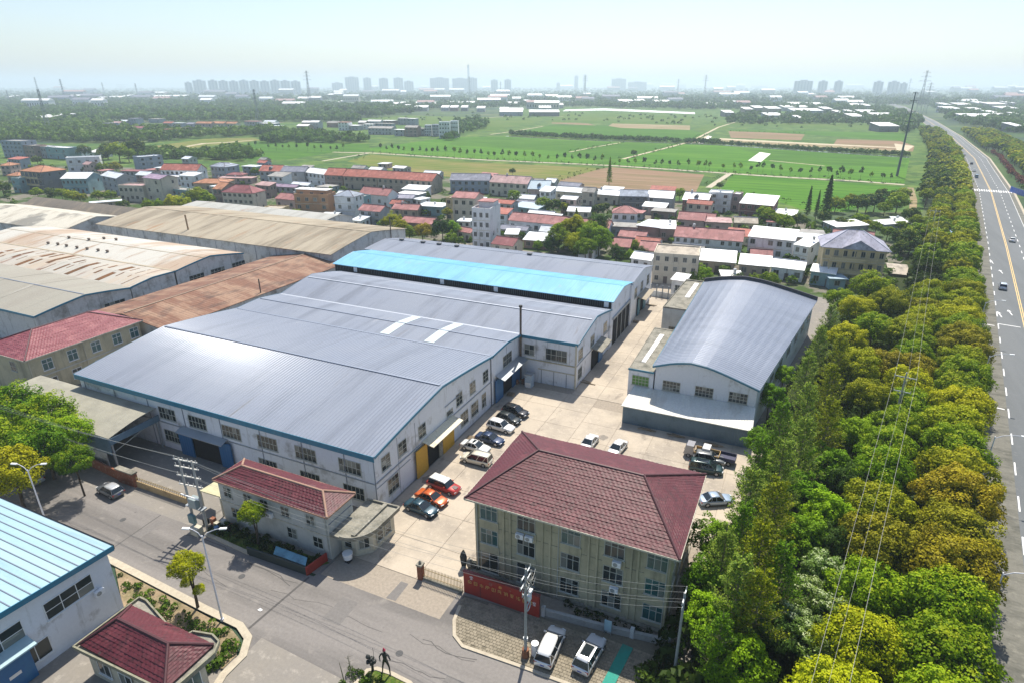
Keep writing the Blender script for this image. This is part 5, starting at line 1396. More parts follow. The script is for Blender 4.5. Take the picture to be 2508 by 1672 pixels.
H(C_, (1172, 570), (1380, 577), 4.6, 10, 'gable', 'pink', 'lightblue', 'single house with light blue sheet roof and dormer', storeys=1, roof_h=3.4, dormer=True)
H(C_, (1440, 592), (2062, 640), 4.4, 8, 'gable', 'cream', 'palewhite', 'long cream school-like house with silvery white roof', storeys=1, cols=8, roof_h=1.7)
H(E_, (80, 402), (355, 408), 5.6, 9, 'gable', 'dark', 'bluegrey', 'dark fronted house with blue grey roof behind the field edge', roof_h=2.0)
H(E_, (342, 412), (588, 427), 5.4, 9, 'gable', 'grey', 'white', 'house with plain white roof and dull green windows', roof_h=2.4)
H(E_, (690, 436), (935, 456), 5.6, 9, 'gable', 'maroon', 'white', 'maroon walled house with white roof and arched dormer', roof_h=2.6, dormer=True)
H(E_, (945, 372), (1168, 386), 8.2, 8, 'flat', 'white', 'palewhite', 'white three-storey block beside the broad white roof', storeys=3, cols=2)
H(E_, (1175, 390), (1248, 396), 7.4, 7, 'flat', 'pink', 'palewhite', 'narrow pinkish block squeezed next to the white one', storeys=2, cols=1)
H(E_, (1252, 474), (1575, 502), 5.8, 12, 'shed', 'maroon', 'white', 'house under one broad white sheet roof facing the camera', roof_h=2.4, cols=5)
H(E_, (1612, 585), (1790, 600), 2.8, 8, 'shed', 'grey', 'white', 'low white shed roof beside the broad one', storeys=1, roof_h=1.0, cat='shed')
# --- middle rows
H(B_, (1520, 615), (1795, 640), 5.4, 8, 'gable', 'white', 'pinkred', 'pink roofed cottage with white gable behind the pale tower house', storeys=1, roof_h=2.4)
H(B_, (1516, 778), (1722, 797), 5.6, 7, 'gable', 'grey', 'pinkred', 'two-storey pink roofed house with blank white gable', roof_h=1.7, sidewin=False)
H(B_, (1842, 766), (1930, 772), 3.2, 7, 'gable', 'tan', 'pinkred', 'small pink roofed cottage left of its twin', storeys=1, roof_h=1.6)
H(B_, (1935, 774), (2088, 780), 3.2, 7, 'gable', 'tan', 'pinkred', 'small pink roofed cottage right of its twin', storeys=1, roof_h=1.6)
H(B_, (1930, 895), (2225, 918), 3.4, 7, 'gable', 'brown', 'pinkred', 'long low pink roof beside the camphor trees', storeys=1, roof_h=1.5)
H(B_, (2090, 738), (2330, 752), 4.0, 9, 'slab', 'teal', 'palewhite', 'low house with broad pale flat roof', storeys=1)
H(B_, (1895, 663), (2040, 668), 3.4, 6, 'gable', 'grey', 'lavender', 'small lavender roofed cottage', storeys=1, roof_h=1.2)
H(B_, (2045, 670), (2120, 682), 3.0, 6, 'slab', 'white', 'palewhite', 'tiny white outbuilding next to the lavender roof', storeys=1, cat='shed')
H(B_, (1272, 640), (1462, 650), 9.4, 8, 'hip', 'white', 'bluegrey', 'narrow pale three-storey house with grey green hipped roof', storeys=3, cols=2, roof_h=1.9)
H(B_, (1470, 660), (1540, 665), 7.6, 7, 'flat', 'teal', 'grey', 'teal annex tower touching the pale three-storey house', storeys=2, cols=1)
H(B_, (880, 642), (1205, 650), 9.2, 8.5, 'flat', 'orange', 'palewhite', 'orange brick three-storey house topped with white canopies', storeys=3, cols=4, parapet=.9)
r, w_, d_ = H(B_, (900, 575), (1200, 590), 11.4, 4, 'slab', 'orange', 'white', 'white rooftop canopy room above the orange brick house', storeys=3, cols=3)
H(B_, (172, 602), (470, 617), 8.2, 9, 'hip', 'cream', 'maroon', 'cream house with arched ground floor and maroon hipped roof', storeys=3, cols=6, roof_h=2.8)
H(B_, (700, 667), (878, 682), 4.6, 8, 'gable', 'pink', 'pinkred', 'pink gabled cottage beside the orange brick house', storeys=1, roof_h=1.9)
H(B_, (565, 770), (760, 775), 3.6, 7, 'flat', 'yellow', 'tan', 'small pale yellow flat roofed hut above the cement roofs', storeys=1)
H(B_, (640, 545), (900, 560), 3.0, 5, 'gable', 'grey', 'purple', 'long low purple roof strip in the lane', storeys=1, roof_h=1.0)
H(B_, (1135, 832), (1280, 835), 3.2, 6, 'slab', 'pink', 'palewhite', 'pinkish hut with pale flat roof below the orange house', storeys=1, cat='shed')
H(B_, (1440, 880), (1530, 890), 2.8, 6, 'shed', 'white', 'palewhite', 'small white lean-to beside the pink roofed two-storey house', storeys=1, roof_h=.8, cat='shed')
H(B_, (0, 515), (165, 518), 4.4, 13, 'hip', 'tan', 'orange', 'low house with broad dusty orange roof', storeys=1, roof_h=1.8)
H(B_, (85, 572), (168, 578), 6.4, 11, 'gable', 'brown', 'orange', 'orange roofed wing left of the cream hipped house', storeys=2, roof_h=2.4)
H(B_, (215, 432), (368, 436), 4.2, 6, 'hip', 'pink', 'maroon', 'low pink house with dark red roof', storeys=1, roof_h=1.0)
H(B_, (372, 352), (510, 358), 5.0, 7, 'slab', 'bluegrey', 'palewhite', 'blue walled house with flat white roof by the trees', storeys=2)
H(B_, (60, 345), (262, 350), 6.4, 8, 'hip', 'bluegrey', 'bluegrey', 'blue grey house with hipped roof near the meadow', storeys=2)
H(B_, (140, 465), (465, 470), 3.0, 6, 'slab', 'pink', 'pinkgrey', 'long low pinkish flat roof behind the hipped house', storeys=1)
# tower houses
r, w_, d_ = H(C_, (622, 782), (800, 792), 13.2, 11, 'flat', 'white', 'pinkgrey', 'tallest white tower house in the middle of the village', storeys=4, cols=3, parapet=.9)
for m_ in (('penthouse', 'wall', .12 * w_, .95 * w_, 5, 10, 13.3, 15.4),):
    o = inst('penthouse', MB().box(*m_[2:]).mesh('penthouse', wmat('white')), r)
    inst('penthouse_roof', MB().box(m_[2] - .3, m_[3] + .3, 4.3, 10.5, 15.402, 15.6).mesh('penthouse_roof', rmat('pinkred')), o)
H(C_, (432, 655), (650, 668), 11.6, 9, 'gable', 'cream', 'pinkred', 'white three-storey house with terracotta roof behind the tallest tower', storeys=3, cols=3, roof_h=1.6)
H(C_, (365, 668), (425, 672), 9.0, 7, 'flat', 'yellow', 'tan', 'narrow yellow stair tower left of the white houses', storeys=3, cols=1)
H(C_, (483, 890), (606, 895), 5.0, 5, 'slab', 'white', 'palewhite', 'low white annex wedged before the white tower house', storeys=2, cols=2)
H(C_, (480, 985), (606, 1005), 3.2, 5, 'gable', 'cream', 'pinkred', 'tiny pink roofed hut at the foot of the white towers', storeys=1, roof_h=1.0)
H(C_, (985, 877), (1530, 927), 4.2, 8.5, 'gable', 'white', 'pinkred', 'long whitewashed house with mottled pink roof', storeys=1, cols=7, roof_h=2.2)
H(C_, (1540, 930), (1960, 960), 4.4, 8, 'gable', 'white', 'pinkred', 'pink roofed house half hidden by the tall trees', storeys=1, roof_h=2.0)
H(C_, (822, 1107), (1022, 1132), 3.0, 7.5, 'gable', 'cream', 'maroon', 'small maroon roofed hut right behind the grey factory roof', storeys=1, roof_h=1.7)
H(C_, (1130, 1072), (1390, 1092), 2.8, 7, 'shed', 'brown', 'palewhite', 'ragged white sheet roof left of the big village trees', storeys=1, roof_h=1.2, cat='shed')
H(C_, (950, 1018), (1070, 1022), 2.6, 5, 'shed', 'tan', 'palewhite', 'little whitish shed against the long pink roof', storeys=1, roof_h=.9, cat='shed')
H(C_, (1030, 745), (1262, 775), 3.0, 7, 'shed', 'teal', 'lightblue', 'teal yard canopy between the white tower and the long cream house', storeys=1, roof_h=1.0, cat='shed')
H(C_, (1560, 790), (1775, 800), 3.0, 7, 'gable', 'cream', 'palewhite', 'whitish roofed cottage among the trees before the long cream house', storeys=1, roof_h=1.3)
# right part
H(E_, (0, 565), (240, 575), 7.2, 8, 'hip', 'white', 'pinkred', 'white house with mottled red hipped roof', storeys=2, cols=3, roof_h=2.2)
H(E_, (245, 690), (460, 715), 4.6, 12, 'slab', 'brown', 'palewhite', 'brown house with patched white roof and a green tank', storeys=1)
H(E_, (468, 722), (620, 728), 4.4, 9, 'shed', 'brown', 'white', 'brown hut with bright white panelled roof', storeys=1, roof_h=1.2)
H(E_, (0, 700), (240, 712), 4.0, 7, 'slab', 'grey', 'grey', 'grey single-storey house with green framed windows', storeys=1, cols=6)
H(E_, (645, 628), (900, 645), 4.0, 8, 'gable', 'pink', 'pinkred', 'pink walled cottage with clean red roof', storeys=1, roof_h=2.2)
H(E_, (908, 655), (1165, 668), 3.6, 9, 'slab', 'pink', 'pinkgrey', 'pink flat roofed house with a white awning', storeys=1)
H(E_, (1200, 662), (1420, 672), 3.2, 6, 'gable', 'yellow', 'tan', 'pale yellow cottage with tan roof', storeys=1, roof_h=1.5)
H(E_, (610, 795), (1270, 848), 5.2, 9.5, 'gable', 'white', 'pinkred', 'longest red tiled house in the right of the village, half white half pink front', storeys=2, cols=9, roof_h=2.4)
H(E_, (1337, 800), (1780, 845), 6.4, 10, 'shed', 'white', 'white', 'big white two-storey house with glaring white roof', storeys=2, cols=5, roof_h=1.6)
H(E_, (1785, 880), (1925, 905), 6.0, 9, 'shed', 'white', 'white', 'lower right wing of the big white house', storeys=2, cols=2, roof_h=1.4)
H(E_, (405, 968), (850, 1000), 8.4, 11, 'flat', 'cream', 'tan', 'old three-storey cream block with broken tan roof terrace', storeys=3, cols=5, parapet=.4)
H(E_, (860, 1032), (1200, 1060), 3.4, 8, 'shed', 'tan', 'white', 'first white roofed workshop from the left, beside the old cream block', storeys=1, roof_h=1.6, cat='workshop')
H(E_, (1245, 1070), (1545, 1098), 3.4, 7, 'shed', 'tan', 'white', 'middle white roofed workshop behind the garden plots', storeys=1, roof_h=1.4, cat='workshop')
H(E_, (1560, 1092), (1870, 1130), 3.6, 9, 'gable', 'white', 'white', 'right hand white roofed workshop with ridge', storeys=1, roof_h=1.3, cat='workshop')
H(E_, (1075, 1188), (1270, 1195), 2.4, 4, 'shed', 'tan', 'white', 'small white garden shed roof before the workshops', storeys=1, roof_h=.5, cat='shed')
H(E_, (582, 1222), (708, 1240), 4.2, 5, 'shed', 'white', 'white', 'white cube hut beside the yard fence', storeys=1, roof_h=.5, cat='shed')
H(E_, (0, 892), (165, 905), 3.6, 8, 'gable', 'tan', 'pinkred', 'low pink roof left of the small trees', storeys=1, roof_h=1.8)
H(E_, (262, 925), (440, 940), 3.6, 8, 'gable', 'tan', 'pinkred', 'low pink roof right of the small trees', storeys=1, roof_h=1.8)
r, w_, d_ = H(G_, (475, 1135), (1095, 1182), 10.4, 12, 'hip', 'yellow', 'lavender', 'yellow three-storey mansion with lavender hipped roof', storeys=3, cols=7, roof_h=4.0, cat='mansion', balcony=True, over=.9)
# front gable on the mansion roof and side turret
mb = MB(); x = w_ * .55
mb.add([(x - 4.4, -1.0, 10.4), (x + 4.4, -1.0, 10.4), (x, -1.0, 12.9), (x, 5.0, 14.2), (x - 4.4, 1, 11.0), (x + 4.4, 1, 11.0)], [(0, 1, 2), (1, 5, 3, 2), (0, 2, 3, 4)])
inst('front_gable', mb.mesh('front_gable', rmat('lavender')), r)
H(G_, (348, 1380), (580, 1410), 3.8, 5, 'shed', 'teal', 'white', 'teal shop with white fan shaped roof beside the mansion', storeys=1, roof_h=.9, cat='shop')
H(G_, (530, 1450), (690, 1455), 3.0, 6, 'slab', 'teal', 'lightblue', 'low teal awning in front of the mansion', storeys=1, cat='shop')
H(G_, (470, 895), (600, 950), 2.6, 12, 'shed', 'grey', 'white', 'white nursery roof left of the garden behind the mansion', storeys=1, roof_h=.8, cat='shed')
H(G_, (960, 885), (1070, 925), 2.6, 10, 'shed', 'grey', 'white', 'white nursery roof in the middle of the garden behind the mansion', storeys=1, roof_h=.8, cat='shed')
H(G_, (1170, 895), (1280, 900), 2.6, 7, 'shed', 'grey', 'palewhite', 'pale nursery roof at the right of the garden', storeys=1, roof_h=.6, cat='shed')
H(G_, (10, 825), (190, 835), 2.8, 9, 'shed', 'white', 'white', 'low white hall roof by the three pointed trees', storeys=1, roof_h=.8, cat='shed')
H(G_, (1120, 1400), (1310, 1420), .6, 12, 'slab', 'tan', 'tan', 'low concrete platform right of the mansion', storeys=1, cols=1, cat='platform', sidewin=False)
# --- left part (region A)
H(A_, (0, 105), (200, 112), 12, 12, 'flat', 'bluegrey', 'grey', 'large blue grey four-storey building at the left edge', storeys=4, cols=5)
H(A_, (205, 150), (325, 156), 9, 10, 'flat', 'brown', 'grey', 'brown topped building right of the blue grey one', storeys=3)
H(A_, (330, 160), (438, 168), 8, 10, 'flat', 'grey', 'white', 'grey white building with white coping, left of the pale blue one', storeys=2)
H(A_, (442, 168), (655, 178), 8, 10, 'flat', 'teal', 'white', 'pale blue two-storey house with big dark windows', storeys=2, cols=3)
H(A_, (690, 200), (785, 202), 4, 10, 'shed', 'white', 'white', 'white sheet roof shed left of the dark tree', storeys=1, roof_h=2, cat='shed')
H(A_, (870, 215), (970, 218), 4, 12, 'shed', 'white', 'white', 'white sheet roof shed right of the dark tree', storeys=1, roof_h=2.4, cat='shed')
H(A_, (640, 275), (972, 262), 9, 8, 'flat', 'white', 'palewhite', 'wide blank white house front with few windows', storeys=2, cols=4)
H(A_, (195, 395), (400, 410), 10.5, 13, 'hip', 'dark', 'orange', 'three-storey house with orange hipped roof and dark balconied front', storeys=3, cols=4, roof_h=2.4, balcony=True)
H(A_, (0, 345), (90, 345), 6, 9, 'hip', 'pink', 'orange', 'small pink house with orange roof at the left edge', storeys=2)
H(A_, (65, 440), (165, 445), 4, 8, 'hip', 'tan', 'orange', 'little orange roof behind the balconied house', storeys=1)
H(A_, (105, 475), (185, 478), 7, 6, 'flat', 'teal', 'white', 'pale balcony tower left of the dark fronted house', storeys=2, cols=2)
H(A_, (595, 473), (845, 473), 7.6, 13, 'gable', 'teal', 'white', 'grey green house with wide white roof and long side wall', storeys=2, cols=6, roof_h=2.4)
H(A_, (990, 440), (1140, 470), 8.4, 8, 'gable', 'grey', 'palewhite', 'second grey gable right of the wide white roof', storeys=3, cols=3, roof_h=1.8)
H(A_, (1155, 545), (1395, 552), 7.2, 8, 'flat', 'cream', 'pinkgrey', 'cream house with ragged roof terrace', storeys=2, cols=5)
H(A_, (1400, 462), (1560, 480), 11.2, 9, 'gable', 'cream', 'purple', 'cream tower with purple sheet roof and square openings', storeys=3, cols=2, roof_h=1.3)
H(A_, (1180, 398), (1400, 405), 6, 6, 'slab', 'grey', 'maroon', 'grey house with flat dark red roof', storeys=2)
H(A_, (1350, 268), (1590, 250), 9, 9, 'flat', 'bluegrey', 'palewhite', 'grey block with rounded white rimmed balcony', storeys=3, cols=3)
H(A_, (1570, 385), (1930, 392), 7.4, 9, 'gable', 'white', 'red', 'white house with weathered red roof and tall white gable', storeys=2, cols=8, roof_h=2.8)
H(A_, (1640, 450), (1925, 462), 4.4, 5, 'slab', 'white', 'white', 'white terrace storey in front of the weathered red roof', storeys=1, cols=6)
H(A_, (1890, 515), (2170, 520), 4.6, 9, 'hip', 'tan', 'orange', 'rambling orange roofed house left of the cream hipped house', storeys=1, roof_h=1.8)
H(A_, (880, 715), (1190, 690), 3.0, 4, 'slab', 'tan', 'palewhite', 'long narrow pale canopy in the hedge', storeys=1, cat='shed')
H(A_, (1640, 580), (1860, 600), 5.5, 7, 'flat', 'teal', 'grey', 'dim teal house in the shade behind the camphor trees', storeys=2)
H(A_, (2060, 350), (2200, 360), 7, 9, 'hip', 'bluegrey', 'bluegrey', 'grey house with rounded roof beside the meadow', storeys=2)
def taken(x, y, m):
    for (_, q0, w, d, a) in HP:
        dx, dy = x - q0.x, y - q0.y; u, v = dx * math.cos(a) + dy * math.sin(a), -dx * math.sin(a) + dy * math.cos(a)
        if -m < u < w + m and -m < v < d + m: return True
    return False
VP = [(0, 470), (0, 408), (330, 405), (560, 405), (900, 400), (1130, 425), (1480, 470), (1900, 520), (2050, 590), (2000, 640), (1480, 690), (1450, 640), (1230, 590), (900, 560), (680, 540), (300, 480)]
inf = random.Random(9); placed = 0; tries = 0
while placed < 85 and tries < 9000:
    tries += 1
    px_, py_ = inf.uniform(0, 2050), inf.uniform(400, 690)
    if not in_poly(px_, py_, VP): continue
    g = at(px_, py_); w = inf.uniform(5, 13); d = inf.uniform(4.5, 8)
    if any(taken(g.x + w * i_, g.y + d * j_, 1.0) for i_ in (0, .5, 1) for j_ in (0, .5, 1)): continue
    h = inf.choice([2.8, 3.2, 3.4, 5.8, 6.2]) if py_ < 560 else inf.choice([2.6, 3.0])
    wl, rk = inf.choice(['white', 'grey', 'cream', 'bluegrey', 'pink', 'white', 'brown']), inf.choice(['pinkred', 'palewhite', 'red', 'slate', 'white', 'palewhite', 'pinkgrey', 'grey'])
    an = inf.gauss(0, .06)
    house(Vector((g.x, g.y, h)), Vector((g.x + w * math.cos(an), g.y + w * math.sin(an), h)), h, d, inf.choice(['gable', 'gable', 'slab', 'shed']), wl, rk, f'small {wl if wl != "bluegrey" else "blue grey"} outbuilding filling a gap in the village, {nth(placed)} of its kind', storeys=2 if h > 5 else 1, roof_h=inf.uniform(.8, 1.6), group='small outbuildings between the village houses', name='outbuilding', cat='outbuilding')
    placed += 1
# solar heaters and tanks on the flat roofs, clutter in the lanes
tk_ = MB().tube([(0, 0, 0), (0, 0, 1.1)], .45, 8).mesh('water_tank', mat('tank_steel', (.5, .52, .54), .35, .5))
for o in [o_ for o_ in list(COL.objects) if o_.name.startswith('house') and o_.parent is None]:
    if inf.random() < .3:
        zt_ = max((v.co.z for c_ in o.children if c_.name.startswith('roof') for v in c_.data.vertices), default=0)
        wx = max((v.co.x for c_ in o.children if c_.name.startswith('roof') for v in c_.data.vertices), default=4)
        yx = max((v.co.y for c_ in o.children if c_.name.startswith('roof') for v in c_.data.vertices), default=4)
        inst('water_tank', tk_, o, (wx * inf.uniform(.2, .8), yx * .5, zt_ - .1))
# yard fence beyond the cream block
vf = empty('yard_gate', tuple(at(1595, 730)[:2]) + (0,), 0, 'thin dark gate posts and low wall at the end of the works lane', 'gate')
a, b = at(1593, 725), at(1650, 735)
L = vf.location
for k in range(5):
    p = a.lerp(b, k / 4); MB().box(p.x - .12, p.x + .12, p.y - .12, p.y + .12, 0, 3.4).build('post', M_pylon, vf)
MB().bar((a.x, a.y, .8), (b.x, b.y, .8), .15, 1.6).build('panel', M_wall_old, vf)

# ================================================================== FAR VILLAGES, SHEDS, SKYLINE
fr_ = random.Random(21)
def far_row(q_, spots, hrange, label, group, walls=('white', 'grey', 'brown', 'bluegrey', 'cream'), roofs=('palewhite', 'grey', 'red', 'white', 'slate'), dep=(8, 14), flat=.5, cat='house', win=True):
    order = sorted(spots)
    for (a, b, y) in spots:
        h = fr_.uniform(*hrange); w = fr_.choice(walls); rk = fr_.choice(roofs)
        pl, pr_ = q_(a, y, 0), q_(b, y + (b - a) * .02, 0)
        pl.z = pr_.z = h
        rt = 'slab' if fr_.random() < flat else 'gable'
        house(pl, pr_, h, fr_.uniform(*dep), rt, w, rk, f'{label}, {nth(order.index((a, b, y)))} from the left', storeys=max(1, int(h / 3.1)) if win else 1, cols=(max(2, int((pr_ - pl).length / 4)) if win else 1), cat=cat, group=group, roof_h=1.8, sidewin=False)
F1, F2, F3, F4 = zr(0, 120, 4), zr(600, 120, 4), zr(1180, 120, 4), zr(1760, 120, 4)
far_row(F1, [(925, 1010, 800), (1020, 1100, 800), (1105, 1180, 790), (1150, 1240, 745), (1270, 1340, 745), (1290, 1400, 835), (1420, 1490, 800), (1330, 1420, 790), (1600, 1690, 760), (1600, 1720, 870), (1700, 1790, 780), (1740, 1830, 850), (1460, 1560, 725), (1040, 1180, 880), (1830, 1900, 800), (1510, 1580, 840)], (4, 8.5),
        'small house in the hamlet beyond the meadow', 'houses of the hamlet beyond the left meadow', roofs=('red', 'palewhite', 'pinkgrey', 'grey', 'slate', 'maroon'))
far_row(F1, [(1930, 2080, 805), (2085, 2200, 805), (2205, 2320, 805)], (8, 9), 'cream terrace with orange roof edge beyond the meadow', 'cream terrace beyond the meadow', walls=('cream', 'pink'), roofs=('pinkred', 'orange'), flat=.2)
far_row(F2, [(0, 130, 780), (135, 300, 780), (190, 300, 770), (255, 350, 810), (510, 620, 800), (560, 720, 780), (640, 725, 790), (805, 915, 770), (920, 1010, 800), (1015, 1110, 800), (1110, 1180, 760), (1160, 1255, 790), (1200, 1330, 750), (1340, 1455, 745), (1280, 1445, 790), (1210, 1440, 840), (1500, 1580, 745), (1590, 1665, 750), (1465, 1560, 855), (1570, 1690, 860), (1700, 1760, 855)], (5, 10),
        'house in the far village beyond the fields', 'houses of the village beyond the fields', roofs=('palewhite', 'white', 'pinkred', 'white', 'grey'), walls=('grey', 'bluegrey', 'brown', 'white'), flat=.7)
for (a, b, y, h, lb, w) in ((1765, 1830, 855, 11, 'narrow white block left of the big white one in the far village', 'white'), (1838, 1900, 860, 12, 'narrow grey block in the far village', 'bluegrey'), (1905, 2010, 878, 16, 'tall white block, left half, at the right end of the far village', 'white'), (2015, 2090, 870, 16.5, 'tall white block, right half, at the end of the far village', 'white')):
    pl, pr_ = F2(a, y, 0), F2(b, y, 0); pl.z = pr_.z = h
    house(pl, pr_, h, 12, 'flat', w, 'palewhite', lb, storeys=4, cols=4, sidewin=False)
sheds = [(F2, [(1510, 1705, 570), (1545, 1620, 600), (1760, 1870, 570), (1655, 1785, 612), (1975, 2040, 565), (2085, 2130, 565), (2165, 2285, 562), (1920, 1995, 612), (2008, 2085, 612), (2115, 2180, 612), (1440, 1490, 575), (1405, 1450, 612), (2270, 2350, 620), (805, 860, 475), (900, 930, 555)]),
         (F3, [(230, 370, 568), (410, 475, 545), (480, 570, 565), (175, 260, 632), (265, 405, 640), (175, 400, 660), (560, 680, 615), (725, 800, 585), (465, 760, 662), (1345, 1485, 540), (1390, 1445, 560), (1690, 1850, 548), (2225, 2305, 580), (1500, 1600, 538), (1000, 1070, 465), (630, 700, 570)]),
         (F4, [(95, 290, 558), (60, 150, 668), (255, 335, 632), (350, 450, 616), (470, 630, 698), (710, 850, 575), (640, 890, 612), (900, 1040, 580), (730, 1020, 648), (1030, 1115, 630), (1165, 1220, 668), (1280, 1340, 665), (1400, 1575, 665), (1530, 1745, 700), (1285, 1420, 590), (1440, 1500, 595), (1570, 1760, 815), (860, 960, 470), (480, 610, 625), (1300, 1420, 710), (780, 830, 730)]),
         (zr(1660, 150, 2.774), [(1805, 1855, 322), (1900, 2000, 322), (2045, 2110, 312), (2110, 2235, 318), (2245, 2290, 310), (1820, 1920, 352), (2010, 2080, 360), (2130, 2190, 385), (1950, 2060, 410), (2065, 2160, 410), (2165, 2290, 408), (2290, 2350, 485), (1700, 1760, 225), (2200, 2310, 350), (2310, 2350, 400)]),
         (F1, [(650, 760, 490), (1030, 1180, 505), (905, 985, 515), (1190, 1245, 492), (1475, 1600, 455), (1475, 1640, 495), (1645, 1800, 492), (60, 110, 500), (330, 500, 725), (510, 640, 712)])]
for (q_, sp), where in zip(sheds, ('above the far village', 'above the middle fields', 'below the blue towers', 'right of the high road', 'over the left woods')):
    for (a, b, y) in sp:
        pl, pr_ = q_(a, y, 0), q_(b, y, 0)
        L_ = math.hypot(pl.x, pl.y); h = 5 + L_ * .0018
        pl.z = pr_.z = h
        house(pl, pr_, h, 14 + L_ * .012, 'shed', fr_.choice(['grey', 'bluegrey', 'brown', 'dark']), 'white', f'white roofed distant shed {where}, {nth(sorted(sp).index((a, b, y)))} from the left', storeys=1, cols=3, cat='shed', group='white roofed sheds in the far distance', roof_h=2.4 + L_ * .0006, sidewin=False, name='far_shed')
# small far houses scattered through the trees up to the skyline
fw_, fr2 = {}, random.Random(55)
spots = []
while len(spots) < 110:
    x_, y_ = fr2.uniform(0, 2500), 216 + 52 * fr2.random() ** 1.3
    if 2080 < x_ < 2240 or any(abs(x_ - a) < 9 and abs(y_ - b) < 3 for a, b in spots): continue
    spots.append((x_, y_))
spots.sort()
for i, (x_, y_) in enumerate(spots):
    p = at(x_, y_); L_ = p.length; s_ = 10 + L_ * .006; h = s_ * fr2.uniform(.45, .8); w = s_ * fr2.uniform(1.2, 3.2)
    r = empty('distant_house', (p.x, p.y, 0), YAW + fr2.uniform(-.15, .15), f'tiny far house among the distant trees, {nth(i)} counting from the left', 'house', 'tiny houses among the distant trees')
    wk, rk = fr2.choice(['white', 'grey', 'bluegrey', 'cream', 'white']), fr2.choice(['palewhite', 'white', 'slate', 'pinkgrey', 'white'])
    inst('wall', MB().box(0, w, 0, s_, 0, h).mesh('wall', wmat(wk)), r)
    inst('roof', MB().add([(-.5, -.5, h), (w + .5, -.5, h), (w + .5, s_ + .5, h), (-.5, s_ + .5, h), (-.5, s_ / 2, h + s_ * .22), (w + .5, s_ / 2, h + s_ * .22)], [(0, 1, 5, 4), (2, 3, 4, 5), (0, 4, 3), (1, 2, 5), (0, 3, 2, 1)]).mesh('roof', rmat(rk)), r)
    m = MB()
    for k in range(max(2, int(w / 6))): m.box(w * (k + .3) / max(2, int(w / 6)), w * (k + .7) / max(2, int(w / 6)), -.15, -.02, h * .3, h * .65)
    inst('window_row', m.mesh('window_row', M_glass), r)['kind'] = 'stuff'
# high-rises on the horizon
WN = {}
def highrise(xa, xb, yt, dist, label, group=None, n_st=18, cols=5):
    """xa, xb, yt: survey pixels of the roof line; dist: metres from the survey point"""
    def on(x, z):        # point at horizontal range dist under pixel column x
        p = at(x, 260, 0); s_ = dist / math.hypot(p.x, p.y); return Vector((p.x * s_, p.y * s_, z))
    a, b = on(xa, 0), on(xb, 0); h = height_at((a + b) / 2, yt)
    w = (b - a).length; ang = math.atan2(b.y - a.y, b.x - a.x)
    r = empty('highrise', (a.x, a.y, 0), ang, label, 'high-rise', group)
    d = 18.0
    inst('wall', MB().box(0, w, 0, d, 0, h).mesh('wall', M_far_tower), r)
    inst('roof_house', MB().box(w * .3, w * .7, 3, d - 3, h + .01, h + 6).mesh('roof_house', M_far_tower), r)
    n_st = max(6, int(h / 5)); cols = max(2, int(w / 16))
    for c_ in range(cols):
        k = (n_st, round(h))
        if k not in WN:
            mb = MB()
            for s_ in range(n_st): mb.box(-2.6, 2.6, -.4, -.02, h * (s_ + .3) / n_st, h * (s_ + .75) / n_st)
            WN[k] = mb.mesh('window_column', M_far_glass)
        inst('window_column', WN[k], r, (w * (c_ + .5) / cols, 0, 0))
for i, (xa, xb, yt) in enumerate([(462, 480, 203), (482, 514, 198)]): highrise(xa, xb, yt, 4600, ['lower hazy tower at the left end of the long skyline block', 'hazy tower just left of the long skyline block'][i])
for i in range(9):
    xa = 519 + i * 25; highrise(xa, xa + 23.5, 198 + (i % 3), 4500, f'hazy slab of the long high-rise row, {nth(i)} from the left', 'long row of high-rises on the horizon')
sk = [(851, 884, 190), (895, 914, 192), (933, 955, 193), (968, 991, 192), (993, 1016, 200), (1056, 1102, 192), (1110, 1148, 193), (1148, 1170, 192), (818, 845, 204), (1236, 1252, 196), (1203, 1220, 197)]
for (a, b, y) in sk: highrise(a, b, y, 5600, f'pale high-rise of the middle skyline, {nth(sorted(sk).index((a, b, y)))} from the left', 'high-rises of the middle skyline')
highrise(1147, 1152, 160, 6200, 'thinnest and tallest pale tower on the horizon')
for i, (a, b, y) in enumerate(((1362, 1370, 204), (1405, 1414, 187), (1427, 1433, 184), (1495, 1530, 194), (1535, 1580, 202))): highrise(a, b, y, 6800, f'faint pale tower right of the middle skyline, {nth(i)} from the left', 'faint towers right of the middle skyline')
for i, (a, b, y) in enumerate(((1937, 1982, 199), (1995, 2018, 200), (2034, 2055, 200))): highrise(a, b, y, 4300, ['widest of the three blue towers left of the far road', 'middle one of the three blue towers left of the far road', 'right one of the three blue towers left of the far road'][i])
for i, (a, b, y) in enumerate(((2129, 2153, 201), (2164, 2192, 201), (2193, 2212, 205))): highrise(a, b, y, 4300, ['narrow blue tower left of the pylons', 'broad blue tower left of the pylons', 'stepped lower tower beside the pylons'][i])

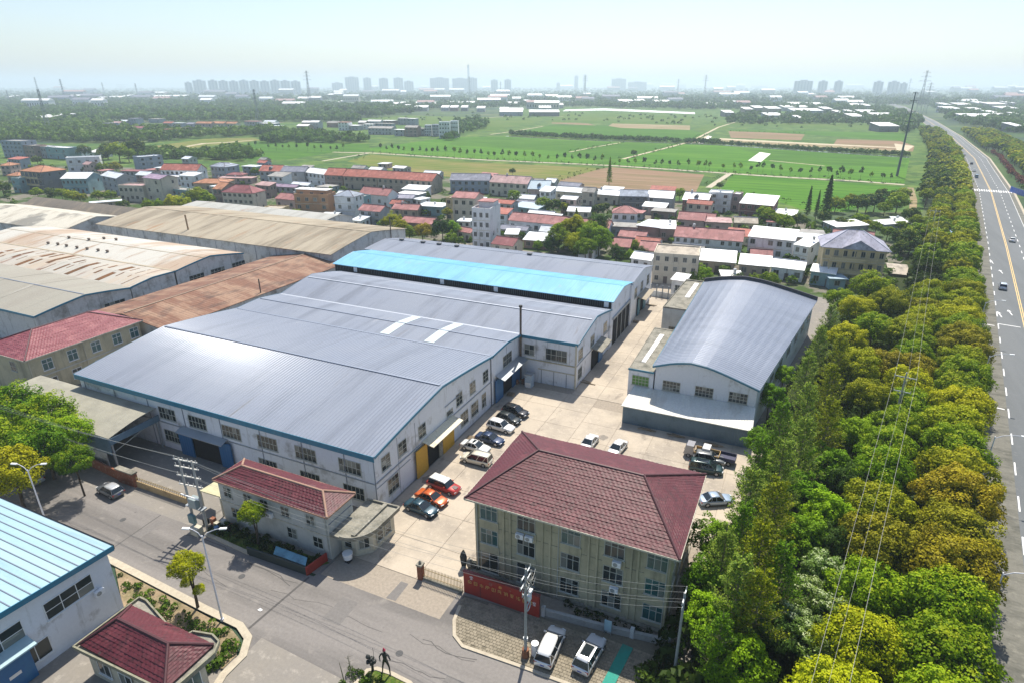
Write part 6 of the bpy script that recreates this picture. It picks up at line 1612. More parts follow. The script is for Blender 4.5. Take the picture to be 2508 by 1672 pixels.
# ================================================================== TREES
def quads(P, Nn, size, rng, asp=1.0, flat=.45, length=None):
    """leaf-cluster quads at P facing roughly Nn"""
    n = len(P)
    nn = Nn + rng.normal(0, flat, (n, 3)); nn /= np.linalg.norm(nn, axis=1)[:, None] + 1e-9
    a = rng.normal(0, 1, (n, 3)); a -= (a * nn).sum(1)[:, None] * nn; a /= np.linalg.norm(a, axis=1)[:, None] + 1e-9
    b = np.cross(nn, a)
    s = size * rng.uniform(.6, 1.35, (n, 1))
    a = a * s * .5; b = b * s * .5 * asp
    j = rng.uniform(.55, 1.2, (n, 4, 1))
    V = np.stack([P - a - b * .3, P + b * 1.1, P + a - b * .3, P - b], 1)
    V = P[:, None, :] + (V - P[:, None, :]) * j
    return V.reshape(-1, 3), np.arange(n * 4).reshape(-1, 4)
def sph(n, rng, zmin=-.4):
    v = rng.normal(0, 1, (n * 3, 3)); v /= np.linalg.norm(v, axis=1)[:, None]
    v = v[v[:, 2] > zmin][:n]
    return v
def crown_camphor(seed, puffs, per, leaf, rz=.82, m=None, spread=1.0, lumpy=.14):
    rng = np.random.default_rng(seed)
    C = sph(puffs, rng, -.35); R_ = 1 - .30 * rng.random(len(C)) ** 1.5
    lob = 1 + lumpy * np.sin(C[:, 0] * 5 + seed) * np.cos(C[:, 1] * 4.3 + seed * 2)
    K = C * (R_ * lob)[:, None] * np.array([spread, spread, rz]) * .78
    PP, NN, YY = [], [], []
    for k, c in zip(K, C):
        r = rng.uniform(.13, .24)
        d = sph(per, rng, -.55); out = (d @ c)
        d = d[out > -.45]
        sh = rng.uniform(.72, 1.04, (len(d), 1))
        p = k + d * r * sh * np.array([1, 1, .85])
        PP.append(p); NN.append(d * .8 + c * .25 + np.array([0, 0, .25])); YY.append(np.clip(.12 + .70 * (d[:, 2] * .5 + .5) * (sh[:, 0]) + rng.normal(0, .055, len(d)) + .14 * c[2] + rng.normal(0, .10), 0, 1))  # young also carries painted shade: clump undersides darker, tops lighter
    # inner leaves close the gaps, coloured dark as painted shade
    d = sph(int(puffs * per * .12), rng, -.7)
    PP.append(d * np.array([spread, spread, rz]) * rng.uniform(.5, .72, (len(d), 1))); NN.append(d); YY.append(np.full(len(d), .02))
    P = np.concatenate(PP); P[:, 2] = np.maximum(P[:, 2], -rz * .62)
    V, F = quads(P, np.concatenate(NN), leaf, rng)
    return np_mesh('crown', V, F, m or M_leaf_camphor, ('young', np.concatenate(YY)))
def trunk_mesh(seed, h, r, spread, n=6, top=.0, m=None, bend=.05, name='trunk'):
    """trunk from -h up into the crown centred at 0"""
    rr = random.Random(seed); mb = MB()
    mb.tube([(0, 0, -h), (rr.uniform(-1, 1) * bend, rr.uniform(-1, 1) * bend, -h * .5), (0, 0, top)], [r, r * .8, r * .6], 7)
    for i in range(n):
        a = 2 * PI * i / n + rr.random(); l = spread * rr.uniform(.7, 1)
        mb.tube([(0, 0, -h * .35), (math.cos(a) * l * .45, math.sin(a) * l * .45, -h * .05), (math.cos(a) * l, math.sin(a) * l, .15 + rr.random() * .3)], [r * .55, r * .4, r * .15], 5)
    return mb.mesh(name, m or M_bark)
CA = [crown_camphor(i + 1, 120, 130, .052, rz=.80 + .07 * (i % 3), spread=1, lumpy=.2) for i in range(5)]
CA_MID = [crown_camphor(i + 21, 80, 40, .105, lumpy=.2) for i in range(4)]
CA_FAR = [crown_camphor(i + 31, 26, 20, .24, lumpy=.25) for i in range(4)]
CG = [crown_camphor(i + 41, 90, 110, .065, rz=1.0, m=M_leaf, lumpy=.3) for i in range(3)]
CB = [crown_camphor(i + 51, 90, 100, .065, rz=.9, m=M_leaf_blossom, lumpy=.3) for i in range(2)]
TK = [trunk_mesh(i, 1.25, .055, .62) for i in range(3)]
LC = {'green': (.29, .43, .008), 'yellow': (.58, .60, .010), 'olive': (.41, .44, .012), 'brown': (.38, .33, .014), 'orange': (.46, .37, .018), 'bright': (.33, .52, .010),
      'dark': (.085, .17, .022), 'blue': (.08, .16, .05), 'fresh': (.22, .40, .012), 'feather': (.40, .52, .06), 'pale': (.26, .40, .05), 'red': (.30, .05, .07), 'lime': (.34, .42, .015)}
CNAME = {'green': 'green', 'yellow': 'yellow green', 'olive': 'olive', 'brown': 'brownish', 'orange': 'orange tinted', 'bright': 'bright green', 'dark': 'dark green', 'blue': 'blue green', 'fresh': 'fresh green', 'feather': 'olive feathery', 'pale': 'pale flowering', 'red': 'dark red', 'lime': 'lime green'}
trn = random.Random(77)
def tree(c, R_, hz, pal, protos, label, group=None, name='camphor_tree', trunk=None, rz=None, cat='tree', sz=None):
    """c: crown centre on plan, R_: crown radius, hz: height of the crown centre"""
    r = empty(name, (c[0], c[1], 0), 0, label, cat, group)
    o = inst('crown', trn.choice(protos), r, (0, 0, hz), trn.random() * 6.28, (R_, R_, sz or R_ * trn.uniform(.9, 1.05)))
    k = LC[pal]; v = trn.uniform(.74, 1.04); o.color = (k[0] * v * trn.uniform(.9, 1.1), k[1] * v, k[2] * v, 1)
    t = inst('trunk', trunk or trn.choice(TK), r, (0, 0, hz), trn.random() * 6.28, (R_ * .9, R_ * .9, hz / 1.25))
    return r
# row along the kerb, nearest first
row1 = ['bright', 'bright', 'green', 'bright', 'brown', 'brown', 'orange', 'olive', 'green', 'yellow', 'yellow', 'green', 'green', 'olive', 'brown', 'brown', 'green', 'yellow', 'yellow', 'olive', 'olive', 'green', 'bright']
y = 37.0
for i, pal in enumerate(row1):
    p, h = kpoint(yk(y), -4.0 + trn.uniform(-.5, .3))
    tree(p, trn.uniform(4.3, 5.1), 6.1 + trn.uniform(-.4, .5), pal, CA, f'{CNAME[pal]} camphor beside the high road kerb, {nth(i)} from the bottom', 'camphor row along the high road kerb')
    y += 6.6
row2 = ['yellow', 'yellow', 'bright', 'brown', 'olive', 'bright', 'green', 'green', 'bright', 'yellow', 'orange', 'green', 'green', 'olive', 'yellow', 'olive', 'green', 'yellow']
y = 41.0
for i, pal in enumerate(row2):
    p, h = kpoint(yk(y), -11.2 + trn.uniform(-1, 1))
    tree(p, trn.uniform(3.9, 4.7), 5.4 + trn.uniform(-.4, .4), pal, CA, f'{CNAME[pal]} camphor behind the kerbside row, {nth(i)} from the bottom', 'second row of camphor trees')
    y += 7.6
for i, (x_, y_, R_, pal) in enumerate([(2000, 655, 5.2, 'green'), (1965, 705, 4.4, 'yellow'), (2045, 690, 4.6, 'olive'), (2010, 745, 4.6, 'green'), (1945, 770, 4.0, 'yellow'), (1975, 830, 4.6, 'yellow'), (2035, 830, 4.2, 'orange'), (1990, 900, 3.8, 'olive'), (2070, 760, 4.2, 'olive'), (1930, 680, 3.6, 'bright')]):
    p = D(x_, y_, 7.0); tree(p, R_, 6.2, pal, CA, f'{CNAME[pal]} camphor right of the arched warehouse, {nth(i)} from the far end', 'camphor clump right of the arched warehouse')
for i, (x_, y_, R_, pal) in enumerate([(1905, 1070, 3.4, 'fresh'), (1960, 1000, 3.6, 'bright'), (1840, 1130, 3.2, 'fresh'), (1905, 1190, 3.4, 'bright'), (1960, 1110, 3.2, 'dark'), (1640, 1235, 2.8, 'fresh'), (1625, 1330, 3.0, 'fresh'), (1640, 1420, 3.0, 'bright'), (1840, 1230, 3.0, 'fresh'), (1990, 1180, 3.0, 'dark'), (1770, 910, 2.6, 'fresh'), (1800, 860, 2.2, 'bright'), (1745, 1010, 2.4, 'fresh'), (1930, 1250, 2.6, 'dark'), (1760, 1440, 3.0, 'dark'), (1700, 1520, 3.2, 'green')]):
    p = D(x_, y_, 4.5); tree(p, R_, 4.2, pal, CG, f'{CNAME[pal]} leafy tree between office and high road, {nth(i)} of its group', 'fresh green trees of the belt', name='leafy_tree')
for i, (x_, y_, R_) in enumerate([(1890, 1300, 2.6), (1935, 1340, 2.4), (1850, 1355, 2.4), (1900, 1400, 2.6), (1820, 1420, 2.4), (1860, 1470, 2.4), (1905, 1480, 2.2)]):
    p = D(x_, y_, 4.5); tree(p, R_, 4.0, 'pale', CB, ['farthest pale flowering tree of the cream coloured group', 'pale flowering tree on the right of its group', 'pale flowering tree on the left of its group', 'middle one of the pale flowering trees', 'pale flowering tree beside the dark gap', 'pale flowering tree near the yellow camphors', 'nearest pale flowering tree at the wires'][i], 'pale flowering trees in the belt', name='flowering_tree')
# feathery conifers just in leaf
def feather(seed, h=14.0, R_=3.2):
    rr = random.Random(seed); rng = np.random.default_rng(seed); mb = MB(); P = []; Y = []
    mb.tube([(0, 0, 0), (.1, 0, h * .5), (0, .1, h)], [.22, .13, .03], 6)
    for i in range(64):
        z = h * (.16 + .78 * i / 64); a = i * 2.4 + rr.random(); l = R_ * (1.05 - .8 * (i / 64) ** 1.3) * rr.uniform(.75, 1.1)
        pts = [Vector((math.cos(a) * l * t, math.sin(a) * l * t, z + l * (.25 * t + .55 * t * t))) for t in (0, .35, .7, 1)]
        mb.tube(pts, [.05, .035, .022, .008], 3, cap=False)
        for k in range(7):
            t = .25 + .75 * k / 7; b = pts[0].lerp(pts[3], t); a2 = a + (1 if k % 2 else -1) * rr.uniform(.5, 1.1); l2 = l * .38 * (1.2 - t)
            e = b + Vector((math.cos(a2) * l2, math.sin(a2) * l2, l2 * rr.uniform(.5, 1.0))); mb.tube([b, e], [.018, .006], 3, cap=False)
            for s_ in range(9): 
                q_ = b.lerp(e, rr.random()); P.append((q_.x + rr.gauss(0, .13), q_.y + rr.gauss(0, .13), q_.z + rr.gauss(0, .13))); Y.append(rr.random())
            for s_ in range(3): 
                q_ = pts[0].lerp(pts[3], rr.uniform(.2, 1)); P.append((q_.x + rr.gauss(0, .16), q_.y + rr.gauss(0, .16), q_.z + rr.gauss(0, .16))); Y.append(rr.random())
    P = np.array(P); V, F = quads(P, np.tile([0, 0, 1.0], (len(P), 1)), .21, rng, flat=1.0)
    return mb.mesh('trunk', M_twig), np_mesh('crown', V, F, M_leaf, ('young', np.array(Y)))
FE = [feather(i + 3) for i in range(3)]
def ftree(x, y, s, label, group, pal='feather'):
    a, b = trn.choice(FE); rz = trn.random() * 6.28
    r = empty('feathery_conifer', (x, y, 0), 0, label, 'tree', group)
    inst('trunk', a, r, (0, 0, 0), rz, s); o = inst('crown', b, r, (0, 0, 0), rz, s); o.color = LC[pal] + (1,)
for i, (x_, y_, s_, pal) in enumerate([(1905, 740, .8, 'feather'), (1880, 800, .85, 'feather'), (1925, 830, .9, 'olive'), (1850, 870, .9, 'feather'), (1900, 900, .95, 'olive'), (1850, 950, .95, 'feather'), (1790, 985, .9, 'fresh'), (1900, 985, .95, 'olive'), (1840, 1030, .95, 'feather'), (1740, 1075, .85, 'fresh'), (1790, 1090, .95, 'feather'), (1720, 1150, .9, 'feather'), (1775, 1190, 1.0, 'olive'), (1700, 1230, .85, 'fresh'), (1740, 1290, 1.0, 'olive'), (1660, 1290, .85, 'feather'), (1690, 1370, .95, 'feather'), (1790, 1330, .85, 'fresh'), (1740, 1400, .9, 'olive'), (1650, 1480, .7, 'fresh')]):
    p = D(x_, y_, 8.5 * s_); ftree(p.x, p.y, s_, f'half bare feathery conifer, {nth(i)} counted from the arched warehouse', 'feathery conifers behind the office', pal)

# rows farther along the high road
i = 0; y = 188.0
while y < 900:
    for off, R0 in ((-4.3, 4.4), (-11.5, 4.4), (-18.5, 3.8)):
        if off == -18.5 and (y < 330): continue
        yy = y + trn.uniform(-1, 1)
        p, h = kpoint(yk(yy), off + trn.uniform(-.8, .8))
        if yy < 270 and off < -8 and trn.random() < .35: continue
        pal = trn.choice(['olive', 'green', 'yellow', 'green', 'olive', 'bright']) if off > -10 else trn.choice(['green', 'dark', 'olive', 'blue'])
        far = y > 340
        tree(p, R0 * trn.uniform(.9, 1.15), 5.8 + trn.uniform(-.5, .7), pal, CA_FAR if far else CA_MID, f'{CNAME[pal]} tree left of the far high road, {nth(i)} along it', 'trees left of the far stretch of the high road', name='roadside_tree'); i += 1
    y += 7.4 if y < 500 else 9.5
i = 0; y = 245.0
while y < 900:
    for off, R0 in ((RW + 5.5, 4.6), (RW + 13, 4.6), (RW + 20.5, 4.4), (RW + 28, 4.4)):
        if off > RW + 15 and y < 330: continue
        p, h = kpoint(yk(y + trn.uniform(-1, 1)), off + trn.uniform(-1, 1))
        if proj((p.x, p.y, 6))[0] > 2540: continue
        pal = trn.choice(['olive', 'green', 'yellow', 'green', 'dark'])
        if off < RW + 6 and 430 < y < 640: pal = 'red'
        if 398 < y < 432: continue
        tree(p, (R0 if pal != 'red' else 2.2) * trn.uniform(.9, 1.1), 5.6 if pal != 'red' else 2.6, pal, CA_FAR if y > 340 else CA_MID, f'{CNAME[pal]} tree right of the high road, {nth(i)} along it', 'trees right of the high road', name='verge_tree'); i += 1
    y += 8.2 if y < 600 else 11
# trees at the left edge, street trees, yard trees
for i, (x_, y_, R_, pal) in enumerate([(30, 935, 5.6, 'fresh'), (105, 955, 5.0, 'green'), (160, 985, 3.6, 'bright'), (20, 1070, 4.6, 'yellow'), (95, 1010, 4.8, 'fresh'), (-45, 1010, 5.2, 'green'), (165, 1045, 2.8, 'fresh')]):
    p = D(x_, y_, 6.5); tree(p, R_, 5.6, pal, CA, ['big bright tree at the left edge in front of the left office', 'green tree between the left edge and the open shed', 'tree whose crown covers the corner of the khaki shed roof', 'yellow tinted tree above the parked silver car', 'deep green tree in the middle of the left group', 'tree cut by the left edge of the photo', 'small tree leaning out beside the shed wall'][i], 'street trees at the left edge')
def lolly(x, y, h, R_, label, pal, two=False):
    r = empty('street_tree', (x, y, 0), 0, label, 'tree')
    o = inst('crown', CA[1], r, (0, 0, h - R_ * .7), 1.0, (R_, R_, R_ * .95)); o.color = tuple(c * .75 for c in LC[pal]) + (1,)
    mb = MB(); mb.tube([(0, 0, 0), (.1, 0, h * .28), (-.15, .05, h * .45), (-.25, .1, h - R_)], [.17, .14, .1, .06], 7); mb.tube([(.1, 0, h * .28), (.45, -.1, h * .5), (.5, 0, h - R_)], [.11, .08, .05], 6)
    inst('trunk', mb.mesh('trunk', M_bark), r)
    if two:
        for (a, b, c_) in ((-1.0, .1, h * .42), (.95, 0, h * .40)):
            o = inst('crown', CA[2], r, (a, b, c_), 2.0, .75); o.color = LC[pal] + (1,)
p = D(455, 1395); lolly(p.x, p.y, 7.2, 2.1, 'round headed street tree with bare forked trunk in the corner garden', 'yellow', True)
p = zr(400, 1080, 3.92)(915, 985); lolly(p.x, p.y, 6.0, 1.9, 'round headed small tree in front of the white gate building', 'green')
vt = [  # village and garden trees: survey pixel of the crown, radius, height of centre, colour, kind
 (A_, 1150, 200, 8, 8, 'green', 'm'), (A_, 1040, 190, 7, 7, 'dark', 'm'), (A_, 1330, 160, 8, 8, 'dark', 'm'), (A_, 820, 200, 6, 6, 'dark', 'm'), (A_, 1250, 230, 6, 6, 'green', 'm'), (A_, 1000, 250, 5, 5, 'dark', 'm'),
 (A_, 1940, 650, 5.4, 5.5, 'lime', 'n'), (A_, 1800, 720, 4, 4, 'yellow', 'n'), (A_, 1690, 710, 3.8, 4, 'yellow', 'n'), (A_, 1560, 740, 3, 3, 'green', 'n'), (A_, 1450, 735, 3, 3, 'green', 'n'),
 (A_, 700, 640, 4, 3.4, 'olive', 'm'), (A_, 600, 620, 3.5, 3.2, 'green', 'm'), (A_, 500, 610, 3.2, 3, 'dark', 'm'), (A_, 360, 610, 3.5, 3, 'green', 'm'), (A_, 780, 660, 3.2, 3, 'olive', 'm'), (A_, 20, 560, 4.5, 4.5, 'dark', 'm'),
 (A_, 960, 640, 3.5, 3, 'green', 'm'), (A_, 1080, 640, 3.5, 3, 'green', 'm'), (A_, 1210, 730, 3, 3, 'dark', 'm'), (A_, 1130, 360, 4.5, 3, 'olive', 'm'), (A_, 1000, 370, 4.5, 3, 'green', 'm'), (A_, 360, 290, 4, 3.5, 'dark', 'm'),
 (B_, 15, 670, 4.4, 5, 'green', 'm'), (B_, 500, 400, 3, 3.5, 'fresh', 'm'), (B_, 900, 820, 3, 2.6, 'green', 'm'), (B_, 860, 840, 2.6, 2, 'dark', 'm'), (B_, 990, 770, 2.2, 2.5, 'dark', 'm'),
 (B_, 1850, 890, 3.6, 4.4, 'yellow', 'n'), (B_, 1930, 950, 3.6, 4.2, 'olive', 'n'), (B_, 2140, 990, 3.8, 4, 'orange', 'n'), (B_, 2010, 1010, 3, 3.6, 'green', 'n'), (B_, 1780, 905, 2.4, 3, 'olive', 'n'),
 (C_, 330, 960, 4, 4.6, 'dark', 'n'), (C_, 430, 970, 3.4, 4, 'bright', 'n'), (C_, 250, 1010, 2.2, 2.6, 'bright', 'n'), (C_, 420, 1060, 2.6, 2.4, 'green', 'n'), (C_, 380, 800, 2.5, 5, 'olive', 'm'),
 (C_, 1035, 640, 3.6, 4.5, 'green', 'm'), (C_, 1330, 720, 4, 4, 'green', 'm'), (C_, 1420, 740, 4, 4, 'dark', 'm'), (C_, 1520, 750, 3, 3, 'olive', 'm'), (C_, 1860, 780, 3.2, 4.5, 'blue', 'm'), (C_, 1920, 760, 3, 3.5, 'dark', 'm'),
 (C_, 1470, 1050, 4.6, 5, 'green', 'n'), (C_, 1640, 960, 4.8, 7.5, 'olive', 'n'), (C_, 1780, 1020, 5.4, 6.5, 'green', 'n'), (C_, 1870, 1080, 5.2, 5.2, 'green', 'n'), (C_, 1640, 1100, 4.4, 4.4, 'yellow', 'n'), (C_, 1550, 980, 4.4, 6, 'olive', 'n'), (C_, 1740, 1150, 4.0, 4, 'green', 'n'), (C_, 1400, 1120, 3.2, 3, 'dark', 'n'), (C_, 1270, 1130, 2, 2, 'bright', 'n'), (C_, 1860, 930, 4.0, 8, 'dark', 'n'),
 (C_, 1020, 400, 2.4, 3, 'dark', 'm'), (C_, 2210, 220, 3, 3, 'dark', 'm'),
 (E_, 210, 900, 2.6, 3, 'green', 'n'), (E_, 290, 960, 2.4, 2.4, 'dark', 'n'), (E_, 180, 990, 2.4, 2.2, 'bright', 'n'), (E_, 40, 960, 3, 3, 'dark', 'n'), (E_, 880, 1180, 3.2, 2.2, 'bright', 'n'), (E_, 780, 1220, 2.6, 1.8, 'green', 'n'), (E_, 1540, 1220, 3, 2, 'green', 'n'), (E_, 1240, 1225, 2.4, 1.6, 'dark', 'n'), (E_, 1390, 1230, 2.2, 1.5, 'green', 'n'), (E_, 1330, 1100, 1.8, 1.6, 'olive', 'n'), (E_, 1420, 1110, 1.8, 1.6, 'green', 'n'),
 (E_, 1410, 490, 2.8, 5, 'green', 'm'), (E_, 1540, 600, 4.2, 4, 'green', 'm'), (E_, 1480, 560, 3.4, 4, 'bright', 'm'), (E_, 1690, 660, 3.4, 3.6, 'bright', 'm'), (E_, 660, 380, 3.6, 3.6, 'fresh', 'm'), (E_, 470, 380, 2.6, 4.6, 'green', 'm'), (E_, 1620, 640, 3, 3, 'green', 'm'), (E_, 1050, 300, 2.2, 3, 'dark', 'm'),
 (G_, 590, 730, 4.5, 3.4, 'olive', 'm'), (G_, 730, 680, 3.6, 4.4, 'olive', 'm'), (G_, 810, 720, 4.6, 5, 'dark', 'm'), (G_, 900, 700, 4.8, 5, 'blue', 'm'), (G_, 980, 690, 4.4, 5, 'blue', 'm'), (G_, 1070, 760, 3.6, 3.4, 'green', 'm'), (G_, 1200, 700, 5.2, 5, 'green', 'm'), (G_, 1160, 650, 4, 4, 'dark', 'm'), (G_, 1260, 620, 4, 4, 'green', 'm'),
 (G_, 640, 900, 3, 2.6, 'dark', 'm'), (G_, 820, 870, 3.4, 3, 'green', 'm'), (G_, 980, 950, 3, 3, 'green', 'm'), (G_, 890, 920, 2.6, 2.4, 'olive', 'm'), (G_, 720, 920, 2.6, 2.2, 'lime', 'm'), (G_, 1260, 1060, 5, 4.6, 'dark', 'm'), (G_, 1380, 1010, 5, 4.6, 'green', 'm'), (G_, 1400, 900, 4, 4, 'green', 'm'), (G_, 1330, 830, 4, 4, 'dark', 'm'), (G_, 1100, 1000, 3, 3, 'green', 'm'), (G_, 1230, 930, 2.6, 2.4, 'green', 'm'), (G_, 1320, 1120, 4, 3.4, 'dark', 'm'), (G_, 1230, 1150, 3, 3, 'dark', 'm'),
 (G_, 95, 900, 4, 4, 'bright', 'm'), (G_, 20, 870, 3.4, 3.4, 'green', 'm'), (G_, 220, 880, 3.4, 3.6, 'dark', 'm'), (G_, 470, 850, 3, 3.4, 'dark', 'm'), (G_, 1040, 620, 3.4, 3.4, 'dark', 'm'),
]
QN = {id(A_): 'left end of the village', id(B_): 'left half of the village', id(C_): 'middle of the village', id(E_): 'right half of the village', id(G_): 'gardens behind the mansion'}
cnt = {}
for (q_, x_, y_, R_, hz_, pal, kd) in vt:
    k = (QN[id(q_)], pal); cnt[k] = cnt.get(k, 0) + 1
    p = q_(x_, y_, hz_)
    tree(p, R_, hz_, pal, (CG if trn.random() < .5 else CA) if kd == 'n' else CA_MID, f'{CNAME[pal]} bushy tree, {k[0]}, {nth(cnt[k] - 1)} of that colour', 'trees among the village houses', name='village_tree')
# pointed spires
def spire(seed, h, R_, leaf):
    rng = np.random.default_rng(seed); n = 1500
    t = rng.random(n) ** .8; a = rng.random(n) * 6.28; r = R_ * (1 - t) ** .8 * (.55 + .45 * np.sin(t * 40 + seed) ** 2) * rng.uniform(.4, 1.05, n)
    P = np.stack([np.cos(a) * r, np.sin(a) * r, h * (.12 + .88 * t)], 1); Nn = np.stack([np.cos(a), np.sin(a), np.full(n, .6)], 1)
    V, F = quads(P, Nn, leaf, rng); return np_mesh('crown', V, F, M_leaf, ('young', rng.random(n)))
SPm = [spire(i, 1.0, .16, .035) for i in range(2)]
STK = MB().tube([(0, 0, 0), (0, 0, 1)], [.012, .003], 6).mesh('trunk', M_bark)
for i, (q_, xb, yb, yt, R_, pal, lb) in enumerate([(G_, 300, 860, 545, 1.0, 'dark', 'left one of the three pointed conifers'), (G_, 385, 880, 590, .9, 'dark', 'middle one of the three pointed conifers'), (G_, 470, 900, 440, 1.3, 'dark', 'tallest right one of the three pointed conifers'),
        (C_, 1965, 540, 265, 1.1, 'green', 'lone slim poplar at the field edge'), (C_, 1640, 1060, 760, 1.5, 'olive', 'pointed tree rising from the big village clump')]):
    p = q_(xb, yb, 0); s0 = {id(G_): (1900, 320), id(C_): (1000, 320)}[id(q_)]
    h = height_at(p, s0[1] + yt / 4)
    r = empty('pointed_conifer', (p.x, p.y, 0), 0, lb, 'tree'); o = inst('crown', SPm[i % 2], r, (0, 0, 0), i, (h * R_ * .9, h * R_ * .9, h)); o.color = LC[pal] + (1,)
    inst('trunk', STK, r, (0, 0, 0), 0, (h, h, h))
# saplings along the farm path
sap = [crown_camphor(61 + i, 12, 16, .42, rz=1.0, m=M_leaf, lumpy=.2) for i in range(3)]
stk = MB().tube([(0, 0, -1.6), (0, 0, .2)], [.07, .03], 5).mesh('trunk', M_bark)
pth = [(x / 4 + 1000, 320 + y_ / 4) for x, y_ in [(50, 225), (118, 230), (180, 234), (237, 240), (290, 245), (367, 247), (455, 250), (510, 262), (578, 266), (648, 262), (715, 266), (785, 272), (845, 278), (922, 280), (988, 285), (1053, 288), (1140, 292), (1218, 296), (1288, 300), (1370, 302), (1458, 310), (1528, 312), (1603, 312), (1675, 320), (1755, 326), (1826, 330), (1898, 335)]]
pth += [(x / 4 + 1500, 380 + y_ / 4) for x, y_ in [(65, 105), (148, 110), (218, 112), (310, 118), (418, 125), (482, 128), (555, 130), (640, 138), (737, 142), (838, 148), (905, 152), (947, 155), (1077, 160), (1185, 155), (1245, 170), (1352, 180), (1420, 165), (1470, 172), (1558, 175), (1638, 190), (1735, 205), (1832, 212), (1935, 215), (2020, 215), (2107, 225), (2190, 235), (2230, 235), (2322, 245)]]
pth += [(x / 4 + 1900, 320 + y_ / 4) for x, y_ in [(825, 470), (925, 495), (1035, 500), (1120, 500)]]
pth += [(x / 4 + 600, 120 + y_ / 4) for x, y_ in [(45, 985), (110, 975), (235, 985), (310, 990), (375, 990), (435, 990), (512, 995), (618, 1000), (685, 1000), (750, 1000), (845, 1010), (905, 1010), (968, 1000), (1330, 1010), (1390, 1010), (1445, 1010), (1510, 1020), (1560, 1020), (1640, 1030)]]
for i, (x_, y_) in enumerate(pth):
    p = at(x_, y_ + 2); hh = trn.uniform(5.2, 8.2); R_ = hh * trn.uniform(.17, .24)
    r = empty('sapling', (p.x, p.y, 0), 0, f'slim young tree on the farm path, {nth(i)} in the line', 'tree', 'young trees along the farm path')
    o = inst('crown', sap[i % 3], r, (0, 0, hh * .66), i, (R_, R_, hh * .36)); o.color = LC[trn.choice(['dark', 'blue', 'green', 'dark'])] + (1,)
    inst('trunk', stk, r, (0, 0, hh * .6), 0, (1, 1, hh * .6 / 1.6))

# ------------------------------------------------------------------ woods nobody could count
def clump_field(name, pts, Rr, seed, m, nq=34, cols=None, sq=.62, hmul=1.0):
    """pts: (x, y) positions; each gets a ball of leaf quads with a solid core"""
    rng = np.random.default_rng(seed); pts = np.array([(p[0], p[1]) for p in pts]); n = len(pts)
    R_ = rng.uniform(Rr[0], Rr[1], n)
    d = rng.normal(0, 1, (n, nq, 3)); d /= np.linalg.norm(d, axis=2)[:, :, None]; d[:, :, 2] = np.abs(d[:, :, 2]) * 1.0 - .25
    tall = rng.uniform(.8, 1.35, n) * hmul
    C = np.stack([pts[:, 0], pts[:, 1], R_ * tall * .75], 1)
    P = C[:, None, :] + d * (R_[:, None, None] * rng.uniform(.75, 1.05, (n, nq, 1))) * np.stack([np.ones(n), np.ones(n), tall], 1)[:, None, :]
    V, F = quads(P.reshape(-1, 3), d.reshape(-1, 3), 1.0, rng)
    V = V.reshape(n * nq, 4, 3); cc = P.reshape(-1, 1, 3); sc = np.repeat(R_ * sq, nq)[:, None, None]
    V = (cc + (V - cc) * sc).reshape(-1, 3)
    young = np.clip(np.repeat(rng.random(n) * .7, nq) + rng.normal(0, .12, n * nq) + .3 * d.reshape(-1, 3)[:, 2], 0, 1)  # tone rises towards the top and feeds the leaf material's painted shade
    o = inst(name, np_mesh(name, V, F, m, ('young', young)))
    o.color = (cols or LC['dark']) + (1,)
    return tag(o, kind='stuff')
def scatter(poly, n, seed, jit=0):
    """random plan points whose survey pixels fall in the polygon, thinned to an even spread in depth"""
    rr = random.Random(seed); xs = [p[0] for p in poly]; ys = [p[1] for p in poly]; out = []
    while len(out) < n:
        x_, y_ = rr.uniform(min(xs), max(xs)), rr.uniform(min(ys), max(ys))
        if in_poly(x_, y_, poly): out.append(at(x_, y_))
    return out
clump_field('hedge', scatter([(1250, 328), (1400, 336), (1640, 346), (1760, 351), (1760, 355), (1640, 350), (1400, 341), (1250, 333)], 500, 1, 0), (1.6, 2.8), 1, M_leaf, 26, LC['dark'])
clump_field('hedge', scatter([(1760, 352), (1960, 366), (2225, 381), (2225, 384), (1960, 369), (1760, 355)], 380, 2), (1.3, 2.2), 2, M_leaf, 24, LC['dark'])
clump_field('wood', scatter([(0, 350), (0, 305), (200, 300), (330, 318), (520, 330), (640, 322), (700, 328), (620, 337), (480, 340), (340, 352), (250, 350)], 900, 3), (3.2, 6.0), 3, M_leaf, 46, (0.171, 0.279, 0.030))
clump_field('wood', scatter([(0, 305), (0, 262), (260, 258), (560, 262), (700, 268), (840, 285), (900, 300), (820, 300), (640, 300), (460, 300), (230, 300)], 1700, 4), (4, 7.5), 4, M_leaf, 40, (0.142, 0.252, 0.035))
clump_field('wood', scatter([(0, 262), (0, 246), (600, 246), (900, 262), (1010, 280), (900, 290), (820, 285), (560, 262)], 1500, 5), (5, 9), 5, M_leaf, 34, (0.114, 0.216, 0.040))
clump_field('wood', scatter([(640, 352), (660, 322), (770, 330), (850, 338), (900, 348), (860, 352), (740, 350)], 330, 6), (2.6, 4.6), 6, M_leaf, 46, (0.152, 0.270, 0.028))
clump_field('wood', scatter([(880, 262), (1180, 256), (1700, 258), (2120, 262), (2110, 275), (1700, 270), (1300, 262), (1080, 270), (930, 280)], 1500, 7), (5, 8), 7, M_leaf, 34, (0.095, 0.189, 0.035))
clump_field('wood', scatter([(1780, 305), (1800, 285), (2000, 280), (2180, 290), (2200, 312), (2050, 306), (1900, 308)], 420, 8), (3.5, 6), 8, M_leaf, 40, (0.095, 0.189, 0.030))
clump_field('wood', scatter([(2110, 290), (2150, 258), (2260, 300), (2220, 330), (2200, 320)], 300, 9), (4, 7), 9, M_leaf, 40, (0.114, 0.216, 0.030))
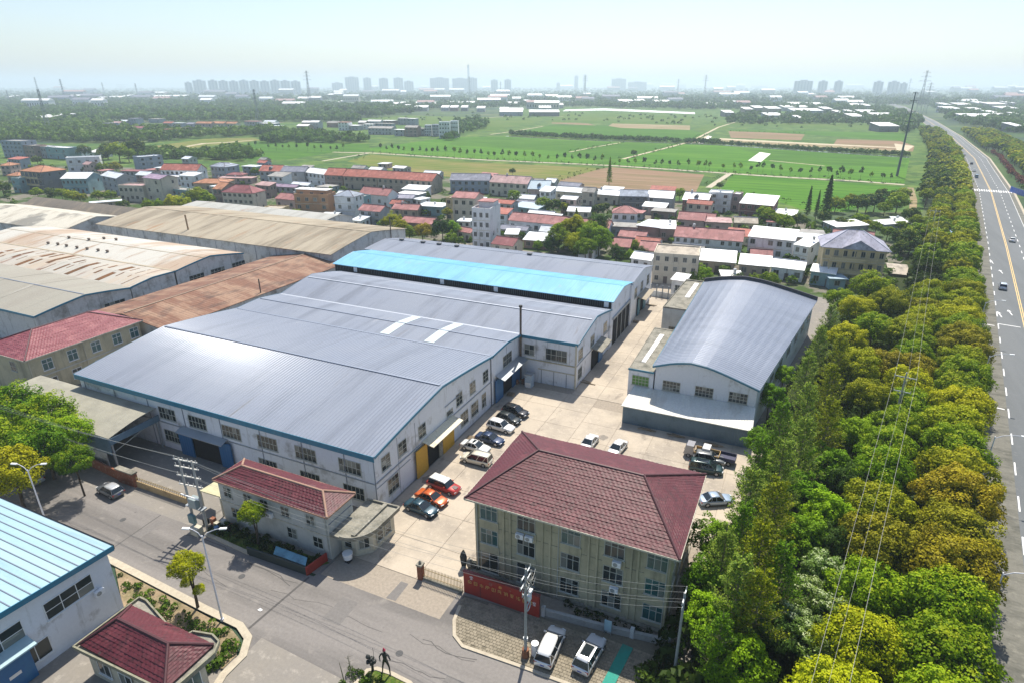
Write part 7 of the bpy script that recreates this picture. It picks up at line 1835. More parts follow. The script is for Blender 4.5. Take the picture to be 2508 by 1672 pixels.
clump_field('wood', scatter([(2270, 260), (2508, 262), (2508, 330), (2400, 315), (2330, 300)], 500, 10), (4, 7), 10, M_leaf, 38, (0.114, 0.216, 0.030))
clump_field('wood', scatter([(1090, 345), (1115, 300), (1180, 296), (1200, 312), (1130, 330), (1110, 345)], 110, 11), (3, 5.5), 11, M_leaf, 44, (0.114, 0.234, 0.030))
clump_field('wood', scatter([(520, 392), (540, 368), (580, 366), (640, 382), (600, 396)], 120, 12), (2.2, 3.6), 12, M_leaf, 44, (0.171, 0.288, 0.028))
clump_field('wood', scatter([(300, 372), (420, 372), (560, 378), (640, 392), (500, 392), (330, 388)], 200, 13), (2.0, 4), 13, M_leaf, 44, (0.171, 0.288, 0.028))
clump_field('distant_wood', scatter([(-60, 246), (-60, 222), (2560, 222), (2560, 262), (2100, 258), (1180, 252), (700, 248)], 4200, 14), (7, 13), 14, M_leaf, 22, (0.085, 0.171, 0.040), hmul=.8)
clump_field('distant_wood', scatter([(-60, 222), (-60, 214), (2560, 214), (2560, 222)], 2600, 15), (10, 20), 15, M_leaf, 16, (0.076, 0.153, 0.040), hmul=.7)
clump_field('village_shrubs', scatter([(0, 480), (0, 400), (560, 420), (900, 440), (1200, 455), (1480, 480), (1990, 545), (2200, 610), (2190, 700), (1960, 700), (1500, 640), (900, 580), (0, 560)], 620, 16), (.6, 2.0), 16, M_leaf, 40, (0.171, 0.270, 0.025))
clump_field('field_shrubs', scatter([(1000, 300), (1330, 296), (1700, 310), (2200, 320), (2200, 300), (1700, 285), (1300, 275), (900, 290)], 130, 17), (1.6, 3.2), 17, M_leaf, 34, (0.114, 0.216, 0.030))
ln = []
rr = random.Random(6)
for pl_ in ([(2215, 453), (2100, 444), (1900, 433), (1768, 424), (1500, 406), (1180, 392), (905, 375)], [(1525, 390), (1690, 348), (1725, 330)], [(1395, 373), (1520, 350)], [(1330, 452), (1470, 412)], [(1765, 466), (1900, 492), (2080, 520)], [(1790, 424), (1735, 460)], [(905, 379), (860, 395)], [(1784, 322), (1972, 328)], [(1760, 349), (1990, 360), (2200, 372)]):
    for a_, b_ in zip(pl_[:-1], pl_[1:]):
        A0, B0 = at(*a_), at(*b_); n_ = int((B0 - A0).length / 3.2)
        dv = (B0 - A0).normalized(); nv = Vector((-dv.y, dv.x, 0))
        for k in range(n_):
            q_ = A0.lerp(B0, (k + rr.random()) / n_) + nv * rr.choice([-1, 1]) * rr.uniform(2.4, 4.2); ln.append((q_.x, q_.y))
clump_field('path_verge_plants', ln, (.35, 1.1), 24, M_leaf, 16, (.12, .20, .03))
# undergrowth of the tree belt, garden scrub
ug = []
rr = random.Random(4)
while len(ug) < 2300:
    y = rr.uniform(30, 260); k, h = kpoint(yk(y), -.9); x = k.x - rr.random() * (26 if y < 178 else 15)
    if x > 5.8 + (y - 145) * .1 or y < 92: ug.append((x, y))
    elif x > -3: ug.append((x, y))
clump_field('undergrowth', ug, (.8, 1.7), 18, M_leaf, 34, (.075, .12, .018))
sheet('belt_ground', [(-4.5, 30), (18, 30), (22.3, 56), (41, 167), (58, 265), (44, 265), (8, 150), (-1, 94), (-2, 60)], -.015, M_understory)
gb_ = [(-66 + rr.random() * 21.5, 28.8 + rr.random() * 3.2) for _ in range(300)]
clump_field('garden_plants', [g for g in gb_ if in_poly(g[0], g[1], [(-66, 31.9), (-52, 31.2), (-47, 31.1), (-45.3, 30.2), (-44.6, 28.3), (-60, 29.3)])][:75] + [(-46 + rr.random() * 1.6, 26.8 + rr.random() * 3.4) for _ in range(40)], (.18, .5), 19, M_leaf, 40, (.16, .26, .025))
clump_field('garden_plants', [(-61.8 + rr.random() * 16.5, 41.4 + rr.random() * 1.9) for _ in range(90)], (.25, .6), 20, M_leaf, 40, (.07, .12, .025))
clump_field('verge_plants', [(-8 + rr.random() * 13, 37 + rr.random() * 8) for _ in range(110)], (.3, .8), 21, M_leaf, 40, (.10, .16, .02))
clump_field('office_shrubs', [(-18 + rr.random() * 11, 47.6 + rr.random() * 1.2) for _ in range(30)], (.2, .5), 22, M_leaf, 30, (.04, .07, .02))
clump_field('island_plants', [(isl[2].x + rr.uniform(-1.6, 2.6), isl[2].y - rr.uniform(.3, 2.6)) for _ in range(60)], (.12, .35), 23, M_leaf, 30, (.11, .19, .02))

# ================================================================== CARS
def paint(name, col, metal=.2):
    return mat('car_paint_' + name, col, .28, metal, fine=.02, coat=.6)
M_carglass = mat('car_glass', (.012, .018, .022), .06, 0, fine=0, spec=.7)
M_tyre = mat('tyre', (.018, .018, .018), .85, fine=.05)
M_rim = mat('wheel_rim', (.45, .46, .48), .3, .7, fine=.02)
M_headl = mat('headlamp_lens', (.65, .68, .7), .1, fine=0)
M_tail = mat('tail_lamp', (.30, .01, .01), .2, fine=0)
M_trim = mat('car_trim', (.03, .03, .032), .6, fine=.05)
def section_loft(mb, secs, mi=0, close=True):
    """secs: lists of equal length of (x, y, z); lofted and capped"""
    n = len(secs[0]); vs = [p for s_ in secs for p in s_]; fs = []
    for i in range(len(secs) - 1):
        for k in range(n if close else n - 1):
            k2 = (k + 1) % n; fs.append((i * n + k, i * n + k2, (i + 1) * n + k2, (i + 1) * n + k))
    fs.append(tuple(range(n - 1, -1, -1))); fs.append(tuple((len(secs) - 1) * n + k for k in range(n)))
    mb.add(vs, fs, mi)
def wheel_meshes():
    if 'wheel' not in WIN:
        t = MB(); t.tube([(0, -.11, 0), (0, .11, 0)], .33, 18); WIN['wheel'] = t.mesh('tyre', M_tyre, False)
        r = MB(); r.tube([(0, -.118, 0), (0, .118, 0)], .21, 12)
        WIN['rim'] = r.mesh('rim', M_rim)
    return WIN['wheel'], WIN['rim']
# car frame: x across, +y is the nose
TYPES = {   # length, width, height, belt height, hood z, cabin from/to (fractions of the length from the tail), roof from/to, boot z
 'suv': (4.7, 1.88, 1.68, .98, 1.00, (.03, .72), (.10, .55), .98),
 'sedan': (4.75, 1.82, 1.45, .90, .86, (.14, .72), (.30, .54), .95),
 'mpv': (4.9, 1.88, 1.74, .98, .95, (.02, .80), (.06, .60), .98),
 'hatch': (4.3, 1.78, 1.52, .92, .90, (.03, .74), (.12, .54), .92),
 'van': (5.1, 1.90, 1.95, 1.05, 1.02, (.015, .88), (.03, .74), 1.05)}
CARN = [0]
def car(x, y, heading, typ, col, label, group=None, roofcol=None, sunroof=False, rails=False, glass_roof=False, metal=.2, name='parked_car'):
    L, W, Hh, belt, hood, cab, roof, boot = TYPES[typ]
    r = empty(name, (x, y, .06 if (y < 200 and x < 5) else .01), heading, label, 'car', group)
    pm = paint('_'.join('%02d' % round(c * 99) for c in col), col, metal); hw = W / 2
    def Y(f): return -L / 2 + L * f
    secs = []
    prof = [(0, .84, .42, boot - .22), (.012, .92, .30, boot - .04), (.06, .97, .26, boot), (cab[0] + .10, 1.0, .24, belt), (.5, 1.0, .24, belt), (cab[1], .99, .24, max(belt - .02, hood)), (cab[1] + .08, .98, .25, hood), (.93, .93, .27, hood - .10), (.985, .82, .32, hood - .25), (1.0, .66, .42, hood - .38)]
    for f, wf, zb, zt_ in prof:
        w = hw * wf; yy = Y(f)
        secs.append([(-w * .92, yy, zb), (-w, yy, zb + .12), (-w, yy, zt_ - .18), (-w * .93, yy, zt_ - .03), (-w * .70, yy, zt_), (w * .70, yy, zt_), (w * .93, yy, zt_ - .03), (w, yy, zt_ - .18), (w, yy, zb + .12), (w * .92, yy, zb)])
    b = MB(); section_loft(b, secs); body = inst('body', b.mesh('body', pm, True), r)
    # dark wheel arches and sills
    a = MB()
    for fy in (.185, .805):
        for s_ in (-1, 1): a.tube([(s_ * (hw - .16), Y(fy), .34), (s_ * (hw + .004), Y(fy), .34)], .385, 16)
    a.box(-hw * .99, hw * .99, Y(.24), Y(.76), .2, .3)
    inst('arch_trim', a.mesh('arch_trim', M_trim), r)
    # cabin: glass greenhouse, painted roof, pillars
    yb0, yb1, yr0, yr1 = Y(cab[0]), Y(cab[1]), Y(roof[0]), Y(roof[1]); wb, wr = hw * .93, hw * .72
    zr_ = Hh - .06
    g = MB()
    lo = [(-wb, yb0, belt - .03), (wb, yb0, belt - .03), (wb, yb1, belt - .05), (-wb, yb1, belt - .05)]
    hi = [(-wr, yr0, zr_), (wr, yr0, zr_), (wr, yr1, zr_), (-wr, yr1, zr_)]
    g.hexa(lo, hi); inst('windows', g.mesh('windows', M_carglass), r)
    rp = MB(); e = .05
    n_ = 6; secs = []
    for i in range(n_ + 1):
        f = i / n_; yy = yr0 - e + (yr1 - yr0 + 2 * e) * f; k = 1 - .12 * abs(2 * f - 1) ** 2; zz = zr_ - .02 + .07 * (1 - (2 * f - 1) ** 2)
        secs.append([(-(wr + .03) * k, yy, zr_ - .035), (-(wr + .02) * k, yy, zz), (-wr * .6, yy, zz + .035), (wr * .6, yy, zz + .035), ((wr + .02) * k, yy, zz), ((wr + .03) * k, yy, zr_ - .035)])
    section_loft(rp, secs)
    inst('roof', rp.mesh('roof', paint('r' + '_'.join('%02d' % round(c * 99) for c in roofcol), roofcol) if roofcol else pm, True), r)
    pl = MB()
    for s_ in (-1, 1):
        for (p0, p1, w_) in (((s_ * wb * 1.003, yb0 + .02, belt - .03), (s_ * wr * 1.01, yr0, zr_), .12), ((s_ * wb * 1.003, yb1 - .02, belt - .05), (s_ * wr * 1.01, yr1, zr_), .07), ((s_ * wb * 1.006, (yb0 + yb1) / 2 + .05, belt - .03), (s_ * wr * 1.02, (yr0 + yr1) / 2 + .05, zr_), .07), ((s_ * wb * 1.006, yb0 + (yb1 - yb0) * .24, belt - .03), (s_ * wr * 1.02, yr0 + (yr1 - yr0) * .1, zr_), .07)):
            pl.bar(p0, p1, w_, .05, up=(s_, 0, 0))
    inst('pillars', pl.mesh('pillars', pm), r)
    if sunroof or glass_roof:
        s_ = MB().box(-wr * .66, wr * .66, yr0 + (yr1 - yr0) * (.25 if glass_roof else .5), yr0 + (yr1 - yr0) * (.92 if glass_roof else .85), zr_ + .05, zr_ + .098)
        inst('sunroof', s_.mesh('sunroof', M_carglass), r)
    if rails:
        s_ = MB()
        for k in (-1, 1): s_.bar((k * wr * .95, yr0 + .1, zr_ + .09), (k * wr * .95, yr1 - .1, zr_ + .09), .05)
        inst('roof_rail', s_.mesh('roof_rail', M_rim), r)
    tm, rm_ = wheel_meshes()
    for fy in (.185, .805):
        for s_ in (-1, 1):
            w = inst('wheel', tm, r, (s_ * (hw - .09), Y(fy), .33), PI / 2); inst('rim', rm_, w)
    for s_ in (-1, 1):
        h = MB().box(-.2, .2, -.07, .07, -.07, .07).mesh('headlight', M_headl); inst('headlight', h, r, (s_ * hw * .66, L / 2 - .13, hood - .28), -s_ * .35)
        h = MB().box(-.16, .16, -.05, .05, -.12, .12).mesh('tail_light', M_tail); inst('tail_light', h, r, (s_ * hw * .76, -L / 2 + .07, boot - .22))
        h = MB().box(-.1, .1, -.07, .07, -.07, .07).mesh('mirror', pm); inst('mirror', h, r, (s_ * (hw + .08), yb1 - .35, belt + .05))
    gr = MB().box(-hw * .42, hw * .42, L / 2 - .10, L / 2 + .01, .42, hood - .42); inst('grille', gr.mesh('grille', M_trim), r)
    np_ = MB().box(-.22, .22, -L / 2 - .012, -L / 2 + .02, .55, .68); inst('number_plate', np_.mesh('number_plate', mat('blue_plate', (.02, .06, .35), .4, fine=0)), r)
    return r
Q = zr(980, 980, 5.226)
def cp(x, y, z=.8): return Q(x, y, z)
WH = (.74, .74, .72); CRW = (.66, .62, .50); NV = (.012, .03, .055); BK = (.012, .012, .014)
G1 = 'cars parked nose to tail along the factory wall'
for (px, py, typ, col, hd, lb, kw) in [
    (270, 1355, 'sedan', (.012, .05, .075), -95, 'dark teal sedan nearest the camera in the wall-side row', {}),
    (405, 1230, 'sedan', (.50, .10, .02), -97, 'orange sedan between the dark sedan and the red pickup', {}),
    (975, 735, 'mpv', CRW, 92, 'cream white people carrier, largest of the wall-side row', {'rails': True}),
    (965, 575, 'sedan', WH, -92, 'white car with small sunroof next to the cream people carrier', {'sunroof': True}),
    (1150, 475, 'sedan', (.015, .035, .09), -93, 'navy blue car between two white ones', {}),
    (1290, 320, 'suv', WH, -95, 'white off-roader with a raised tail beside the black cars', {}),
    (1390, 220, 'hatch', (.012, .018, .016), -96, 'low black car between white off-roader and last black car', {}),
    (1480, 130, 'suv', BK, -97, 'last black off-roader of the row by the blue doors', {'sunroof': True})]:
    p = cp(px, py); car(p.x, p.y, R(hd), typ, col, lb, G1, **kw)
# red pickup with a white cab
p = cp(560, 1075)
def pickup(x, y, hd):
    r = empty('pickup_truck', (x, y, .06), hd, 'red pickup truck with white cab roof beside the orange sedan', 'pickup truck', G1)
    pm = paint('red', (.42, .03, .02)); L, hw = 5.0, .92
    def Y(f): return -L / 2 + L * f
    b = MB(); secs = []
    for f, w_, zb, zt_ in ((0, .9, .4, .9), (.02, .97, .34, .95), (.58, 1, .32, .98), (.70, 1, .32, 1.0), (.78, .98, .32, .98), (.95, .93, .34, .90), (1, .8, .42, .74)):
        w = hw * w_; secs.append([(-w, Y(f), zb), (-w, Y(f), zt_ - .08), (-w * .9, Y(f), zt_), (w * .9, Y(f), zt_), (w, Y(f), zt_ - .08), (w, Y(f), zb)])
    section_loft(b, secs); inst('body', b.mesh('body', pm, True), r)
    g = MB(); g.hexa([(-.84, Y(.06), .93), (.84, Y(.06), .93), (.84, Y(.76), .95), (-.84, Y(.76), .95)], [(-.68, Y(.10), 1.62), (.68, Y(.10), 1.62), (.68, Y(.62), 1.62), (-.68, Y(.62), 1.62)]); inst('windows', g.mesh('windows', M_carglass), r)
    inst('roof', MB().hexa([(-.72, Y(.08), 1.6), (.72, Y(.08), 1.6), (.72, Y(.64), 1.6), (-.72, Y(.64), 1.6)], [(-.66, Y(.11), 1.7), (.66, Y(.11), 1.7), (.66, Y(.60), 1.7), (-.66, Y(.60), 1.7)]).mesh('roof', paint('cabwhite', (.7, .7, .66))), r)
    inst('bonnet_stripe', MB().box(-.32, .32, Y(.80), Y(.955), .93, 1.0).mesh('bonnet_stripe', paint('dullgrey', (.2, .16, .15))), r)
    tm, rm_ = wheel_meshes()
    for fy in (.17, .82):
        for s_ in (-1, 1):
            w = inst('wheel', tm, r, (s_ * (hw - .07), Y(fy), .33), PI / 2); inst('rim', rm_, w)
    for s_ in (-1, 1):
        inst('headlight', MB().box(-.16, .16, -.06, .06, -.08, .08).mesh('headlight', M_headl), r, (s_ * .62, L / 2 - .06, .68))
        inst('mirror', MB().box(-.1, .1, -.07, .07, -.1, .1).mesh('mirror', pm), r, (s_ * 1.0, Y(.66), 1.1))
pickup(p.x, p.y, R(-97))
Q6 = zr(1400, 1040, 14.7)
p = Q6(620, 590, .9); car(p.x, p.y, R(176), 'sedan', WH, 'left one of the two white cars behind the office roof', 'white cars behind the office')
p = Q6(1640, 780, .9); car(p.x, p.y, R(172), 'sedan', WH, 'right one of the two white cars behind the office roof', 'white cars behind the office')
Q5 = zr(1000, 1340, 4.704)
p = Q5(1640, 1110, .9); car(p.x, p.y, R(2), 'mpv', WH, 'white people carrier on the paving beside the utility pole', 'cars in front of the low wall')
p = Q5(2090, 1200, .9); car(p.x, p.y, R(-6), 'suv', (.64, .65, .66), 'silver white car with glass roof beside the green strip', 'cars in front of the low wall', glass_roof=True, rails=True)
Q7 = zr(0, 1110, 2.79)
p = Q7(750, 240, .8); car(p.x, p.y, R(86), 'hatch', (.10, .11, .12), 'dark hatchback with pale roof parked by the ochre yard wall', roofcol=(.45, .46, .47))
p = Q7(190, 160, .8); car(p.x, p.y, R(92), 'sedan', (.42, .44, .46), 'silver car in tree shade at the left edge of the road')
Q8 = zr(1560, 980, 5.6)
p = Q8(950, 900, .9); car(p.x, p.y, R(-84), 'mpv', (.02, .05, .05), 'dark green van behind the right corner of the office roof', glass_roof=True)
p = Q8(980, 830, .9); car(p.x, p.y + 1.1, R(-84), 'suv', (.20, .21, .21), 'grey car squeezed between dark green van and the small trucks')
p = Q8(1090, 1330, .9); car(p.x, p.y, R(-60), 'sedan', (.30, .38, .48), 'silver blue car half under the trees right of the office')
def truck(x, y, hd, bed, cabc, label):
    r = empty('small_truck', (x, y, .06), hd, label, 'truck')
    inst('cab', MB().hexa([(-.9, 1.2, .5), (.9, 1.2, .5), (.9, 2.7, .5), (-.9, 2.7, .5)], [(-.82, 1.25, 2.0), (.82, 1.25, 2.0), (.82, 2.35, 2.0), (-.82, 2.35, 2.0)]).mesh('cab', paint('cab' + str(cabc[0]), cabc)), r)
    inst('windscreen', MB().hexa([(-.75, 2.60, 1.15), (.75, 2.60, 1.15), (.75, 2.66, 1.15), (-.75, 2.66, 1.15)], [(-.72, 2.38, 1.9), (.72, 2.38, 1.9), (.72, 2.44, 1.9), (-.72, 2.44, 1.9)]).mesh('windscreen', M_carglass), r)
    b = MB(); b.box(-.95, .95, -2.5, 1.1, .75, .9); b.box(-.95, -.88, -2.5, 1.1, .9, 1.3); b.box(.88, .95, -2.5, 1.1, .9, 1.3); b.box(-.88, .88, -2.5, -2.43, .9, 1.3)
    inst('bed', b.mesh('bed', mat('truck_bed_%d' % int(bed[0] * 99), bed, .8, fine=.15)), r)
    tm, rm_ = wheel_meshes()
    for fy in (-1.6, 1.9):
        for s_ in (-1, 1):
            w = inst('wheel', tm, r, (s_ * .82, fy, .33), PI / 2); inst('rim', rm_, w)
p = Q8(900, 705, 1.0); truck(p.x, p.y, R(88), (.50, .34, .14), (.3, .3, .32), 'small truck with plywood loaded bed beside the lean-to')
p = Q8(1120, 750, 1.0); truck(p.x, p.y, R(88), (.05, .05, .09), (.6, .6, .6), 'small truck with dark bed next to the plywood one')
# traffic on the high road
QG = zr(1900, 320, 4)
for (q_, x_, y_, typ, col, lb) in [(zr(2200, 620, 4.127), 1060, 330, 'suv', (.55, .60, .66), 'silver off-roader alone on the near stretch of the high road'), (QG, 2320, 1065, 'sedan', WH, 'white car in the far lane near the right edge'),
        (QG, 1968, 450, 'van', (.16, .26, .36), 'blue van past the zebra crossing'), (QG, 1945, 390, 'sedan', WH, 'white car just beyond the blue van'), (QG, 1828, 392, 'sedan', WH, 'white car in the left lane past the crossing'),
        (QG, 1920, 322, 'hatch', BK, 'small black car beyond the crossing'), (QG, 1830, 262, 'van', (.08, .10, .12), 'dark truck-like van farthest but one on the high road'), (QG, 1848, 238, 'sedan', (.5, .5, .5), 'grey car ahead of the dark van')]:
    p = q_(x_, y_, .8); car(p.x, p.y, R(-11), typ, col, lb, 'cars driving on the high road', name='driving_car')

# ================================================================== POLES, LAMPS, WIRES
def insul(mb, x, y, z, h=.28): mb.tube([(x, y, z), (x, y, z + h)], [.07, .04], 6)
def upole(name, x, y, h, label, arms, rr_=.17, lean=(0, 0), face=0.0, extra=None):
    """arms: (height, half length); face: heading of the line, arms across it"""
    r = empty(name, (x, y, 0), face, label, 'utility pole')
    inst('pole', MB().tube([(0, 0, 0), (0, 0, h)], [rr_, rr_ * .65], 9).mesh('pole', M_pole), r)
    tips = []
    for (z, l) in arms:
        c = MB().box(-l, l, -.05, .05, z - .06, z + .06); o = inst('crossarm', c.mesh('crossarm', M_steel_grey), r)
        c = MB().bar((-l * .6, 0, z), (0, 0, z - .7), .04); c.bar((l * .6, 0, z), (0, 0, z - .7), .04); inst('brace', c.mesh('brace', M_steel_grey), r)
        for x_ in (-l + .08, 0.25 if l > .6 else 0, l - .08):
            c = MB(); insul(c, x_, 0, z + .06); inst('insulator', c.mesh('insulator', M_ceramic), r)
        tips.append([Vector((x + math.cos(face) * x_, y + math.sin(face) * x_, z + .35)) for x_ in (-l + .08, .25, l - .08)])
    return r, tips
# middle pole with its clutter
p = at(1287, 1606); MPX, MPY = p.x, p.y
r, t_mid = upole('utility_pole', p.x, p.y, 11.0, 'tall concrete utility pole with cable coil and boxes before the office', [(10.4, 1.1), (9.5, 1.3), (8.3, .8)], .17, face=PI / 2)
c = MB()
for k in range(18):
    a = rnd.uniform(0, 6.28); c.tube([(0, 0, 9 + rnd.random()), (math.cos(a) * 1.0, -abs(math.sin(a)) * .6, 9.5 + rnd.uniform(-1.0, .8)), (math.cos(a + 1) * 1.4, -.4, 9.4 + rnd.uniform(-1.2, .9))], .022, 4)
inst('cable_tangle', c.mesh('cable_tangle', M_wire), r)
c = MB()
for k in range(18): 
    a0, a1 = k * PI / 9, (k + 1) * PI / 9; c.tube([(math.cos(a0) * .42, -.3, 6.6 + math.sin(a0) * .42), (math.cos(a1) * .42, -.3, 6.6 + math.sin(a1) * .42)], .06, 5)
inst('cable_coil', c.mesh('cable_coil', mat('grey_cable_coil', (.35, .38, .4), .6)), r)
inst('junction_box', MB().box(.15, .6, -.35, 0, 7.0, 7.6).mesh('junction_box', M_plastic_white), r)
inst('switch_box', MB().box(.25, .8, -.4, -.1, 7.8, 8.1).mesh('switch_box', M_plastic_white), r)
inst('pole_collar', MB().tube([(0, 0, 2.2), (0, 0, 2.5)], .24, 9).mesh('pole_collar', M_steel_grey), r)
inst('pole_guard', MB().tube([(0, 0, .05), (0, 0, 1.0)], [.42, .36], 8).mesh('pole_guard', mat('rusty_guard', (.26, .12, .07), .9, 0, [((.1, .06, .04), 3, .5, .7, None)])), r)
wb_ = empty('white_barrel', (p.x + .75, p.y + .5, 0), 0, 'white cylinder box standing behind the utility pole', 'barrel')
MB().tube([(p.x + .75, p.y + .6, 0), (p.x + .75, p.y + .6, 1.5)], .38, 12).build('barrel', M_plastic_white, wb_)
p = at(1651, 1652); r, t_r = upole('utility_pole', p.x, p.y, 10.2, 'plain concrete utility pole at the right corner of the low wall', [(9.7, 1.1), (8.9, .9)], .16, face=PI / 2)
# double pole with transformer platform
a, b = zr(440, 1090, 7.467)(290, 1500), zr(440, 1090, 7.467)(385, 1490)
dp = empty('transformer_pole', (a.x, a.y, 0), 0, 'pair of leaning concrete poles carrying a transformer platform at the kerb', 'utility pole')
bx_, by_ = 1.9, .25
for (x_, y_) in ((0, 0), (bx_, by_)): inst('pole', MB().tube([(x_, y_, 0), (x_, y_, 10.4)], [.19, .12], 9).mesh('pole', M_pole), dp)
for z in (10.2, 9.2, 7.9, 6.6): 
    inst('crossarm', MB().bar((-.8, -.15, z), (bx_ + .8, by_ + .1, z), .14, .12).mesh('crossarm', M_ceramic), dp)
    for x_ in (-.7, .6, 1.4, 2.6):
        c = MB(); insul(c, x_, .0 + x_ * .1, z + .06, .35); inst('insulator', c.mesh('insulator', M_ceramic), dp)
inst('platform', MB().box(-.5, bx_ + .5, -.3, .5, 3.4, 3.55).mesh('platform', M_steel_grey), dp)
inst('transformer', MB().box(.35, 1.55, -.35, .55, 3.56, 4.8).mesh('transformer', mat('transformer_grey', (.25, .30, .30), .5)), dp)
inst('fuse_rack', MB().box(-.6, bx_ + .6, -.45, -.35, 5.2, 5.35).mesh('fuse_rack', M_plastic_white), dp)
inst('switch_cabinet', MB().box(-.1, .9, -.6, -.2, 1.2, 2.4).mesh('switch_cabinet', mat('dull_teal_box', (.10, .2, .22), .5)), dp)
wastes = empty('rubbish_bins', (a.x + 1.2, a.y - .6, 0), 0, 'dirty cream crate and bins at the foot of the double pole', 'bins')
MB().box(a.x + .6, a.x + 1.9, a.y - 1.2, a.y - .3, 0, 1.1).build('crate', M_cornice, wastes)
MB().tube([(a.x + 2.6, a.y + .2, 0), (a.x + 2.6, a.y + .2, 1.0)], .3, 8).build('bin', M_dark, wastes)
MB().tube([(a.x + 3.4, a.y + .4, 0), (a.x + 3.4, a.y + .4, 1.0)], .3, 8).build('bin', mat('blue_bin', (.05, .15, .3), .6), wastes)
for k, (dx_, dy_, h_) in enumerate(((.3, .9, .7), (1.2, 1.3, .9), (2.0, 1.1, .6), (3.0, 1.4, 1.1), (4.2, .8, .8), (3.7, 1.6, .5))):
    MB().box(a.x + dx_, a.x + dx_ + .6, a.y + dy_, a.y + dy_ + .5, 0, h_).build('sack', [M_dark, M_brick_post, M_cornice, M_grey_render][k % 4], wastes)
# wires along the road
def wire(pa, pb, sag, w_=.02, label=None, group='overhead wires along the town road', n=14):
    mb = MB(); pts = []
    for i in range(n + 1):
        f = i / n; p = Vector(pa).lerp(Vector(pb), f); p.z -= sag * 4 * f * (1 - f); pts.append(p)
    mb.tube(pts, w_, 4)
    return mb.build('overhead_wire', M_wire, label=label, cat='wire', group=group)
tl = [Vector((a.x + d, a.y, 10.6)) for d in (-.7, .6, 1.4)] ; tl += [Vector((a.x + .2, a.y, 8.2)), Vector((a.x + 1.6, a.y, 8.2))]
tm_ = t_mid[0] + t_mid[1][:2]; trr = t_r[0] + t_r[1][:2]
for i in range(5):
    wire(tl[i] + Vector((-60, -1 + i * .5, 0)), tl[i], 1.2, .015, f'wire running left from the double pole, {nth(i)} of five')
    wire(tl[i], tm_[i], 1.1, .015, f'wire from the double pole to the middle pole, {nth(i)} of five')
    wire(tm_[i], trr[i], .5, .014, f'wire from the middle pole to the right corner pole, {nth(i)} of five')
# line through the tree belt
pb = at(2083 * DK, 855 * DK, 12.0)
r, t_b = upole('utility_pole', pb.x, pb.y, 12.0, 'concrete pole standing in the tree belt with two crossarms', [(11.2, 1.5), (8.8, 1.2)], .18, face=R(-9))
pc_ = at(2150 * DK, 480 * DK, 12.0); r, t_c = upole('utility_pole', pc_.x, pc_.y, 12.0, 'far pole of the line over the tree belt', [(11.2, 1.5)], .18, face=R(-9))
for i, (ex, w_) in enumerate(((1855, .014), (1895, .010), (1945, .016))):
    e = at(ex * DK, 1600 * DK, 11.5)
    wire(t_b[0][i], e, .9, w_, ['left wire over the tree belt, near span', 'middle wire over the tree belt, near span', 'right wire over the tree belt, near span'][i], 'wires over the tree belt')
    wire(t_b[0][i], t_c[0][i], 1.6, w_, ['left wire over the tree belt, far span', 'middle wire over the tree belt, far span', 'right wire over the tree belt, far span'][i], 'wires over the tree belt')
# street lamps
def lamp(pb_, ytop, label, arm=(1.0, .35), l=1.5, both=False, h=None, group=None):
    h = h or height_at(pb_, ytop); r = empty('street_lamp', (pb_.x, pb_.y, 0), 0, label, 'street lamp', group)
    inst('post', MB().tube([(0, 0, 0), (0, 0, h)], [.11, .07], 8).mesh('post', M_lamp), r)
    inst('base_plate', MB().tube([(0, 0, 0), (0, 0, .3)], .2, 8).mesh('base_plate', M_lamp), r)
    dirs = [Vector((arm[0], arm[1], 0)).normalized()]
    if both: dirs.append(-dirs[0])
    for i, d_ in enumerate(dirs):
        ll = l if i == 0 else l * .55
        pts = [Vector((0, 0, h - .3)), d_ * ll * .3 + Vector((0, 0, h + .35)), d_ * ll * .75 + Vector((0, 0, h + .75)), d_ * ll + Vector((0, 0, h + .85))]
        inst('arm', MB().tube(pts, [.05, .045, .04, .035], 6).mesh('arm', M_lamp), r)
        e = pts[-1]; inst('lamp_head', MB().bar(e, e + d_ * .7 + Vector((0, 0, .05)), .26, .12).mesh('lamp_head', M_plastic_white), r)
    return h
b1 = zr(0, 1110, 2.79)(1520, 1140); h1 = lamp(b1, 1110 + 560 / 2.79, 'white street lamp with split arm in the corner garden', (1, .45), 1.9, True)
sb_ = MB(); 
b2 = zr(0, 1110, 2.79)(320, 480); lamp(b2, 1110 + 110 / 2.79, 'white street lamp behind the pale blue factory roof', (1, .45), 1.9, True)
for i, yy in enumerate((62, 92, 124, 158)):
    p_, h_ = kpoint(yk(yy), -.3); lamp(p_, 0, ['pale lamp post by the kerb near the bottom right', 'pale lamp post by the kerb, second from the bottom', 'pale lamp post by the kerb, third from the bottom', 'pale lamp post by the kerb nearest the stop line'][i], (1, -.1), 2.6, False, 8.5, 'street lamps along the high road')
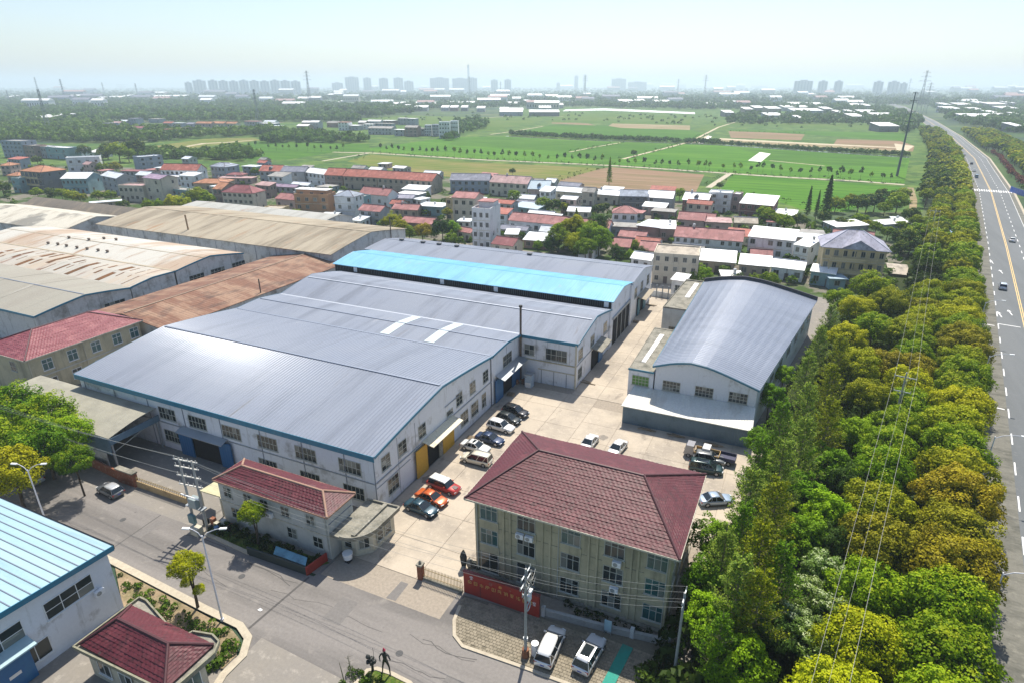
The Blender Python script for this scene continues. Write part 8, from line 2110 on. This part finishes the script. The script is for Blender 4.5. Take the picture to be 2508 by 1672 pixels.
# pylons
def pylon(bp, ytop, label, wscale=1.0, group=None, nseg=9):
    b = at(*bp); h = min(height_at(b, ytop), 95.0)
    r = empty('pylon', (b.x, b.y, 0), trn.uniform(-.3, .3), label, 'pylon', group)
    th = max(.12, math.hypot(b.x, b.y) * .00016) 
    mb = MB(); w0, w1 = h * .07 * wscale, h * .018 * wscale
    def W(f): return w0 + (w1 - w0) * min(1, f / .72) if f < .72 else w1
    fr_z = [0] + [1 - (1 - i / nseg) ** 1.15 for i in range(1, nseg + 1)]
    for (sx, sy) in ((1, 1), (1, -1), (-1, 1), (-1, -1)):
        for fa, fb in zip(fr_z[:-1], fr_z[1:]): mb.bar((sx * W(fa), sy * W(fa), h * fa), (sx * W(fb), sy * W(fb), h * fb), th * 1.3)
    for fa, fb in zip(fr_z[:-1], fr_z[1:]):
        for k in range(4):
            c4 = [(1, 1), (1, -1), (-1, -1), (-1, 1)]; p0, p1 = c4[k], c4[(k + 1) % 4]
            mb.bar((p0[0] * W(fa), p0[1] * W(fa), h * fa), (p1[0] * W(fb), p1[1] * W(fb), h * fb), th * .7)
            mb.bar((p1[0] * W(fa), p1[1] * W(fa), h * fa), (p0[0] * W(fb), p0[1] * W(fb), h * fb), th * .7)
    inst('lattice', mb.mesh('lattice', M_pylon), r)
    for f, l in ((.76, .13), (.86, .105), (.95, .08)):
        for s_ in (-1, 1):
            m = MB(); m.bar((s_ * w1, 0, h * f + h * .02), (s_ * h * l, 0, h * f), th); m.bar((s_ * w1, 0, h * f - h * .015), (s_ * h * l, 0, h * f), th)
            inst('crossarm', m.mesh('crossarm', M_pylon), r)
            inst('insulator', MB().tube([(0, 0, 0), (0, 0, -h * .035)], th * .6, 5).mesh('insulator', M_ceramic), r, (s_ * h * l, 0, h * f))
k2 = DK
for (bx_, by_, ty, lb) in [(115, 310, 205, 'dark leaning pylon left of the hamlet'), (150, 232, 182, 'hazy pylon behind the leaning one'), (22, 235, 208, 'small pylon at the far left'), (90, 220, 178, 'faint pylon top over the left woods'), (595, 290, 205, 'dark slender pylon before the long skyline block'),
        (713, 247, 163, 'tall lattice pylon right of the long skyline block'), (1079, 222, 172, 'pylon in front of the middle skyline'), (1343, 225, 172, 'pylon over the middle fields'), (1617, 226, 153, 'tall lattice pylon above the far sheds'), (1556, 215, 160, 'faint pylon left of the tall lattice one'),
        (2085, 216, 152, 'faint tall pylon at the head of the high road'), (2108, 262, 162, 'pylon with broad crossarms beside the high road'), (2123, 262, 190, 'slimmer pylon behind the broad armed one'), (317, 225, 192, 'thick pylon top above the left woods'), (240, 218, 190, 'thin pylon in the left haze'), (1150, 215, 188, 'tiny pylon between the middle towers')]:
    pylon((bx_ * k2, by_ * k2), ty * k2, lb, .8)
# big tubular line post beside the high road
b = at(2060 * DK, 405 * DK); h = height_at(b, 212 * DK)
r = empty('tubular_pylon', (b.x, b.y, 0), 0, 'tall dark tubular transmission post standing at the end of the farm path', 'pylon')
MB().tube([(b.x, b.y, 0), (b.x, b.y, h)], [.75, .25], 12).build('pole', mat('dark_steel_post', (.10, .12, .14), .6, .3), r)
for f, l in ((.66, 2.6), (.78, 2.4), (.9, 2.0), (.99, 1.3)):
    MB().bar((b.x - l, b.y, h * f), (b.x + l, b.y, h * f), .35, .35).build('crossarm', MATS['dark_steel_post'], r)
    for s_ in (-1, 1): MB().tube([(b.x + s_ * l, b.y, h * f), (b.x + s_ * l, b.y, h * f - 1.6)], .14, 6).build('insulator', M_ceramic, r)

# ================================================================== SMALL THINGS
def rock(parent, x, y, z, r_, seed, m):
    rr = random.Random(seed); mb = MB(); bm_v = []; n1, n2 = 7, 5; vs = []; fs = []
    for j in range(n2 + 1):
        ph = PI * j / n2 
        for i in range(n1): vs.append((x + math.cos(i * 2 * PI / n1) * math.sin(ph) * r_[0] * rr.uniform(.7, 1.2), y + math.sin(i * 2 * PI / n1) * math.sin(ph) * r_[1] * rr.uniform(.7, 1.2), z + r_[2] * (1 + math.cos(ph) * rr.uniform(.85, 1.1))))
    for j in range(n2):
        for i in range(n1): fs.append((j * n1 + i, j * n1 + (i + 1) % n1, (j + 1) * n1 + (i + 1) % n1, (j + 1) * n1 + i))
    mb.add(vs, fs); mb.build('rock', m, parent)
p = Q5(640, 230)
rk = empty('rockery', (p.x, p.y, 0), 0, 'dark garden rocks and clipped bush behind the red sign wall', 'rockery')
for i, (dx_, dy_, s_) in enumerate(((0, 0, (.45, .4, 1.3)), (.7, .2, (.4, .4, .8)), (1.2, .35, (.5, .4, .6)), (.3, -.5, (.4, .3, .35)), (1.7, .3, (.3, .3, .4)))): rock(rk, p.x + dx_, p.y + dy_, 0, s_, i, M_rockery if i % 2 else mat('dark_rock', (.06, .065, .06), .9, bump=(4, 1)))
# dark cast figure and dark clipped ornament on the island, bare sapling poles
Qs = zr(820, 1520, 10.32)
f0 = Qs(1310, 1330)
fig = empty('garden_statue', (f0.x, f0.y, .05), R(10), 'tall dark statue with red cap, arms bent, striding on the kerb island', 'statue')
def skin_body(pts, edges, rad, m, name, parent):
    me = bpy.data.meshes.new(name); me.from_pydata(pts, edges, []); me.materials.append(m)
    o = bpy.data.objects.new(name, me); COL.objects.link(o)
    sk = o.modifiers.new('skin', 'SKIN'); o.modifiers.new('sub', 'SUBSURF').levels = 1
    o.modifiers['sub'].render_levels = 1
    for i, r_ in enumerate(rad): me.skin_vertices[0].data[i].radius = (r_, r_)
    me.skin_vertices[0].data[0].use_root = True
    o.parent = parent
    return o
s_ = 1.75
P_ = [(0, 0, .98), (0, 0, 1.2), (0, .02, 1.42), (0, .02, 1.52), (0, .03, 1.64), (.1, 0, .92), (.17, .05, .5), (.22, 0, .06), (.30, -.12, .03), (-.1, 0, .92), (-.16, -.05, .5), (-.24, .02, .06), (-.30, -.10, .03), (.2, .02, 1.40), (.36, -.08, 1.2), (.42, -.2, 1.42), (-.2, .02, 1.40), (-.34, .02, 1.12), (-.22, -.14, .98)]
P_ = [(a_ * s_, b_ * s_, c_ * s_) for a_, b_, c_ in P_]
E_s = [(0, 1), (1, 2), (2, 3), (3, 4), (0, 5), (5, 6), (6, 7), (7, 8), (0, 9), (9, 10), (10, 11), (11, 12), (2, 13), (13, 14), (14, 15), (2, 16), (16, 17), (17, 18)]
rd_ = [.105, .11, .115, .05, .095, .075, .05, .035, .04, .075, .05, .035, .04, .055, .04, .03, .055, .04, .03]
skin_body(P_, E_s, [a_ * s_ for a_ in rd_], M_bronze, 'body', fig)
MB().tube([(f0.x, f0.y, 3.05), (f0.x - .05, f0.y, 3.35)], [.17, .04], 8).build('cap', mat('red_cap', (.35, .03, .06), .6), fig)
f1 = Qs(960, 1260)
orn = empty('dark_ornament', (f1.x, f1.y, .05), 0, 'dark knobbly clipped ornament on a short stem, left of the statue', 'ornament')
MB().tube([(f1.x, f1.y, 0), (f1.x + .05, f1.y, 1.6)], [.14, .1], 7).build('stem', M_bronze, orn)
rr = random.Random(8)
for i in range(8): rock(orn, f1.x + rr.uniform(-.4, .45), f1.y + rr.uniform(-.25, .25), .95 + rr.random() * .7, (.24, .24, .24), i, M_bronze)
MB().tube([(f1.x + .3, f1.y, 1.8), (f1.x + .38, f1.y, 2.6), (f1.x + .3, f1.y, 3.2)], .02, 4).build('rod', M_bronze, orn)
for i, (a0, b0, hh) in enumerate(((475, 1560, 3.4), (245, 1560, 2.6))):
    f2 = Qs(a0, b0); sp3 = empty('bare_sapling', (f2.x, f2.y, 0), 0, ['taller bare twiggy sapling left of the dark ornament', 'bare straight sapling stake at the bottom edge'][i], 'sapling')
    m = MB(); m.tube([(f2.x, f2.y, 0), (f2.x - .15, f2.y, hh * .6), (f2.x - .3, f2.y, hh)], [.06, .045, .015], 6)
    if i == 0:
        for k in range(10): 
            z = hh * (.4 + .06 * k); a_ = k * 2.1; m.tube([(f2.x - .1 - .02 * k, f2.y, z), (f2.x - .1 + math.cos(a_) * .5, f2.y + math.sin(a_) * .4, z + .55)], [.02, .006], 4)
    m.build('stem', M_twig, sp3)
# white scrap on the road, kerb marks
pp_ = zr(0, 1110, 2.79)(1775, 1068)
sc = empty('litter', (pp_.x, pp_.y, 0), 0, 'scrap of white paper lying on the town road', 'litter')
MB().add([(pp_.x - .25, pp_.y - .1, .03), (pp_.x + .2, pp_.y - .15, .05), (pp_.x + .3, pp_.y + .15, .02), (pp_.x - .1, pp_.y + .2, .08)], [(0, 1, 2), (0, 2, 3)]).build('sheet', M_white_paint, sc)
# red and white bollards / blue construction sheet by the crossing
bs = empty('blue_hoarding', tuple(QG(2290, 640)[:2]) + (0,), 0, 'bright blue fence sheets among trees right of the crossing', 'fence')
a, b = QG(2290, 600), QG(2430, 650)
for k in range(7): 
    p0, p1 = a.lerp(b, k / 7), a.lerp(b, (k + .93) / 7); MB().bar((p0.x, p0.y, 1.4), (p1.x, p1.y, 1.4), .1, 2.8).build('panel', mat('vivid_blue_sheet', (.01, .08, .42), .5), bs)
sg = empty('road_gantry_sign', tuple(QG(1740, 1075)[:2]) + (0,), 0, 'blue shop roof glimpsed between roadside trees', 'kiosk')
a = QG(1745, 1080); sg.location = (a.x, a.y, 0)
MB().box(a.x - 3, a.x + 3, a.y, a.y + 3, 0, 2.6).build('wall', M_wall_old, sg)
MB().hexa([(a.x - 3.4, a.y - .5, 2.7), (a.x + 3.4, a.y - .5, 2.7), (a.x + 3.4, a.y + 3.4, 3.6), (a.x - 3.4, a.y + 3.4, 3.6)], [(a.x - 3.4, a.y - .5, 2.8), (a.x + 3.4, a.y - .5, 2.8), (a.x + 3.4, a.y + 3.4, 3.7), (a.x - 3.4, a.y + 3.4, 3.7)]).build('roof', mat('faded_blue_sheet', (.25, .4, .62), .5), sg)

# debris along the lean-to and the yard edges
M_timber = mat('grey_timber', (.24, .19, .13), .9, fine=.25)
for i, (x0, y0, n_, lb) in enumerate(((-17.5, 88.9, 5, 'low timber pile along the left part of the teal lean-to wall'), (-12.6, 88.8, 4, 'scattered planks along the middle of the teal lean-to wall'), (-7.0, 88.7, 6, 'plank pile at the right end of the teal lean-to wall'), (-31.9, 101.5, 4, 'boards leaning by the projecting hall corner'), (-31.6, 150.5, 5, 'boards stacked by the far teal doors'))):
    tp = empty('timber_pile', (x0, y0, .06), 0, lb, 'timber')
    for k in range(n_):
        a_ = rr.uniform(-.25, .25); L_ = rr.uniform(1.2, 2.6); ox_ = rr.uniform(-.6, .6); oy_ = rr.uniform(-.3, .25)
        m = MB().bar((ox_ - L_ / 2 * math.cos(a_), oy_ - L_ / 2 * math.sin(a_), .08 + .1 * (k % 3)), (ox_ + L_ / 2 * math.cos(a_), oy_ + L_ / 2 * math.sin(a_), .08 + .1 * (k % 3)), .22, .09)
        inst('plank', m.mesh('plank', M_timber), tp)
for i, (x_, y_, lb) in enumerate(((-42.3, 74.5, 'stack of wooden pallets between yellow door and parked cars'), (-31.8, 137.0, 'stack of wooden pallets at the open bay'), (-43.0, 91.0, 'stack of wooden pallets by the first blue door'))):
    st_ = empty('pallet_stack', (x_, y_, .06), rr.uniform(-.2, .2), lb, 'pallets')
    for k in range(3):
        m = MB()
        for j in range(5): m.box(-.6, .6, -.5 + j * .22, -.38 + j * .22, .1, .13)
        for j in (-.55, 0, .47): m.box(j, j + .08, -.5, .5, 0, .1)
        inst('pallet', m.mesh('pallet', M_timber), st_, (0, 0, k * .14))
mh = MB().tube([(0, 0, .0), (0, 0, .012)], .38, 14).mesh('manhole_cover', mat('cast_iron', (.06, .06, .06), .7, fine=.2))
for i, (x_, y_, lb) in enumerate(((-52, 37.5, 'manhole cover in the road before the white gate building'), (-29.5, 36.2, 'manhole cover in the road before the red sign wall'), (-74, 38.6, 'manhole cover in the road near the dark hatchback'), (-37.8, 55, 'manhole cover in the yard by the orange car'), (-30.5, 79, 'manhole cover in the middle of the yard'))):
    o = inst('manhole_cover', mh, None, (x_, y_, .066 if y_ > 45 else .004)); tag(o, lb, 'manhole cover')
